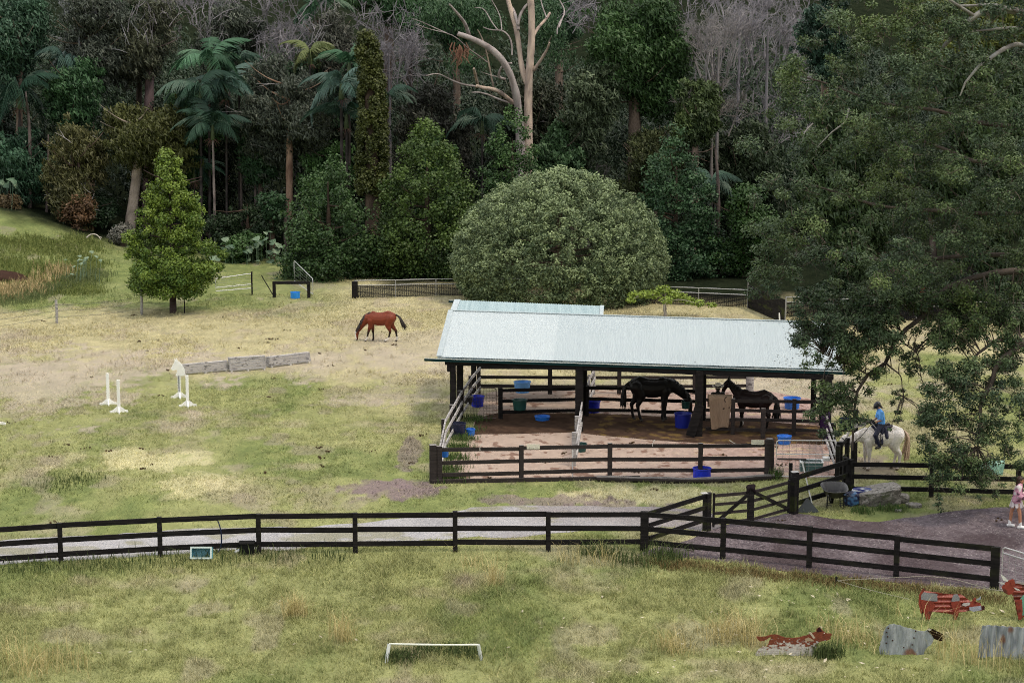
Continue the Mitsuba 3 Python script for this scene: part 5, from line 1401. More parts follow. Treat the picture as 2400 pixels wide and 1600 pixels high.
hat.vertices[:, 2] += .9 * (hat.vertices[:, 0] - hc[0]) ** 2 * (np.abs(hat.vertices[:, 0] - hc[0]) > .1)
hat.vertices = (hat.vertices - hc) * [1.18, 1.18, 1.25] + hc
put(pk, 'hat', hat, 'mat_dull', True, (.80, .76, .69))
put(pk, 'hat_band', lathe([[.126, .015], [.130, .025], [.123, .06], [.117, .062]], hc, 28), 'mat_coat', True, (.02, .016, .014))

# visitor at the right edge, walking to the right
g = ground_at(2380, 1236)
fw_ = unit([.98, -.2, 0]); lf_ = np.array([.2, .98, 0])
def P(f, l, u): return g + fw_ * f + lf_ * l + up_ * u
J = dict(pelvis=P(.0, 0, .88), waist=P(.02, 0, 1.04), chest=P(.05, 0, 1.22), neck=P(.07, 0, 1.36), head=P(.10, 0, 1.50), shoulder_l=P(.05, .16, 1.29), shoulder_r=P(.05, -.16, 1.29), elbow_l=P(.12, .22, 1.06), elbow_r=P(.06, -.21, 1.04),
         wrist_l=P(.26, .12, .98), wrist_r=P(.25, -.14, .95), hip_l=P(-.02, .09, .86), hip_r=P(.02, -.09, .86), knee_l=P(-.13, .10, .48), knee_r=P(.10, -.10, .46), ankle_l=P(-.22, .10, .10), ankle_r=P(.13, -.10, .085), toe_l=P(-.06, .11, .035), toe_r=P(.29, -.10, .035))
J['ankle_l'] = P(-.17, .10, .09)
pk = person('person in a pink and white jacket, white skirt and white shoes at the right edge', J, fw_ * .95 - up_ * .2, s=.95, bare_skin=(.42, .20, .13))
ac = lf_
tb = [(J['chest'] + ac * t, .112, J['waist'] + ac * t, .115) for t in (-.07, .07)] + [(J['waist'] + ac * t, .115, J['pelvis'] + ac * t, .13) for t in (-.07, .07)] + [(J['chest'], .11, J['neck'] - up_ * .02, .074)]
for q in ('l', 'r'):
    tb += [(J['chest'] + (J['shoulder_' + q] - J['chest']) * .4, .095, J['shoulder_' + q], .07), (J['shoulder_' + q], .066, J['elbow_' + q], .06), (J['elbow_' + q], .06, J['wrist_' + q], .045)]
m = skin(tb, .018, 4, .02, n=10)
c = tint(m, (.50, .26, .36), .3, 8); nz = meshkit.noise(m.vertices * 9 + 5, 2)
c[nz > .60] = (.62, .58, .60); c[nz < .28] = (.10, .04, .07)
put(pk, 'jacket', m, 'mat_coat', True, c)
sk = []
for t in np.linspace(0, 2 * np.pi, 9)[:-1]:
    o = fw_ * math.cos(t) + lf_ * math.sin(t)
    sk.append((J['pelvis'] + o * .07 + up_ * .05, .07, J['pelvis'] + o * .17 - up_ * .20, .05))
garment(pk, 'skirt', sk, .0, (.58, .52, .55), amount=.3)
for q in ('l', 'r'):
    garment(pk, 'sock', [(J['ankle_' + q] + up_ * .10, .04, J['ankle_' + q], .038)], .006, (.68, .68, .70))
    garment(pk, 'shoe', [(J['ankle_' + q] - fw_ * .05 - up_ * .045, .034, J['ankle_' + q] - up_ * .02, .042), (J['ankle_' + q] - up_ * .03, .044, J['toe_' + q], .036)], .012, (.74, .74, .76))
h = J['head']
garment(pk, 'hair', [(h - fw_ * .03 + up_ * .03, .095, h - fw_ * .07 - up_ * .06, .07), (h - fw_ * .07 - up_ * .06, .06, h - fw_ * .10 - up_ * .24, .04)], .006, (.035, .018, .012), 'mat_hair')
# ---------------------------------------------------------------- trees and plants
def leaf_mesh(r, C, N, L, W, col, droop=None, tri=False):
    """One rhombic leaf (two triangles) at each point, facing N, colours per leaf."""
    n = len(C)
    N = N / (np.linalg.norm(N, axis=1, keepdims=True) + 1e-9)
    a = r.normal(size=(n, 3)) if droop is None else droop + r.normal(size=(n, 3)) * .35
    t = a - N * (a * N).sum(1, keepdims=True)
    t /= np.linalg.norm(t, axis=1, keepdims=True) + 1e-9
    b = np.cross(N, t)
    L = (np.zeros(n) + L)[:, None]; W = (np.zeros(n) + W)[:, None]
    if tri:
        v = np.stack([C - t * L / 2 - b * W / 2, C - t * L / 2 + b * W / 2, C + t * L / 2], 1).reshape(-1, 3)
        return v, np.arange(3 * n).reshape(-1, 3), np.repeat(np.clip(col, 0, 1), 3, axis=0)
    v = np.stack([C - t * L / 2, C + b * W / 2 + t * L * .05, C + t * L / 2, C - b * W / 2 + t * L * .05], 1).reshape(-1, 3)
    k = np.arange(n)[:, None] * 4
    f = np.concatenate([k + [[0, 1, 2]], k + [[0, 2, 3]]], 1).reshape(-1, 3)
    return v, f, np.repeat(np.clip(col, 0, 1), 4, axis=0)

GREENER = np.array([[.95, 1.10, .95]])
def clump_leaves(r, blobs, n, L, W, base, tips, tone=.40, up=.45, jit=.6, skinny=None, hollow=.55, tri=False):
    """Leaves spread through the outer part of many small clumps. blobs: (centre, radii, tone)."""
    vol = np.array([(b[1][0] * b[1][1] * b[1][2]) ** (2 / 3) for b in blobs])
    cnt = r.multinomial(n, vol / vol.sum())
    C, N, K = [], [], []
    for (c, rad, tn), m in zip(blobs, cnt):
        u = r.normal(size=(m, 3)); u /= np.linalg.norm(u, axis=1, keepdims=True) + 1e-9
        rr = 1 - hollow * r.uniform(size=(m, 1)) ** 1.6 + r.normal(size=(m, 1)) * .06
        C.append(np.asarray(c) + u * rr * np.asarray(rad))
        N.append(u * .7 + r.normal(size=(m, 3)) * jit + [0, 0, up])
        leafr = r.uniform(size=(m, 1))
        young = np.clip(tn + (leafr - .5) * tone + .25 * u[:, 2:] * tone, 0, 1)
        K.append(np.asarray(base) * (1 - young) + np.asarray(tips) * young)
    C, N, K = np.vstack(C), np.vstack(N), np.vstack(K)
    K = K * r.uniform(.82, 1.18, (len(K), 1)) * GREENER
    return leaf_mesh(r, C, N, L * r.uniform(.7, 1.3, len(C)), W * r.uniform(.7, 1.3, len(C)), K, skinny, tri)

def envelope(r, c, rad, n, size, shape='round', flat=1.0):
    """Clumps filling an uneven crown: round (several overlapping lobes), cone (broad low, narrow top)."""
    out, rad = [], np.asarray(rad, float)
    if shape == 'cone':
        prof = np.array([.86, .98, 1.02, .98, .90, .78, .60, .40, .15]) * r.uniform(.88, 1.12, 9)
        for _ in range(n):
            t = r.beta(1.0, 1.55)
            w = float(np.interp(t, np.linspace(0, 1, 9), prof)) * (1 + .14 * math.sin(r.uniform(0, 6.28)))
            a = r.uniform(0, 2 * np.pi); q = w * math.sqrt(r.uniform(.2, 1.0))
            s = size * r.uniform(.5, 1.15) * (1.12 - .55 * t)
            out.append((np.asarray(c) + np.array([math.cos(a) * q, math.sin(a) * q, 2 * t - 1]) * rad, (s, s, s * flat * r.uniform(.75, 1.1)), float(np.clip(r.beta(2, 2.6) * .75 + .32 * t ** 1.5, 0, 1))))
        return out
    lobes = []
    for i in range(9):
        u = r.normal(size=3); u /= np.linalg.norm(u)
        lobes.append((u * r.uniform(.30, .72), r.uniform(.26, .46), r.beta(1.6, 2.2)))
    lobes.append((np.zeros(3), .5, .35))
    for _ in range(n):
        lc, lr, lt = lobes[r.integers(len(lobes))]
        u = r.normal(size=3); u /= np.linalg.norm(u)
        p = lc + u * lr * r.uniform(.35, 1.0) ** .6
        s = size * r.uniform(.45, 1.1)
        if r.uniform() < .22: p, s = p * r.uniform(1.05, 1.35), s * .55
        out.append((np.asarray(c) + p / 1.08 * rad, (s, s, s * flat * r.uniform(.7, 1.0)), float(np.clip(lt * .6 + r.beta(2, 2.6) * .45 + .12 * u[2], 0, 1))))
    return out

def bark_tube(r, pts, radii, color, dark, sides=8, n=None, bump=.12):
    p = spline(np.c_[np.asarray(pts, float), np.asarray(radii, float)], n or max(8, len(pts) * 5))
    rad = np.clip(p[:, 3], .004, None) * (1 + bump * r.normal(size=len(p)) * .5)
    m = tube(p[:, :3], rad, sides)
    nz = meshkit.fbm(m.vertices * [5, 5, 1.6], 3, int(r.integers(99)))[:, None]
    t = np.clip((nz - .42) * 4, 0, 1)
    return m, np.asarray(color) * (1 - t) + np.asarray(dark) * t

def join(parts):
    V, F, K, o = [], [], [], 0
    for v, f, k_ in parts:
        V.append(v); F.append(np.asarray(f) + o); K.append(k_); o += len(v)
    return np.vstack(V), np.vstack(F), np.vstack(K)

def tree(name, label, base, trunk_pts, trunk_r, crown, bark=((.10, .075, .06), (.045, .035, .03)), limbs=(), group=None, cat_='tree', kind=None, dead=()):
    """trunk_pts world points; crown (v, f, colours)."""
    r = np.random.default_rng(int(abs(base[0] * 37 + base[1] * 11)) + 5)
    k = thing(name, label, cat_, group, kind)
    m, c = bark_tube(r, trunk_pts, trunk_r, *bark)
    ms, cs = [m], [c]
    for pts, rad in limbs:
        m, c = bark_tube(r, pts, rad, *bark, sides=6, n=max(6, 3 * len(pts)))
        ms.append(m); cs.append(c)
    put(k, 'trunk', cat(*ms), 'mat_dull', True, np.vstack(cs))
    if crown is not None:
        put(k, 'crown', (crown[0], crown[1]), 'mat_leaf', False, crown[2])
    for m, c in dead:
        put(k, 'dead_branches', m, 'mat_dull', True, c)
    return k

def box_at(x0, x1, y0, y1, Y):
    """Centre and half width, half height of a crown that spans these photo pixels at depth Y."""
    c = at_depth((x0 + x1) / 2, (y0 + y1) / 2, Y)
    return c, (at_depth(x1, (y0 + y1) / 2, Y)[0] - at_depth(x0, (y0 + y1) / 2, Y)[0]) / 2, (at_depth(x0, y0, Y)[2] - at_depth(x0, y1, Y)[2]) / 2

def radial_limbs(r, a, b, crown_c, rx, rz, n):
    out = []
    for _ in range(n):
        t = r.uniform(.25, .9)
        p = a + (b - a) * t
        ang = r.uniform(0, 2 * np.pi)
        e = p + np.array([math.cos(ang) * rx * .75, math.sin(ang) * rx * .75, rz * r.uniform(.05, .4)])
        out.append(([p, (p + e) / 2 + [0, 0, -.05 * rz], e], (.06 * rx * .35 + .02, .04, .015)))
    return out

def leafy(name, label, box, Y, n, leaf, base, tips, shape='round', clumps=60, size=None, bark=((.10, .075, .06), (.045, .035, .03)), trunk_r=.2, seed=1, up=.45, flat=.8, depth=None, ground=None, group=None, tone=.45, lean=0.0, hollow=.55, limbs=6, jit=.6):
    r = np.random.default_rng(seed)
    c, rx, rz = box_at(*box, Y)
    ry = depth or rx
    bx = ground if ground is not None else c[0]
    g = np.array([bx, Y, float(land(bx, Y))])
    s = size or rx * .26
    bl = envelope(r, c, (rx - s * .2, ry - s * .2, rz - s * .3), clumps, s, shape, flat)
    cr = clump_leaves(r, bl, n, leaf[0], leaf[1], base, tips, tone, up, jit, hollow=hollow)
    top = c + [0, 0, rz * .55]
    return tree(name, label, g, [g - [0, 0, .2], g * .5 + np.array([c[0], c[1], c[2] - rz * .4]) * .5, c, top], (trunk_r * 1.15, trunk_r, trunk_r * .6, .03), cr, bark, radial_limbs(r, np.array([c[0], c[1], c[2] - rz * .8]), top, c, rx, rz, limbs), group)

MAPLE_D, MAPLE_T = (.013, .032, .011), (.052, .098, .030)
# young bright maple by the wire fence
c, rx, rz = box_at(288, 512, 338, 688, 0 + ground_at(406, 732)[1])
r = np.random.default_rng(101)
g = ground_at(406, 733)
bl = []
for i in range(300):
    t = r.beta(1.05, 1.6)                           # 0 bottom .. 1 top
    w = rx * (np.interp(t, [0, .06, .18, .30, .5, .75, .92, 1], [.55, .82, 1.0, .86, .62, .34, .17, .06]))
    a = r.uniform(0, 2 * np.pi); w *= 1 + .16 * math.sin(3 * a + 9 * t) + .10 * math.sin(7 * a - 23 * t); q = w * math.sqrt(r.uniform(.15, 1.08))
    s = rx * r.uniform(.07, .19) * (1.15 - .5 * t) * r.choice((1, 1, 1.3))
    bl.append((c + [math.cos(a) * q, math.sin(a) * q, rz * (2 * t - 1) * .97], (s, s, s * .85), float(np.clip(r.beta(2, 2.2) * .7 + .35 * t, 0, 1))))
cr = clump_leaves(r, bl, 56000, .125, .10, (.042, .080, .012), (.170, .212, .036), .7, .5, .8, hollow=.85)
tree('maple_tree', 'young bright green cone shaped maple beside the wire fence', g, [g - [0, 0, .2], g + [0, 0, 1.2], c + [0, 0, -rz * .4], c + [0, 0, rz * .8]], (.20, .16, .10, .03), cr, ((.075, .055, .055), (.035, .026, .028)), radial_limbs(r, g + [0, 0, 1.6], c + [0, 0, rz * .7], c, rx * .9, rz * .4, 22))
# dark maples along the boundary
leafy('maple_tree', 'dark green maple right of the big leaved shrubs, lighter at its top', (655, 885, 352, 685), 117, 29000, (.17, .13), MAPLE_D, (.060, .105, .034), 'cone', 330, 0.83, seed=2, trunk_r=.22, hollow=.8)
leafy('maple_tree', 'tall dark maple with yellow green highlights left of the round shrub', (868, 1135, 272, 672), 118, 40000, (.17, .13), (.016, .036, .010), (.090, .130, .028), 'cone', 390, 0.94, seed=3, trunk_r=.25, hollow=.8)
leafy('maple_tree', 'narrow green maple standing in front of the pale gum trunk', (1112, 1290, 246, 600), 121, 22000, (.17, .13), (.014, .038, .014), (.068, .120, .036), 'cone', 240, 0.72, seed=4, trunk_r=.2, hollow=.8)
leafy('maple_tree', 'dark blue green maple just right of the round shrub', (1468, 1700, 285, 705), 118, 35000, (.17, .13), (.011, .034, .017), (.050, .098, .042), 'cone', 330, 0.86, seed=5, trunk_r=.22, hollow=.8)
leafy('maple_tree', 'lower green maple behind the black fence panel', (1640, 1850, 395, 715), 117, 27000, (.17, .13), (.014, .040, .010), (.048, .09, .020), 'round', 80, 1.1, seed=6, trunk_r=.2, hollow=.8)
leafy('maple_tree', 'shadowy low tree filling the gap behind the netting fence', (780, 1010, 520, 705), 120, 16000, (.17, .13), (.010, .028, .010), (.03, .06, .018), 'round', 60, 1.0, seed=7, hollow=.8)
# the round grey green shrub
r = np.random.default_rng(8)
Yc = ground_at(1310, 700)[1]
c, rx, rz = box_at(1046, 1575, 386, 716, Yc)
zc_ = 2.5; bl = []
for i in range(2500):
    a, zz = r.uniform(0, 2 * np.pi), (r.uniform(-1, 1) if i < 1900 else r.uniform(-.3, .45))
    top_h = 2 * rz - .62 - zc_
    z = zc_ + (top_h * math.sin(zz * 1.5708) if zz > 0 else zc_ * zz)
    w = math.cos(abs(zz) * 1.5708) ** 1.12 if zz > 0 else 1 - .16 * zz * zz
    k_ = r.uniform(.92, .985)
    s = .30 * r.uniform(.55, 1.3)
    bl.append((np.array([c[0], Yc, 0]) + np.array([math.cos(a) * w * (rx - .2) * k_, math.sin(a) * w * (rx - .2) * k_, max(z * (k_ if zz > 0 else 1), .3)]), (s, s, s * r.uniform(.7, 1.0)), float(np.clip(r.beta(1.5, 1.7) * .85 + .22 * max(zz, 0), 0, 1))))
for i in range(420):
    a, zz = r.uniform(0, 2 * np.pi), r.uniform(-1, 1)
    z = zc_ + ((2 * rz - .62 - zc_) * math.sin(zz * 1.5708) if zz > 0 else zc_ * zz)
    w = math.cos(abs(zz) * 1.5708) ** 1.12 if zz > 0 else 1 - .16 * zz * zz
    k_, s = r.uniform(.74, .90), .6 * r.uniform(.7, 1.2)
    bl.append((np.array([c[0], Yc, 0]) + np.array([math.cos(a) * w * rx * k_, math.sin(a) * w * rx * k_, max(z * k_, .3)]), (s, s, s), float(r.beta(2, 4))))
cr1 = clump_leaves(r, bl, 170000, .16, .075, (.042, .064, .034), (.275, .305, .175), .5, .55, .6, hollow=.7)
g = np.array([c[0], Yc, 0])
tree('round_shrub', 'huge round grey green shrub clipped like a dome behind the shed roof', g, [g - [0, 0, .2], g + [0, 0, 2], c + [0, 0, rz * .5]], (.35, .3, .1), cr1, limbs=radial_limbs(r, g + [0, 0, .5], c + [0, 0, rz * .1], c, rx * .7, rz * .5, 16), cat_='shrub')
# small yellow green sapling behind the roof
r = np.random.default_rng(9)
g = ground_at(1560, 745); gz = lambda x, y: at_depth(x, y, g[1])
lm = [([g, gz(1556, 706), gz(1530, 690), gz(1490, 695)], (.05, .04, .03, .01)), ([gz(1556, 712), gz(1580, 703), gz(1630, 710)], (.04, .03, .01)), ([gz(1557, 708), gz(1560, 692), gz(1556, 676)], (.04, .03, .01)), ([gz(1500, 694), gz(1480, 702)], (.02, .01))]
bl = [(gz(x, y) + [0, r.uniform(-.6, .6), 0], (s, s, s * .5), .5) for x, y, s in ((1490, 694, .45), (1478, 702, .3), (1530, 690, .5), (1555, 680, .5), (1580, 690, .5), (1600, 700, .5), (1620, 708, .45), (1640, 712, .4), (1560, 700, .4), (1510, 688, .4), (1668, 714, .3))]
tree('sapling', 'thin yellow green sapling with spread twigs just behind the shed roof', g, [g, gz(1557, 725), gz(1556, 705)], (.07, .06, .04), clump_leaves(r, bl, 1600, .16, .10, (.10, .14, .02), (.24, .28, .05), .5), ((.35, .33, .30), (.2, .18, .17)), lm)

# ivy covered trunk
r = np.random.default_rng(10)
Yi = 124.0
bl = []
for i in range(420):
    t = i / 419
    y = 80 + (455 - 80) * t; xc = np.interp(y, [70, 110, 200, 330, 460], [856, 862, 872, 872, 872]); w = np.interp(y, [75, 110, 200, 330, 460], [12, 26, 30, 38, 40])
    a = r.uniform(0, 2 * np.pi)
    p = at_depth(xc + math.cos(a) * w * .8, y, Yi); p[1] += math.sin(a) * w * mpp(p) * .8
    bl.append((p, (.30 * r.uniform(.6, 1.3),) * 3, float(r.beta(2, 2.2))))
g = np.array([at_depth(872, 460, Yi)[0], Yi, 0.0])
tree('ivy_trunk', 'tall broken trunk wrapped in dark olive ivy, like a green column', g, [g - [0, 0, .2], at_depth(870, 300, Yi), at_depth(858, 85, Yi)], (.5, .42, .2), clump_leaves(r, bl, 34000, .16, .12, (.024, .030, .007), (.070, .074, .018), .6, .3, .6, hollow=.5), cat_='tree')

# big pale gum with bare limbs, traced limb by limb
r = np.random.default_rng(12)
Yg = 126.0
def lim(pts, r0, r1, dy=0.0, sides=7):
    n = len(pts)
    w = [at_depth(x, y, Yg) + [0, dy * (i / max(n - 1, 1)), 0] for i, (x, y) in enumerate(pts)]
    return w, np.linspace(r0, r1, n)
px = at_depth(1240, 200, Yg)
m1 = mpp(px)
k = thing('gum_tree', 'tall pale barked gum with two trunks and bare twisting limbs behind the maples', 'tree')
TAN, GRY = ((.50, .405, .34), (.25, .20, .185)), ((.36, .325, .325), (.20, .17, .17))
tr = [([(1246, 620), (1240, 420), (1238, 290), (1240, 180), (1246, 90), (1241, -40)], 10.5, 7, 0, TAN), ([(1215, 620), (1218, 300), (1212, 235), (1200, 185), (1168, 130), (1130, 102), (1100, 88), (1076, 80)], 9.5, 5, -2.5, GRY)]
lb_ = [([(1240, 205), (1226, 170), (1218, 120), (1208, 60), (1195, 15), (1185, -30)], 7, 5.5, 1.5, TAN), ([(1215, 70), (1206, 30), (1190, 5)], 4, 3, 2, GRY), ([(1214, 60), (1222, 30), (1236, 10)], 3.5, 3, 0, GRY), ([(1251, 165), (1268, 140), (1282, 115), (1287, 100)], 4.5, 2.2, -1.5, TAN), ([(1250, 85), (1262, 65), (1280, 45), (1290, 30)], 4, 3, 1.5, TAN), ([(1286, 100), (1292, 85)], 1.8, .8, -1.5, GRY), ([(1281, 42), (1272, 15), (1266, -10)], 1.6, 1, 1.5, GRY),
       ([(1100, 88), (1092, 60), (1080, 40), (1056, 12)], 5, 2.2, -2.5, GRY), ([(1203, 242), (1180, 222), (1160, 210), (1135, 205), (1118, 200)], 5.5, 4, -2, TAN), ([(1120, 202), (1116, 180), (1112, 160)], 4, 3, -2, TAN), ([(1200, 244), (1160, 228), (1130, 216), (1108, 214)], 2.8, 1.2, -3, GRY), ([(1118, 203), (1080, 196), (1050, 182), (1028, 172), (1004, 176)], 2.6, 1, -3, GRY), ([(1052, 184), (1052, 172), (1050, 166)], 1.2, .6, -3, GRY),
       ([(1158, 210), (1150, 170), (1140, 120), (1126, 80), (1120, 70)], 2.2, .9, -2, TAN), ([(1200, 130), (1195, 90), (1180, 74), (1150, 70), (1132, 64)], 2.2, 1.2, 1, GRY), ([(1176, 72), (1172, 40), (1152, 0)], 1.6, .8, 1, GRY), ([(1168, 72), (1150, 48), (1130, 20), (1112, 18)], 1.6, .8, 1, GRY), ([(1184, 186), (1170, 180), (1172, 165), (1182, 152), (1200, 148)], 3.2, 2.5, -1, GRY), ([(1180, 184), (1150, 176), (1128, 168)], 1.4, .6, -1, GRY),
       ([(1142, 146), (1118, 128), (1092, 108), (1070, 88), (1040, 76), (1014, 70), (980, 58)], 1.5, .8, -3, GRY), ([(1050, 80), (1020, 66), (990, 52), (970, 45)], 1.5, .6, -2, GRY), ([(1310, 65), (1318, 45), (1324, 25), (1310, -5)], 2, 1.2, 2, GRY), ([(1306, 80), (1308, 64), (1316, 46)], 1.6, 1.2, 2, GRY)]
for i, (pts, r0, r1, dy, c_) in enumerate(tr):
    w, rad = lim(pts, r0 * m1 * 1.12, r1 * m1 * 1.08, dy)
    if i == 0: w[0][2] = -.2
    m, col = bark_tube(r, w, rad, *c_, sides=10, n=40, bump=.10)
    put(k, 'trunk', m, 'mat_dull', True, col)
for pts, r0, r1, dy, c_ in lb_:
    w, rad = lim(pts, r0 * m1, r1 * m1, dy)
    m, col = bark_tube(r, w, rad, *c_, sides=7, n=14, bump=.12)
    put(k, 'limb', m, 'mat_dull', True, col)
bits = []
for _ in range(30):
    p = at_depth(1078 + r.normal() * 8, 100 + abs(r.normal()) * 16, Yg - 2.5) + r.normal(0, .15, 3)
    bits.append(tube([p, p + [r.normal(0, .1), r.normal(0, .1), -.4], p + [r.normal(0, .2), 0, -r.uniform(.6, 1.1)]], [.03, .035, .008], 4, False))
bm = cat(*bits); put(k, 'hanging_bark', bm, 'mat_dull', True, tint(bm, (.22, .12, .09), .8, 3))
bl = [(at_depth(x, y, Yg + dy), (s, s, s * .8), .5) for x, y, dy, s in ((1000, 40, 4, 1.5), (1040, 25, 4, 1.4), (1080, 15, 4, 1.3), (1120, 40, 4, 1.4), (1150, 60, 4, 1.3), (1110, 60, 4, 1.2), (1080, 150, 3, 1.3), (1110, 150, 3, 1.1), (1285, 80, 3, 1.4), (1270, 60, 3, 1.2), (1300, 130, 4, 1.6), (1030, 60, 4, 1.2), (1060, 45, 4, 1.2), (1290, 20, 4, 1.3))]
v, f, c_ = clump_leaves(r, bl, 9000, .30, .07, (.016, .045, .022), (.05, .095, .042), .5, .1, .7, skinny=np.array([0, 0, -1.0]), hollow=.9)
put(k, 'crown', (v, f), 'mat_leaf', False, c_)

# ---- casuarinas and other dark bush trees: fine drooping foliage
def casuarina(label, box, Y, n, base, tips, seed, trunk=None, trunk_r=.25, bark=((.22, .17, .14), (.09, .07, .06)), clumps=110, size=None, leaf=(.40, .065), depth=None, group=None, name='casuarina_tree', twigs=0, twig_col=(.30, .29, .30), hollow=.95):
    r = np.random.default_rng(seed)
    if name == 'casuarina_tree': box = (box[0] - 12, box[1] + 12, box[2], box[3] + 55)
    c, rx, rz = box_at(*box, Y)
    s = size or rx * .30
    s *= .62
    bl = envelope(r, c, (rx, depth or rx, rz), clumps * 3, s, 'round', .8)
    cr = clump_leaves(r, bl, int(n * 2.1), min(leaf[0], .36), min(leaf[1] * 1.5, .13), np.asarray(base) * 1.05, np.asarray(tips) * 1.5, .5, .15, .8, skinny=np.array([.3, 0, -.8]), hollow=hollow, tri=True)
    tx = trunk[0] if trunk else (box[0] + box[1]) / 2
    gx = at_depth(tx, 500, Y)[0]
    g = np.array([gx, Y, float(land(gx, Y))])
    pts = [g - [0, 0, .3], g * .45 + np.array([c[0], c[1], c[2] - rz * .3]) * .55, c + [0, 0, rz * .0], c + [0, 0, rz * .35]]
    dead = ()
    if twigs:
        ms = []
        for _ in range(twigs):
            b_ = bl[r.integers(len(bl))][0]
            d = unit(r.normal(size=3) * [1, 1, .5] + [0, -.4, .2]); L_ = r.uniform(.8, 2.2) * rx * .25
            q = [b_ + d * L_ * t + r.normal(0, .05, 3) for t in (0, .5, 1)]
            ms.append(tube(spline(q, 6), np.linspace(.035, .010, 6), 4, False))
            ms.append(tube([q[1], q[1] + unit(d + r.normal(0, .6, 3)) * L_ * .5], [.02, .008], 4, False))
        dm = cat(*ms); dead = ((dm, tint(dm, twig_col, .5, 2)),)
    return tree(name, label, g, pts, (trunk_r * 1.2, trunk_r, trunk_r * .6, .04), cr, bark, radial_limbs(r, g + [0, 0, (c[2] - g[2]) * .6], c + [0, 0, rz * .5], c, rx, rz, 9), group, dead=dead)
BR, BRT = (.020, .021, .013), (.052, .050, .034)        # brown olive
GB, GBT = (.022, .027, .023), (.060, .063, .055)        # greyish
DG, DGT = (.010, .026, .018), (.032, .062, .042)        # blue green
OL, OLT = (.030, .033, .010), (.064, .062, .020)        # yellow olive
casuarina('olive tree with yellowish fine foliage and a thick pale trunk, left of the young maple', (208, 440, 198, 420), 131, 14000, OL, OLT, 21, trunk=(298, 560), trunk_r=.36, bark=((.40, .34, .29), (.20, .165, .145)), clumps=90, size=1.5, leaf=(.42, .07))
casuarina('thin brown olive tree with bare twigs above the left bank', (108, 262, 240, 545), 130, 8500, (.026, .026, .012), (.075, .066, .028), 22, trunk=(170, 540), trunk_r=.22, twigs=26, clumps=70, size=1.2, leaf=(.45, .06), bark=((.18, .13, .11), (.07, .05, .045)))
casuarina('grey brown casuarina with a rusty trunk right of the palms', (555, 800, 70, 400), 131, 15000, GB, GBT, 23, trunk=(676, 530), trunk_r=.25, bark=((.36, .25, .19), (.15, .09, .07)), clumps=110, size=1.6, twigs=14)
casuarina('dark purple brown casuarina mass left of the pale gum', (905, 1120, 70, 520), 133, 16000, (.016, .016, .014), (.042, .038, .033), 24, clumps=120, size=1.6, twigs=16)
casuarina('big dark green tree with hanging foliage right of the pale gum', (1330, 1645, -60, 360), 132, 26000, (.012, .030, .011), (.042, .076, .026), 25, trunk=(1490, 600), trunk_r=.45, clumps=150, size=1.8, leaf=(.34, .12), name='bush_tree')
casuarina('grey green bushy tree under the big dark green tree', (1310, 1470, 100, 420), 130, 12000, (.030, .040, .024), (.080, .095, .062), 26, trunk=(1330, 500), clumps=80, size=1.3, leaf=(.34, .10), name='bush_tree')
casuarina('dark curtain of vines hanging below the big dark green tree', (1430, 1640, 240, 560), 129, 14000, (.016, .020, .008), (.046, .050, .020), 27, clumps=90, size=1.2, leaf=(.7, .06), name='bush_tree')
casuarina('dull green tree with loose sprays beside the grey bare slope', (1560, 1700, 170, 420), 127, 10000, (.018, .030, .012), (.060, .078, .028), 28, clumps=70, size=1.1, leaf=(.34, .10), name='bush_tree')
casuarina('dark blue green tree in the top left corner', (-60, 150, -60, 250), 134, 14000, DG, DGT, 29, clumps=100, size=1.7, leaf=(.34, .13), name='bush_tree')
casuarina('grey casuarina with silvery twigs near the top left', (95, 330, -50, 200), 136, 15000, GB, (.066, .068, .064), 30, clumps=110, size=1.6, twigs=40, twig_col=(.30, .30, .34))
casuarina('grey olive casuarina with a reddish trunk showing above the olive tree', (240, 460, -50, 190), 138, 15000, (.028, .030, .022), (.080, .076, .056), 31, trunk=(342, 300), trunk_r=.34, bark=((.20, .145, .15), (.10, .07, .075)), clumps=110, size=1.6, twigs=30, twig_col=(.26, .26, .29))
casuarina('grey casuarina above the palms near the top', (440, 620, -50, 150), 140, 12000, GB, GBT, 32, clumps=90, size=1.6, twigs=40, twig_col=(.28, .28, .32))
casuarina('pinkish brown casuarina in front of the lilac bare tree', (700, 850, -30, 240), 137, 11000, (.032, .030, .028), (.080, .074, .070), 33, clumps=90, size=1.5, twigs=24, twig_col=(.42, .38, .42))
casuarina('dark undergrowth tree behind the left palms', (330, 640, 150, 560), 139, 17000, (.008, .014, .009), (.024, .034, .022), 34, clumps=120, size=2.0, leaf=(.5, .10), name='bush_tree')
casuarina('black green tree at the left edge under the top corner', (-80, 130, 180, 520), 137, 14000, (.007, .014, .010), (.022, .036, .024), 35, clumps=100, size=1.8, leaf=(.45, .10), name='bush_tree')
casuarina('dark tree filling behind the ivy column', (760, 960, 150, 600), 138, 13000, (.008, .014, .009), (.026, .036, .022), 36, clumps=100, size=1.9, leaf=(.45, .10), name='bush_tree')
casuarina('deep shaded tree behind the gum trunks', (1090, 1380, 120, 600), 138, 16000, (.012, .015, .010), (.036, .038, .024), 37, clumps=120, size=2.0, leaf=(.5, .09), name='bush_tree', twigs=16)
casuarina('dark green gum foliage behind the top of the pale gum', (960, 1180, -50, 140), 142, 14000, (.016, .042, .024), (.050, .088, .046), 38, clumps=100, size=1.6, leaf=(.38, .09), name='bush_tree')
casuarina('dark green foliage to the right behind the gum top', (1230, 1390, -50, 150), 142, 11000, (.016, .040, .024), (.046, .084, .044), 39, clumps=80, size=1.6, leaf=(.38, .09), name='bush_tree')
casuarina('dark tree behind the maples on the right', (1600, 1860, 240, 600), 132, 16000, (.010, .018, .010), (.034, .046, .024), 40, clumps=110, size=1.8, leaf=(.4, .10), name='bush_tree')
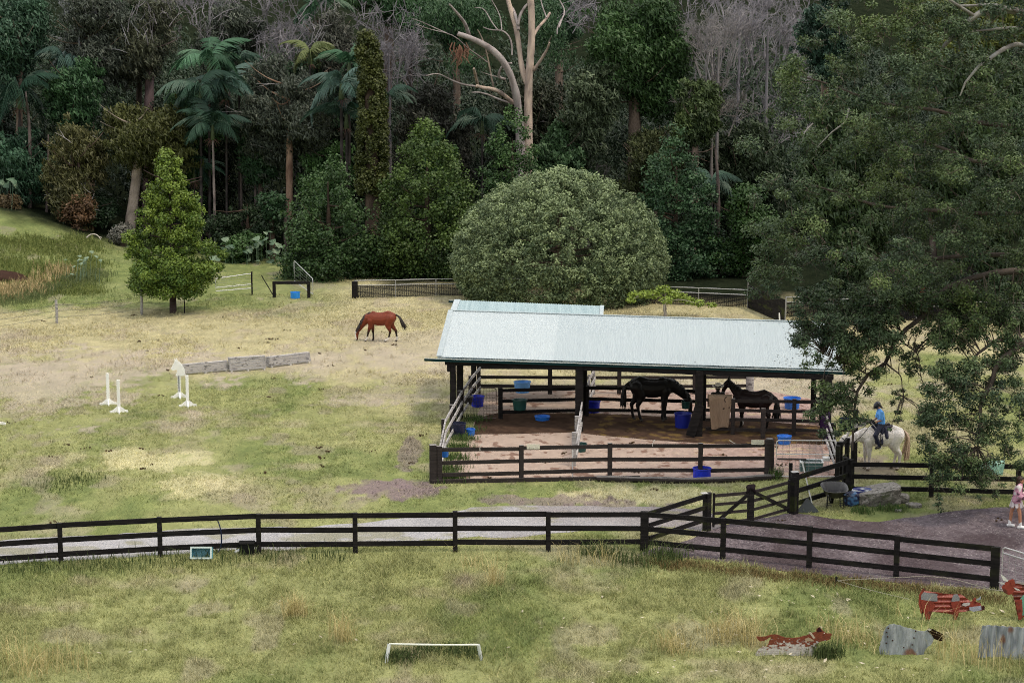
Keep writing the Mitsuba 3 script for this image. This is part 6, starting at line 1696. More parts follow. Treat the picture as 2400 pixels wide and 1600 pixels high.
casuarina('green tree at the top behind the palms and lilac tree', (820, 1000, -60, 60), 146, 8000, (.020, .046, .022), (.060, .100, .044), 41, clumps=60, size=1.5, leaf=(.36, .11), name='bush_tree')
casuarina('dark trees beyond the paddock at the right, behind the oak', (1850, 2150, 150, 742), 103, 20000, (.010, .022, .010), (.034, .052, .022), 42, trunk=(2190, 700), trunk_r=.3, clumps=140, size=1.9, leaf=(.36, .12), name='bush_tree')
casuarina('deep green tree beyond the paddock at the right edge', (2110, 2500, 100, 748), 101, 22000, (.010, .022, .010), (.034, .052, .022), 43, trunk=(2268, 740), trunk_r=.42, bark=((.055, .047, .05), (.025, .021, .023)), clumps=140, size=2.0, leaf=(.36, .12), name='bush_tree')
casuarina('olive tree at the top right behind the oak limbs', (2080, 2420, -80, 240), 118, 18000, (.030, .036, .008), (.085, .090, .018), 44, clumps=110, size=1.7, leaf=(.34, .09), name='bush_tree')
casuarina('dark green conifer showing between the grey bare trees and the oak', (1860, 2010, -60, 220), 126, 9000, (.008, .022, .018), (.024, .048, .036), 45, clumps=70, size=1.3, leaf=(.34, .09), name='bush_tree')

for lab, box, Y_, sd, b0, b1 in (
    ('deep green tree between the top left tree and the olive tree', (90, 240, 90, 380), 133.5, 201, (.010, .030, .014), (.036, .074, .034)),
    ('low blue green tree at the left edge above the bank', (-40, 130, 290, 500), 131.5, 202, (.010, .028, .018), (.032, .066, .044)),
    ('deep green tree filling behind the olive tree and the lowest palm', (380, 520, 170, 520), 134.5, 203, (.012, .034, .014), (.040, .082, .032)),
    ('mid green tree between the left palms and the rusty trunked casuarina', (540, 680, 230, 500), 133, 204, (.010, .028, .014), (.034, .066, .034)),
    ('green tree right of the rusty trunk, behind the dark maple', (690, 850, 270, 560), 131.5, 205, (.012, .034, .012), (.046, .088, .030)),
    ('dark green tree behind the tall dark maple and left of the gum', (930, 1100, 300, 580), 129, 206, (.012, .032, .012), (.042, .078, .028)),
    ('green tree crown low behind the gum trunks', (1230, 1400, 260, 520), 129.5, 207, (.012, .030, .014), (.042, .074, .034)),
    ('green tree at the top between the silvery bare tree and the palms', (230, 420, -60, 120), 140.5, 208, (.014, .038, .018), (.048, .090, .042)),
    ('green tree high behind the yellow green palm', (640, 830, 90, 320), 136.5, 209, (.012, .030, .016), (.040, .070, .040)),
    ('tall green tree at the top between ivy column and gum', (880, 1040, -60, 110), 144, 210, (.018, .048, .022), (.060, .108, .048))):
    casuarina(lab, box, Y_, 8500, b0, b1, sd, clumps=70, size=1.3, leaf=(.36, .13), name='bush_tree', trunk_r=.2, bark=((.10, .08, .07), (.04, .033, .03)))
# the wood on the slope behind, one mass
r = np.random.default_rng(66)
bl = []
for i in range(1500):
    Y_ = 136 + 44 * r.uniform() ** 1.3
    X_ = r.uniform(-1, 1) * Y_ * .31
    s = r.uniform(.7, 2.2)
    zl = float(land(X_, Y_))
    bl.append((np.array([X_, Y_, zl + r.uniform(.3, 9.5) * (1 if Y_ < 160 else .7)]), (s, s, s * .8), float(np.clip(meshkit.noise(np.array([X_ * .16, Y_ * .1, zl * .3]), 4) * .8 + r.uniform(0, .3), 0, 1))))
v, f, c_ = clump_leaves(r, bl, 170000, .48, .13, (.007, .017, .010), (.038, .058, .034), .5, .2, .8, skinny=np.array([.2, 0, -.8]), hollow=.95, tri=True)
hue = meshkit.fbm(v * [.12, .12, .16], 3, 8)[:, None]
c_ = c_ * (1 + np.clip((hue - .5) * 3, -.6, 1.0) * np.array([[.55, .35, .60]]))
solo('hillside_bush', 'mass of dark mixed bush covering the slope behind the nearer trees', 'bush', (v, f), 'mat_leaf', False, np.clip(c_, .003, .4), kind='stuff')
tw = []
for x0, x1, y0, y1, n in ((1590, 1900, -40, 330, 420), (830, 985, 20, 200, 150), (600, 770, 0, 150, 110), (300, 600, -40, 90, 70), (1330, 1400, 0, 60, 40)):
    for _ in range(n):
        p = at_depth(r.uniform(x0, x1), r.uniform(y0, y1), r.uniform(134.5, 141))
        d = unit(r.normal(0, .5, 3) + [0, 0, .9]); L_ = r.uniform(.7, 2.2)
        tw.append(tube([p - d * L_ / 2, p + r.normal(0, .1, 3), p + d * L_ / 2], [.034, .028, .012], 3, False))
        for _ in range(3):
            q = p + d * L_ * r.uniform(-.2, .4); e = unit(d + r.normal(0, .7, 3))
            tw.append(tube([q, q + e * L_ * .35, q + e * L_ * .5 + r.normal(0, .15, 3)], [.022, .018, .008], 3, False))
m = cat(*tw)
solo('bare_thicket', 'thicket of lilac grey bare twigs between the trees on the slope', 'thicket', m, 'mat_dull', False, tint(m, (.20, .19, .21), .7, .8), kind='stuff')

# slim trunks standing in the dark
for i, (x, yb, yt, Y, w, lab) in enumerate(((71, 510, 300, 131, 5, 'slim grey trunk nearest the left edge above the bank'), (110, 520, 400, 131, 4, 'slim pale trunk second from the left edge above the bank'), (216, 560, 500, 130, 6, 'short trunk with red brown base at the foot of the bush'), (567, 560, 420, 134, 4, 'slim trunk in the dark right of the palm stem'), (600, 600, 380, 133, 3.5, 'faint thin trunk left of the rusty casuarina trunk'), (727, 560, 380, 134, 4, 'reddish thin trunk right of the rusty casuarina trunk'), (668, 640, 560, 128, 8, 'thick short trunk beside the big leaved shrubs'), (1682, 720, 440, 118.5, 6, 'pale thin trunk right of the dark blue green maple'), (2188, 745, 600, 102, 12, 'greyish trunk under the oak seen across the paddock'))):
    r = np.random.default_rng(600 + i)
    b, t = at_depth(x, yb, Y), at_depth(x + r.uniform(-4, 4), yt, Y)
    s = mpp(b)
    b[2] = float(land(b[0], Y)) - .2
    tree('slim_trunk', lab, b, [b, (b + t) / 2 + [r.normal(0, .06), 0, 0], t, t + [r.normal(0, .2), 0, 2.5]], (w * s, w * s * .85, w * s * .7, w * s * .4), None, ((.14, .115, .11), (.06, .05, .05)) if i != 2 else ((.17, .085, .06), (.07, .04, .03)))

# bare lilac grey trees on the slope
def bare_tree(label, box, Y, seed, color, n_main=9, levels=4, group=None, trunk_r=.13):
    r = np.random.default_rng(seed)
    c, rx, rz = box_at(*box, Y)
    g = np.array([c[0], Y, float(land(c[0], Y))])
    segs = []
    def grow(p, d, L_, rad, lv):
        q = p + d * L_
        mid = (p + q) / 2 + r.normal(0, .06 * L_, 3)
        segs.append(tube([p, mid, q], [rad, rad * .85, rad * .65], 4 if lv > 1 else 3, False))
        if lv == 0: return
        for _ in range(3 if lv > 1 else 4):
            dd = unit(d + r.normal(0, .55, 3) * [rx / max(rx, rz) + .3, 1, .8] + [0, 0, .18])
            grow(p + d * L_ * r.uniform(.45, 1.0), dd, L_ * r.uniform(.55, .8), max(rad * .55, .010), lv - 1)
    base = c + [0, 0, -rz]
    for i in range(n_main):
        a = r.uniform(0, 2 * np.pi)
        st = base + [math.cos(a) * rx * .55, math.sin(a) * rx * .55, r.uniform(-.1, .5) * rz]
        grow(st, unit([math.cos(a) * .35, math.sin(a) * .35, 1]), rz * .55, .05, levels)
    k = thing('bare_tree', label, 'tree', group)
    m = cat(*segs)
    t, cc = bark_tube(r, [g - [0, 0, .3], g * .5 + base * .5, base + [0, 0, rz * .8]], (trunk_r * 1.2, trunk_r, trunk_r * .5), np.asarray(color), np.asarray(color) * .7)
    put(k, 'trunk', t, 'mat_dull', True, cc)
    put(k, 'twigs', m, 'mat_dull', False, tint(m, color, .5, 1.2))
LIL, WAR = (.235, .225, .25), (.20, .185, .18)
bare_tree('lilac grey bare tree between the ivy column and the pale gum', (838, 985, 30, 190), 136, 51, LIL, 15)
bare_tree('lilac grey bare tree near the top, left of the yellow green palm', (610, 765, 15, 140), 139, 52, LIL, 12)
bare_tree('small silvery bare tree at the very top left', (130, 235, -20, 70), 135.5, 53, (.27, .28, .32), 7)
bare_tree('pale bare tree at the top right of the big dark green tree, left one', (1610, 1760, -40, 190), 131, 54, (.27, .255, .265), 16)
bare_tree('pale bare tree on the right slope next to the oak, middle one', (1720, 1880, -40, 150), 133, 55, LIL, 16)
bare_tree('pinkish grey bare bush below the pale bare trees on the right', (1600, 1740, 120, 320), 130, 56, WAR, 14)
bare_tree('grey bare tree high on the slope right of the pale bare trees', (1640, 1830, -60, 80), 146, 57, LIL, 12)
bare_tree('grey bare tree high behind the left casuarinas', (400, 580, -60, 70), 144, 58, LIL, 10)
bare_tree('grey twiggy bush low in the gap right of the gum trunk', (1340, 1420, 330, 470), 134, 59, WAR, 6, 3)

# palms: every frond is a part
def frond_mesh(r, L_, droop, width=1.0, n=32):
    t = np.linspace(0, 1, n)
    x = L_ * (t - .16 * t ** 3 * droop)
    z = L_ * (.70 * t - (.55 + .62 * droop) * t ** 2)
    rach = np.stack([x, 0 * t, z], 1)
    segs = [tube(rach, np.linspace(.035, .008, n), 4, False)]
    V, F = [], []
    o = 0
    for i in range(3, n):
        for s in (1, -1):
            ll = width * L_ * .42 * math.sin(math.pi * (.12 + .86 * t[i])) * r.uniform(.85, 1.1)
            d = unit([.6, s * .75, -.65 * droop - r.uniform(.2, .8)])
            p = rach[i]; q = p + d * ll; q2 = p + d * ll * .55 + [0, 0, .05 * ll]
            sd = np.array([.075, 0, 0.01]) * L_ * .36
            V += [p - sd * .6, p + sd * .6, q2 + sd * .6, q, q2 - sd * .4]
            F += [[o, o + 1, o + 2], [o, o + 2, o + 4], [o + 4, o + 2, o + 3]]
            o += 5
    return cat(segs[0], (np.array(V), np.array(F)))
rp = np.random.default_rng(70)
FROND = [frond_mesh(rp, 3.0, d_) for d_ in (.5, .8, 1.1, 1.4)]
FCOL = {'dark': (.026, .062, .042), 'mid': (.040, .105, .055), 'yellow': (.120, .150, .055), 'blue': (.070, .130, .110)}
def palm(label, x, y_crown, Y, tone, n=11, size=1.0, seed=0, trunk_px=5, trunk_base=None, crownshaft=True):
    r = np.random.default_rng(700 + seed)
    k = thing('palm_tree', label, 'palm')
    c = at_depth(x, y_crown, Y)
    gx = at_depth(trunk_base or x, 500, Y)[0]
    g = np.array([gx, Y, float(land(gx, Y))])
    s = mpp(c) * trunk_px
    m, col = bark_tube(r, [g - [0, 0, .2], (g + c) / 2, c - [0, 0, .9 * size]], (s * .8, s * .65, s * .6), *(((.26, .22, .21), (.12, .10, .10)) if trunk_base else ((.065, .058, .058), (.028, .025, .025))), 8, 18, .05)
    put(k, 'trunk', m, 'mat_dull', True, col)
    cs = tube([c - [0, 0, 1.0 * size], c - [0, 0, .5 * size], c + [0, 0, .1]], [s * 1.2, s * 1.1, s * .5], 8)
    put(k, 'crownshaft', cs, 'mat_leaf', True, (.05, .075, .03))
    for i in range(n):
        a = 2 * np.pi * i / n + r.uniform(-.2, .2)
        tilt = r.uniform(-.25, .85)
        sc = size * r.uniform(.8, 1.15)
        fm = FROND[r.integers(4)].copy()
        R_ = trimesh.transformations.euler_matrix(0, -tilt, a, 'sxyz')
        fm.apply_scale(sc); fm.apply_transform(R_); fm.apply_translation(c)
        put(k, 'frond', fm, 'mat_leaf', False, np.array(FCOL[tone]) * r.uniform(.75, 1.3))
    for i in range(3):
        p = c - [0, 0, .95 * size]
        ms = []
        for _ in range(16):
            d = unit(r.normal(size=3) * [1, 1, .3] + [0, -.3, -.9])
            ms.append(tube([p, p + d * .35 * size + [0, 0, .1], p + d * .7 * size], [.012, .012, .006], 3, False))
        if i == 0: put(k, 'seed_cluster', cat(*ms), 'mat_dull', False, (.15, .09, .075))
palm('palm with a slim pale stem right of the young maple, crown lowest of the palms', 498, 296, 129.5, 'dark', 12, .95, 1, 4.5, 503)
palm('dark palm whose fronds hang above the lowest palm', 470, 205, 131, 'dark', 12, 1.05, 2, 5)
palm('green palm with glossy fronds in the middle of the left palms', 490, 140, 133, 'mid', 12, 1.0, 3, 5)
palm('palm with bluish fronds to the right in the left palm group', 530, 205, 132, 'blue', 11, .9, 4, 4)
palm('palm with a short crown on twin stems behind the left palm group', 560, 140, 134.5, 'dark', 10, .8, 5, 4)
palm('palm left of the ivy column with arching bluish fronds', 800, 200, 127.5, 'blue', 11, .95, 6, 6)
palm('palm high left of the ivy column with upright fronds', 818, 150, 131, 'mid', 10, .9, 7, 5)
palm('low palm with dark hanging fronds left of the ivy column', 812, 270, 128, 'dark', 10, .95, 8, 5)
palm('yellow green palm standing up among the grey casuarinas', 726, 125, 133.5, 'yellow', 9, .8, 9, 4)
palm('palm peeking out at the right side of the ivy column', 908, 225, 128, 'dark', 9, .75, 10, 4)
palm('dark palm at the left edge with fronds over the shade', 45, 215, 133, 'dark', 12, 1.2, 11, 5)
palm('palm high at the top left with one arched frond', 150, 135, 135, 'blue', 8, .8, 12, 4)
palm('palm at the top edge above the lilac bare tree', 745, 15, 141, 'mid', 11, 1.0, 13, 5)
palm('small palm among the shade behind the right maple', 1668, 425, 124, 'dark', 9, .8, 14, 4)
palm('palm in the dark behind the round shrub, left of the vines', 1130, 285, 131, 'dark', 9, .9, 15, 4)
palm('dark palm below the left palm group with drooping fronds', 455, 400, 132.5, 'dark', 9, .85, 16, 4)

# undergrowth
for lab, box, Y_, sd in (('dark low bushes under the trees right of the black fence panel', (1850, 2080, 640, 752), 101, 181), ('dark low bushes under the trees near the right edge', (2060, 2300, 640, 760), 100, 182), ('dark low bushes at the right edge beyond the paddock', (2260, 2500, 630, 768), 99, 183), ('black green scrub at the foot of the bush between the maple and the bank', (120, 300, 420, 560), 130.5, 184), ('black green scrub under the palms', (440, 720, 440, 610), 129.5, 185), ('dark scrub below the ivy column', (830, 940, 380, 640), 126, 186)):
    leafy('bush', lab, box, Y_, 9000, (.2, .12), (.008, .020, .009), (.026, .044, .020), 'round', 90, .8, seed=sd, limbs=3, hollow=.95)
leafy('shrub', 'leafy green shrub in the shade right of the palm stem', (500, 640, 528, 640), 125, 5500, (.24, .18), (.014, .036, .012), (.050, .092, .028), 'round', 40, .8, seed=81, hollow=.8, limbs=3)
leafy('shrub', 'small green tree hanging over the dark beside the rusty trunk', (592, 680, 438, 520), 127, 3500, (.22, .16), (.012, .034, .016), (.036, .074, .034), 'round', 26, .7, seed=82, limbs=3)
def bigleaf(label, pts, Y, n, seed, c0=(.05, .10, .06), c1=(.16, .23, .15), big=.24):
    r = np.random.default_rng(seed)
    k = thing('broad_leaf_plant', label, 'plant')
    for i in range(n):
        x, y = pts[r.integers(len(pts))]
        p = at_depth(x + r.normal() * 14, y + r.normal() * 9, Y + r.normal() * .8)
        g_ = np.array([p[0] + r.normal() * .15, p[1], float(land(p[0], p[1]))])
        a = np.arange(9) * 2 * np.pi / 9
        R_ = big * r.uniform(.8, 1.5)
        nrm = unit([r.normal() * .4, -.5 + r.normal() * .3, .9]); e1 = unit(np.cross(nrm, [0, 1, .3])); e2 = np.cross(nrm, e1)
        rim = p + R_ * (np.cos(a)[:, None] * e1 + np.sin(a)[:, None] * e2) * (.8 + .2 * np.cos(a * 3)[:, None]) - nrm * .05
        v = np.vstack([p[None], rim, p[None] - nrm * .012, rim - nrm * .012])
        f = [[0, 1 + j, 1 + (j + 1) % 9] for j in range(9)] + [[10, 11 + (j + 1) % 9, 11 + j] for j in range(9)]
        st = tube([g_, (g_ + p) / 2 + [0, 0, .1], p], [.02, .015, .012], 3, False)
        m = cat(trimesh.Trimesh(v, np.array(f), process=False), st)
        t = r.uniform()
        put(k, 'leaf', m, 'mat_leaf', False, np.array(c0) * (1 - t) + np.array(c1) * t)
bigleaf('pale green broad leaved plants in the shade between the maple and dark maple', [(530, 575), (560, 590), (600, 575), (640, 585), (660, 600), (585, 605), (520, 600), (625, 560)], 124.5, 60, 83)
bigleaf('patch of pale broad leaves on top of the left grassy bank', [(165, 612), (195, 607), (220, 610), (180, 618)], 112, 16, 84, (.09, .15, .08), (.18, .25, .17), .13)
bigleaf('small group of broad leaves at the left edge below the dark trees', [(5, 425), (15, 430), (0, 440)], 130, 10, 85)
# fallen pale branch
k = thing('fallen_branch', 'bleached fallen branch lying at the forest edge left of the young maple', 'branch')
p = [at_depth(x, y, 124.0) for x, y in ((203, 557), (212, 550), (222, 549), (232, 555), (236, 562))]
put(k, 'branch', tube(spline(p, 14), np.linspace(.05, .03, 14), 6), 'mat_dull', True, (.55, .51, .46))
put(k, 'branch', tube([p[3], at_depth(239, 557, 124.0)], [.035, .02], 6), 'mat_dull', True, (.55, .51, .46))
for lab, box, Y, sd, b0, b1 in (('rusty brown bush at the forest edge above the bank', (130, 240, 440, 565), 128.5, 86, (.05, .026, .015), (.14, .065, .035)), ('brown bush at the left edge above the bank', (-20, 55, 440, 510), 129, 87, (.05, .032, .018), (.12, .075, .04)), ('grey dead bush at the foot of the thick pale trunk', (262, 310, 520, 575), 127, 88, (.06, .05, .05), (.17, .15, .15))):
    leafy('shrub', lab, box, Y, 3800, (.26, .09), b0, b1, 'round', 34, .7, seed=sd, limbs=3, hollow=.9)

# tall grass and reeds on the left bank, clumps of long straw grass on the near lawn
def tuft(name, label, feet, n_each, hgt, w, c0, c1, seed, spread=.25, lean=.35, cat_='grass', dense=2.2, kind=None):
    r = np.random.default_rng(seed)
    V, F, K, o = [], [], [], 0
    for g_ in feet:
        n = int(n_each * dense)
        P_ = np.asarray(g_) + r.normal(size=(n, 3)) * [spread, spread, 0]
        P_[:, 2] = land(P_[:, 0], P_[:, 1])
        h = hgt * r.uniform(.45, 1.25, n)
        v, f, _ = blades(P_, h, w, np.abs(r.normal(0, lean, n)), int(r.integers(1e6)), True)
        t = r.uniform(size=(n, 1))
        V.append(v); F.append(f + o); o += len(v); K.append(np.repeat(np.asarray(c0) * (1 - t) + np.asarray(c1) * t, 5, axis=0))
    return solo(name, label, cat_, (np.vstack(V), np.vstack(F)), 'mat_dull', False, np.vstack(K), kind=kind)
STR0, STR1 = (.34, .29, .12), (.64, .56, .31)
for lab, pts, n, h_, sp, sd in (('golden grass clump on the lawn below the tipped tub', [(693, 1445)], 170, .62, .14, 1), ('long pale grass at the bottom left corner', [(40, 1565), (90, 1560), (130, 1555), (160, 1572), (15, 1540), (65, 1585)], 80, .85, .35, 2), ('wispy straw grass clump on the lawn below the fence middle', [(1158, 1372)], 60, .75, .12, 3), ('pale grass tuft right of the golden clump', [(795, 1495), (805, 1505)], 40, .75, .15, 4),
                          ('tall straw grass left of the rusty metal dog', [(1720, 1500), (1750, 1505), (1700, 1490), (1740, 1480), (1768, 1515), (1690, 1505)], 80, 1.0, .25, 5), ('straw grass between the rusty dog and the grey sheep', [(1960, 1500), (1985, 1510), (2010, 1500), (1940, 1480), (2035, 1520)], 60, .8, .25, 6), ('long leaning grass stems around the red cow', [(2180, 1475), (2240, 1480), (2205, 1490), (2130, 1450)], 30, 1.0, .3, 7), ('tall seed grass in front of the grey corrugated animal', [(2230, 1530), (2300, 1560), (2260, 1545), (2350, 1570), (2215, 1545)], 34, 1.1, .25, 8), ('olive grass clump at the lower right edge of the lawn', [(1560, 1520), (1590, 1530)], 50, .6, .2, 9), ('thin straw grass at the foot of the foreground fence near the corner post', [(1100, 1330), (1350, 1320), (1420, 1318)], 30, .6, .3, 10)):
    tuft('grass_clump', lab, [ground_at(*q) for q in pts], n, h_ * (.7 if sd in (2, 5, 6, 7, 8) else 1), .013, STR0, STR1, 800 + sd, sp, .6, dense={2: .6, 7: .35}.get(sd, .8) if sd in (2, 5, 6, 7, 8) else 1.6, kind='stuff' if len(pts) > 2 else None)
for lab, pts, n, h_, sp, sd in (('dark green weeds by the rusty metal dog\'s chest', [(1925, 1538), (1940, 1540), (1955, 1536)], 150, .36, .16, 1), ('dark green weed clump inside the white hoop', [(930, 1548), (950, 1545), (1000, 1530), (1060, 1528), (1095, 1535)], 110, .26, .2, 2), ('grey green weeds along the foot of the foreground fence at the left', [(60, 1335), (200, 1330), (300, 1325), (420, 1318), (540, 1308), (650, 1308), (760, 1306)], 70, .34, .5, 3), ('grey green weed clump at the fence foot left of the corner post', [(1390, 1300), (1430, 1305), (1540, 1305), (1580, 1312)], 110, .45, .25, 4), ('bright green grass along the left inside of the yards', [(1045, 1122), (1055, 1100), (1068, 1075), (1075, 1050), (1085, 1030), (1062, 1120), (1095, 1010), (1108, 985)], 170, .22, .28, 5), ('green tuft at the foot of the thick round yard post', [(1818, 1120)], 90, .4, .14, 6), ('green grass at the foot of the big boulder', [(2075, 1195), (2100, 1195), (2020, 1200)], 90, .2, .18, 7), ('dark weed patch on the left of the paddock in front of the fence', [(160, 1130), (190, 1122), (140, 1140)], 60, .2, .5, 8), ('tall dark weeds by the corner post of the foreground fence', [(1470, 1318), (1500, 1322), (1560, 1325)], 90, .4, .3, 9)):
    tuft('weeds', lab, [ground_at(*q) for q in pts], n, h_, .022, (.035, .060, .022) if sd not in (5, 6, 7) else (.03, .085, .02), (.125, .155, .065), 850 + sd, sp, .55, 'weeds', dense={1: .9, 4: 1.0, 9: .8}.get(sd, 1.7), kind='stuff' if len(pts) > 3 else None)
tuft('dry_grass', 'strip of brownish dead grass along the foot of the foreground fence at the right', [ground_at(1540 + 800 * t, 1322 + 84 * t + 4 * math.sin(t * 40)) for t in np.linspace(0, 1, 60)], 60, .17, .016, (.07, .055, .025), (.27, .21, .10), 89, .25, .7, kind='stuff', dense=1.6)
bank, bank2 = [], []
r = np.random.default_rng(90)
for _ in range(150):
    q = landed(r.uniform(-30, 235), r.uniform(560, 690))
    if q is not None: bank.append(q)
for _ in range(60):
    t = r.uniform(); x = -20 + 260 * t
    q = landed(x + r.normal() * 8, 712 - 62 * t + r.normal() * 8)
    if q is not None: bank2.append(q)
tuft('bank_grass', 'tall mixed grass covering the left bank', bank, 46, .32, .035, (.085, .120, .036), (.23, .26, .09), 91, .5, .4, kind='stuff')
tuft('reed_grass', 'strip of grey green reeds at the foot of the left bank', bank2, 30, .42, .03, (.085, .120, .050), (.20, .23, .11), 92, .4, .25, kind='stuff')
tuft('straw_grass', 'pale straw coloured grass in front of the brown earth of the left bank', [q for q in (landed(x, y) for x, y in ((5, 690), (30, 685), (60, 680), (90, 668), (120, 652), (140, 640), (20, 700), (75, 690))) if q is not None], 70, .6, .04, (.34, .26, .13), (.56, .46, .26), 93, .5, .35, kind='stuff')
q = landed(0, 655)
m = trimesh.creation.icosphere(3, 1.0); m.vertices = m.vertices * [1.7, 1.0, .5] * (1 + .3 * (meshkit.fbm(m.vertices * 2, 3, 4)[:, None] - .5)) + q
solo('earth_mound', 'dark brown bare earth cut in the left bank', 'earth', m, 'mat_dull', True, (.05, .03, .024))

# ---- the oak on the right: traced limbs, hanging sprays of small leaves
r = np.random.default_rng(95)
k = thing('oak_tree', 'large evergreen tree on the right whose leafy branches hang over the shed roof and fence', 'tree')
Yo = 58.0
base = np.array([19.8, 58.5, 0.0])
OB = ((.12, .10, .09), (.05, .042, .04)); OBP = ((.30, .30, .29), (.14, .13, .125))
def ol(pts, dys, r0, r1, bark=OB, sides=8, n=20):
    w = [at_depth(x, y, Yo + d) for (x, y), d in zip(pts, dys)]
    w = [w[0]] + [q for a, b in zip(w[:-1], w[1:]) for q in ((a + b) / 2 + r.normal(0, .09, 3) * (np.linalg.norm(b - a) > 1.2), b)]
    return bark_tube(r, w, np.linspace(r0, r1, len(w)), *bark, sides=sides, n=n, bump=.12)
top_ = at_depth(2560, -150, Yo)
m, c_ = bark_tube(r, [base - [0, 0, .3], base + [.1, 0, 3], base + [-.2, 0, 7], top_ + [1.5, 0, 0]], (.55, .45, .36, .2), *OB, sides=12, n=24)
put(k, 'trunk', m, 'mat_dull', True, c_)
limbs_ = [([(2640, 300), (2500, 60), (2380, 25), (2280, 40), (2240, 80), (2210, 110), (2195, 130)], (0, 0, -.5, -1, -1, -1, -1), .16, .03, OBP), ([(2280, 36), (2240, 10), (2180, -30)], (-1, -1.5, -1.5), .06, .03, OBP), ([(2400, 30), (2330, 12), (2250, 14)], (-.5, -1, -1), .07, .03, OBP), ([(2400, 110), (2330, 130), (2290, 160), (2262, 195), (2250, 225)], (0, -1.5, -2, -2, -2), .08, .02, OBP), ([(2420, 80), (2340, 68), (2270, 75)], (0, -1, -1), .06, .015, OBP),
          ([(2620, 420), (2500, 380), (2400, 390), (2300, 380), (2160, 330)], (0, 0, 0, 0, .5), .14, .04, OB), ([(2640, 560), (2480, 640), (2330, 640), (2200, 690), (2103, 790), (2076, 850), (2020, 890), (2004, 930), (2000, 1000), (1998, 1055)], (0, 0, 0, .5, .5, .3, .3, .3, .3, .3), .12, .028, OB), ([(2640, 640), (2480, 760), (2400, 800), (2340, 850), (2300, 940), (2290, 1050)], (0, -1, -1.5, -1.5, -1.5, -1.5), .16, .03, OB), ([(2420, 800), (2330, 800), (2290, 830), (2250, 900)], (-1, -1, -1, -1), .08, .02, OB), ([(2620, 420), (2400, 300), (2200, 260), (2000, 220), (1880, 180)], (0, 1, 1, 1, 1), .09, .02, OB), ([(2620, 480), (2300, 500), (2050, 480), (1850, 420)], (0, 1.5, 1.5, 1.5), .09, .02, OB), ([(2600, 600), (2250, 600), (2000, 600), (1800, 560)], (0, 2, 2, 2), .09, .02, OB),
          ([(2076, 850), (2110, 880), (2118, 930)], (.3, 0, 0), .03, .01, OB), ([(2103, 790), (2150, 830), (2160, 890)], (.5, 0, 0), .03, .01, OB), ([(2040, 880), (1980, 850), (1930, 830)], (.3, 0, 0), .03, .01, OB), ([(1990, 255), (1950, 310), (1915, 345)], (1, 0, 0), .03, .012, OBP), ([(1905, 290), (1880, 330), (1872, 350)], (1, 0, 0), .025, .01, OBP)]
limb_pts = []
for pts, dys, r0, r1, b_ in limbs_:
    limb_pts.append(spline(np.array([at_depth(x, y, Yo + d) for (x, y), d in zip(pts, dys)]), 40))
    m, c_ = ol(pts, dys, r0, r1, b_)
    put(k, 'limb', m, 'mat_dull', True, c_)
def ob(x, y, s, dy=0.0, tn=None, fl=.7):
    """A clump of the oak: photo position, radius in photo pixels."""
    p = at_depth(x, y, Yo + dy); q = s * mpp(p)
    return (p, (q, q, q * fl), float(r.beta(2, 2.4)) if tn is None else tn)
inside = Polygon([(1885, 20), (1830, 110), (1760, 190), (1712, 300), (1705, 430), (1730, 560), (1790, 640), (1850, 690), (1900, 720), (2000, 735), (2080, 730), (2160, 700), (2260, 700), (2420, 690), (2480, 500), (2480, -60), (1990, -60)])
blobs = []
while len(blobs) < 430:
    x, y = r.uniform(1690, 2480), r.uniform(-60, 740)
    if inside.buffer(-18).contains(shapely.Point(x, y)) and r.uniform() < np.interp(x + .25 * (400 - y), [1720, 1950, 2100], [.30, .55, 1.0]):
        blobs.append(ob(x, y, r.uniform(14, 40), r.uniform(-3.0, 3.0)))
for (x0, y0, x1, y1, n, s, dy) in ((1760, 560, 1870, 690, 14, 24, 0), (1860, 690, 1960, 800, 18, 26, 0), (1870, 780, 1960, 860, 12, 16, -.5), (1950, 720, 2080, 840, 26, 26, 0), (2080, 690, 2300, 800, 40, 24, 0), (2250, 700, 2440, 770, 30, 24, 0), (2060, 780, 2130, 860, 10, 16, 0),  (1985, 840, 2060, 900, 10, 18, 0), (1890, 900, 2040, 1000, 19, 24, -.3), (1925, 985, 1985, 1040, 5, 14, -.3), (1890, 670, 2420, 770, 75, 26, .3), (1960, 730, 2090, 850, 16, 24, 0), (2070, 760, 2160, 880, 10, 14, 0), (2090, 880, 2125, 990, 6, 9, 0), (2060, 930, 2110, 1010, 5, 9, -.3), (2190, 740, 2410, 860, 30, 26, -1), (2170, 850, 2400, 960, 34, 26, -1.3), (2160, 950, 2330, 1080, 30, 26, -1.5), (2180, 1070, 2320, 1150, 22, 22, -1.6), (2330, 960, 2460, 1110, 18, 26, -.6), (2190, 1140, 2230, 1200, 5, 10, -1.6), (2290, 1120, 2350, 1200, 6, 10, -1.4), (2380, 1100, 2440, 1170, 5, 14, -.4)):
    for _ in range(n):
        blobs.append(ob(r.uniform(x0, x1), r.uniform(y0, y1), s * r.uniform(.7, 1.2), dy + r.uniform(-.8, .8)))
v, f, c_ = clump_leaves(r, blobs, 215000, .105, .045, (.015, .033, .016), (.122, .155, .074), .75, .45, .7, hollow=.95)
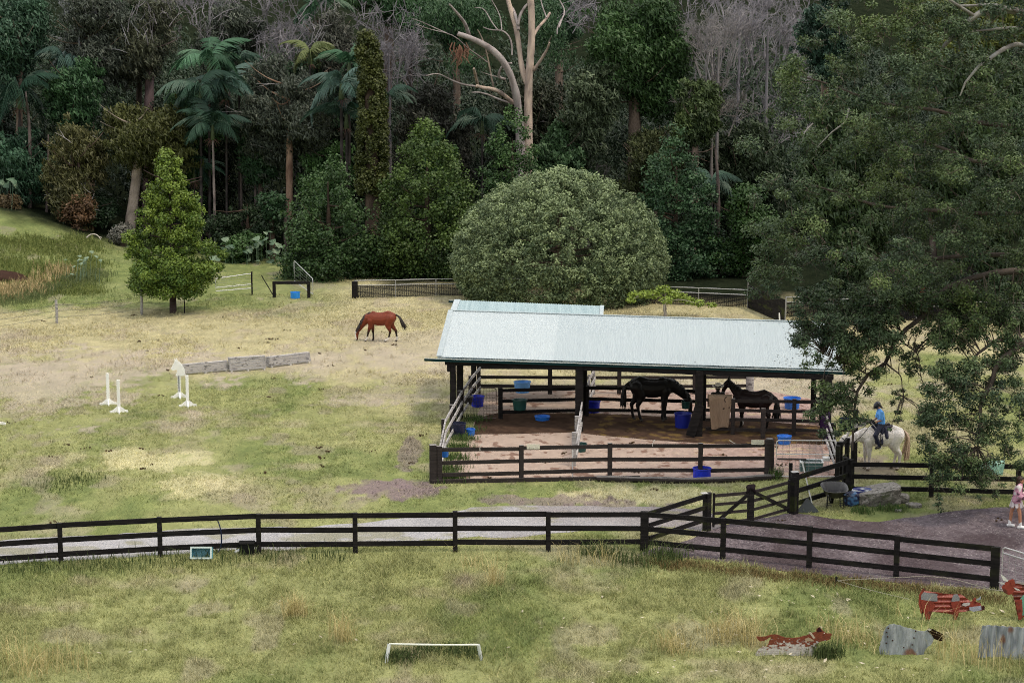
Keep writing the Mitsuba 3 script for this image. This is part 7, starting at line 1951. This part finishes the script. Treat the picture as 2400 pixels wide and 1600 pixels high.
# broad olive and blue green drifts through the crown, as the leaves themselves differ
nz = meshkit.fbm(v * [.35, .35, .45], 3, 3)[:, None]
c_ = c_ * (1 + (nz - .5) * np.array([[1.0, .8, -.6]]))
put(k, 'crown', (v, f), 'mat_leaf', False, np.clip(c_, .003, .4))
tw = []
for b_ in blobs:
    for _ in range(4):
        p = b_[0] + r.normal(size=3) * b_[1][0] * .3
        e = p + unit(r.normal(size=3) + [0, -.2, -.5]) * b_[1][0] * r.uniform(.7, 1.5)
        tw.append(tube([p, (p + e) / 2 + r.normal(0, .03, 3), e], [.012, .009, .004], 3, False))
LP = np.vstack(limb_pts)
for b_ in blobs[430:]:
    # every spray hangs from the nearest point of a limb
    d = np.linalg.norm(LP - b_[0], axis=1); j = int(d.argmin())
    if d[j] < 1.6:
        p, e = b_[0], LP[j]
        tw.append(tube(spline([e, (e + p) / 2 + [0, 0, .12] + r.normal(0, .06, 3), p], 7), np.linspace(.020, .006, 7), 4, False))
tm = cat(*tw)
put(k, 'twigs', tm, 'mat_dull', False, tint(tm, (.10, .085, .075), .6, 1.5))

# play equipment seen in red and blue under the far trees
k = thing('play_frame', 'red and white playground panel half hidden by leaves beyond the paddock', 'playground')
Yp_ = 98.6
for x, w, c_ in ((2152, 5, (.55, .52, .50)), (2163, 6, (.50, .10, .12)), (2158, 3, (.35, .02, .03))):
    a_, b_ = at_depth(x, 661, Yp_), at_depth(x, 687, Yp_)
    put(k, 'panel', brick((a_ + b_) / 2, [w * mpp(a_), .06, a_[2] - b_[2]], 0), 'mat_plastic', False, c_)
put(k, 'post', tube([at_depth(2138, 700, Yp_), at_depth(2138, 690, Yp_)], .12, 8), 'mat_plastic', True, (.03, .08, .30))
put(k, 'hoop', tube(spline([at_depth(2160, 657, Yp_), at_depth(2174, 664, Yp_), at_depth(2178, 682, Yp_), [at_depth(2178, 700, Yp_)[0], Yp_, 0.0]], 12), .03, 6), 'mat_metal', True, (.3, .32, .34))
put(k, 'leg', tube([at_depth(2150, 687, Yp_), [at_depth(2150, 687, Yp_)[0], Yp_, 0.0]], .05, 6), 'mat_metal', True, (.2, .2, .22))
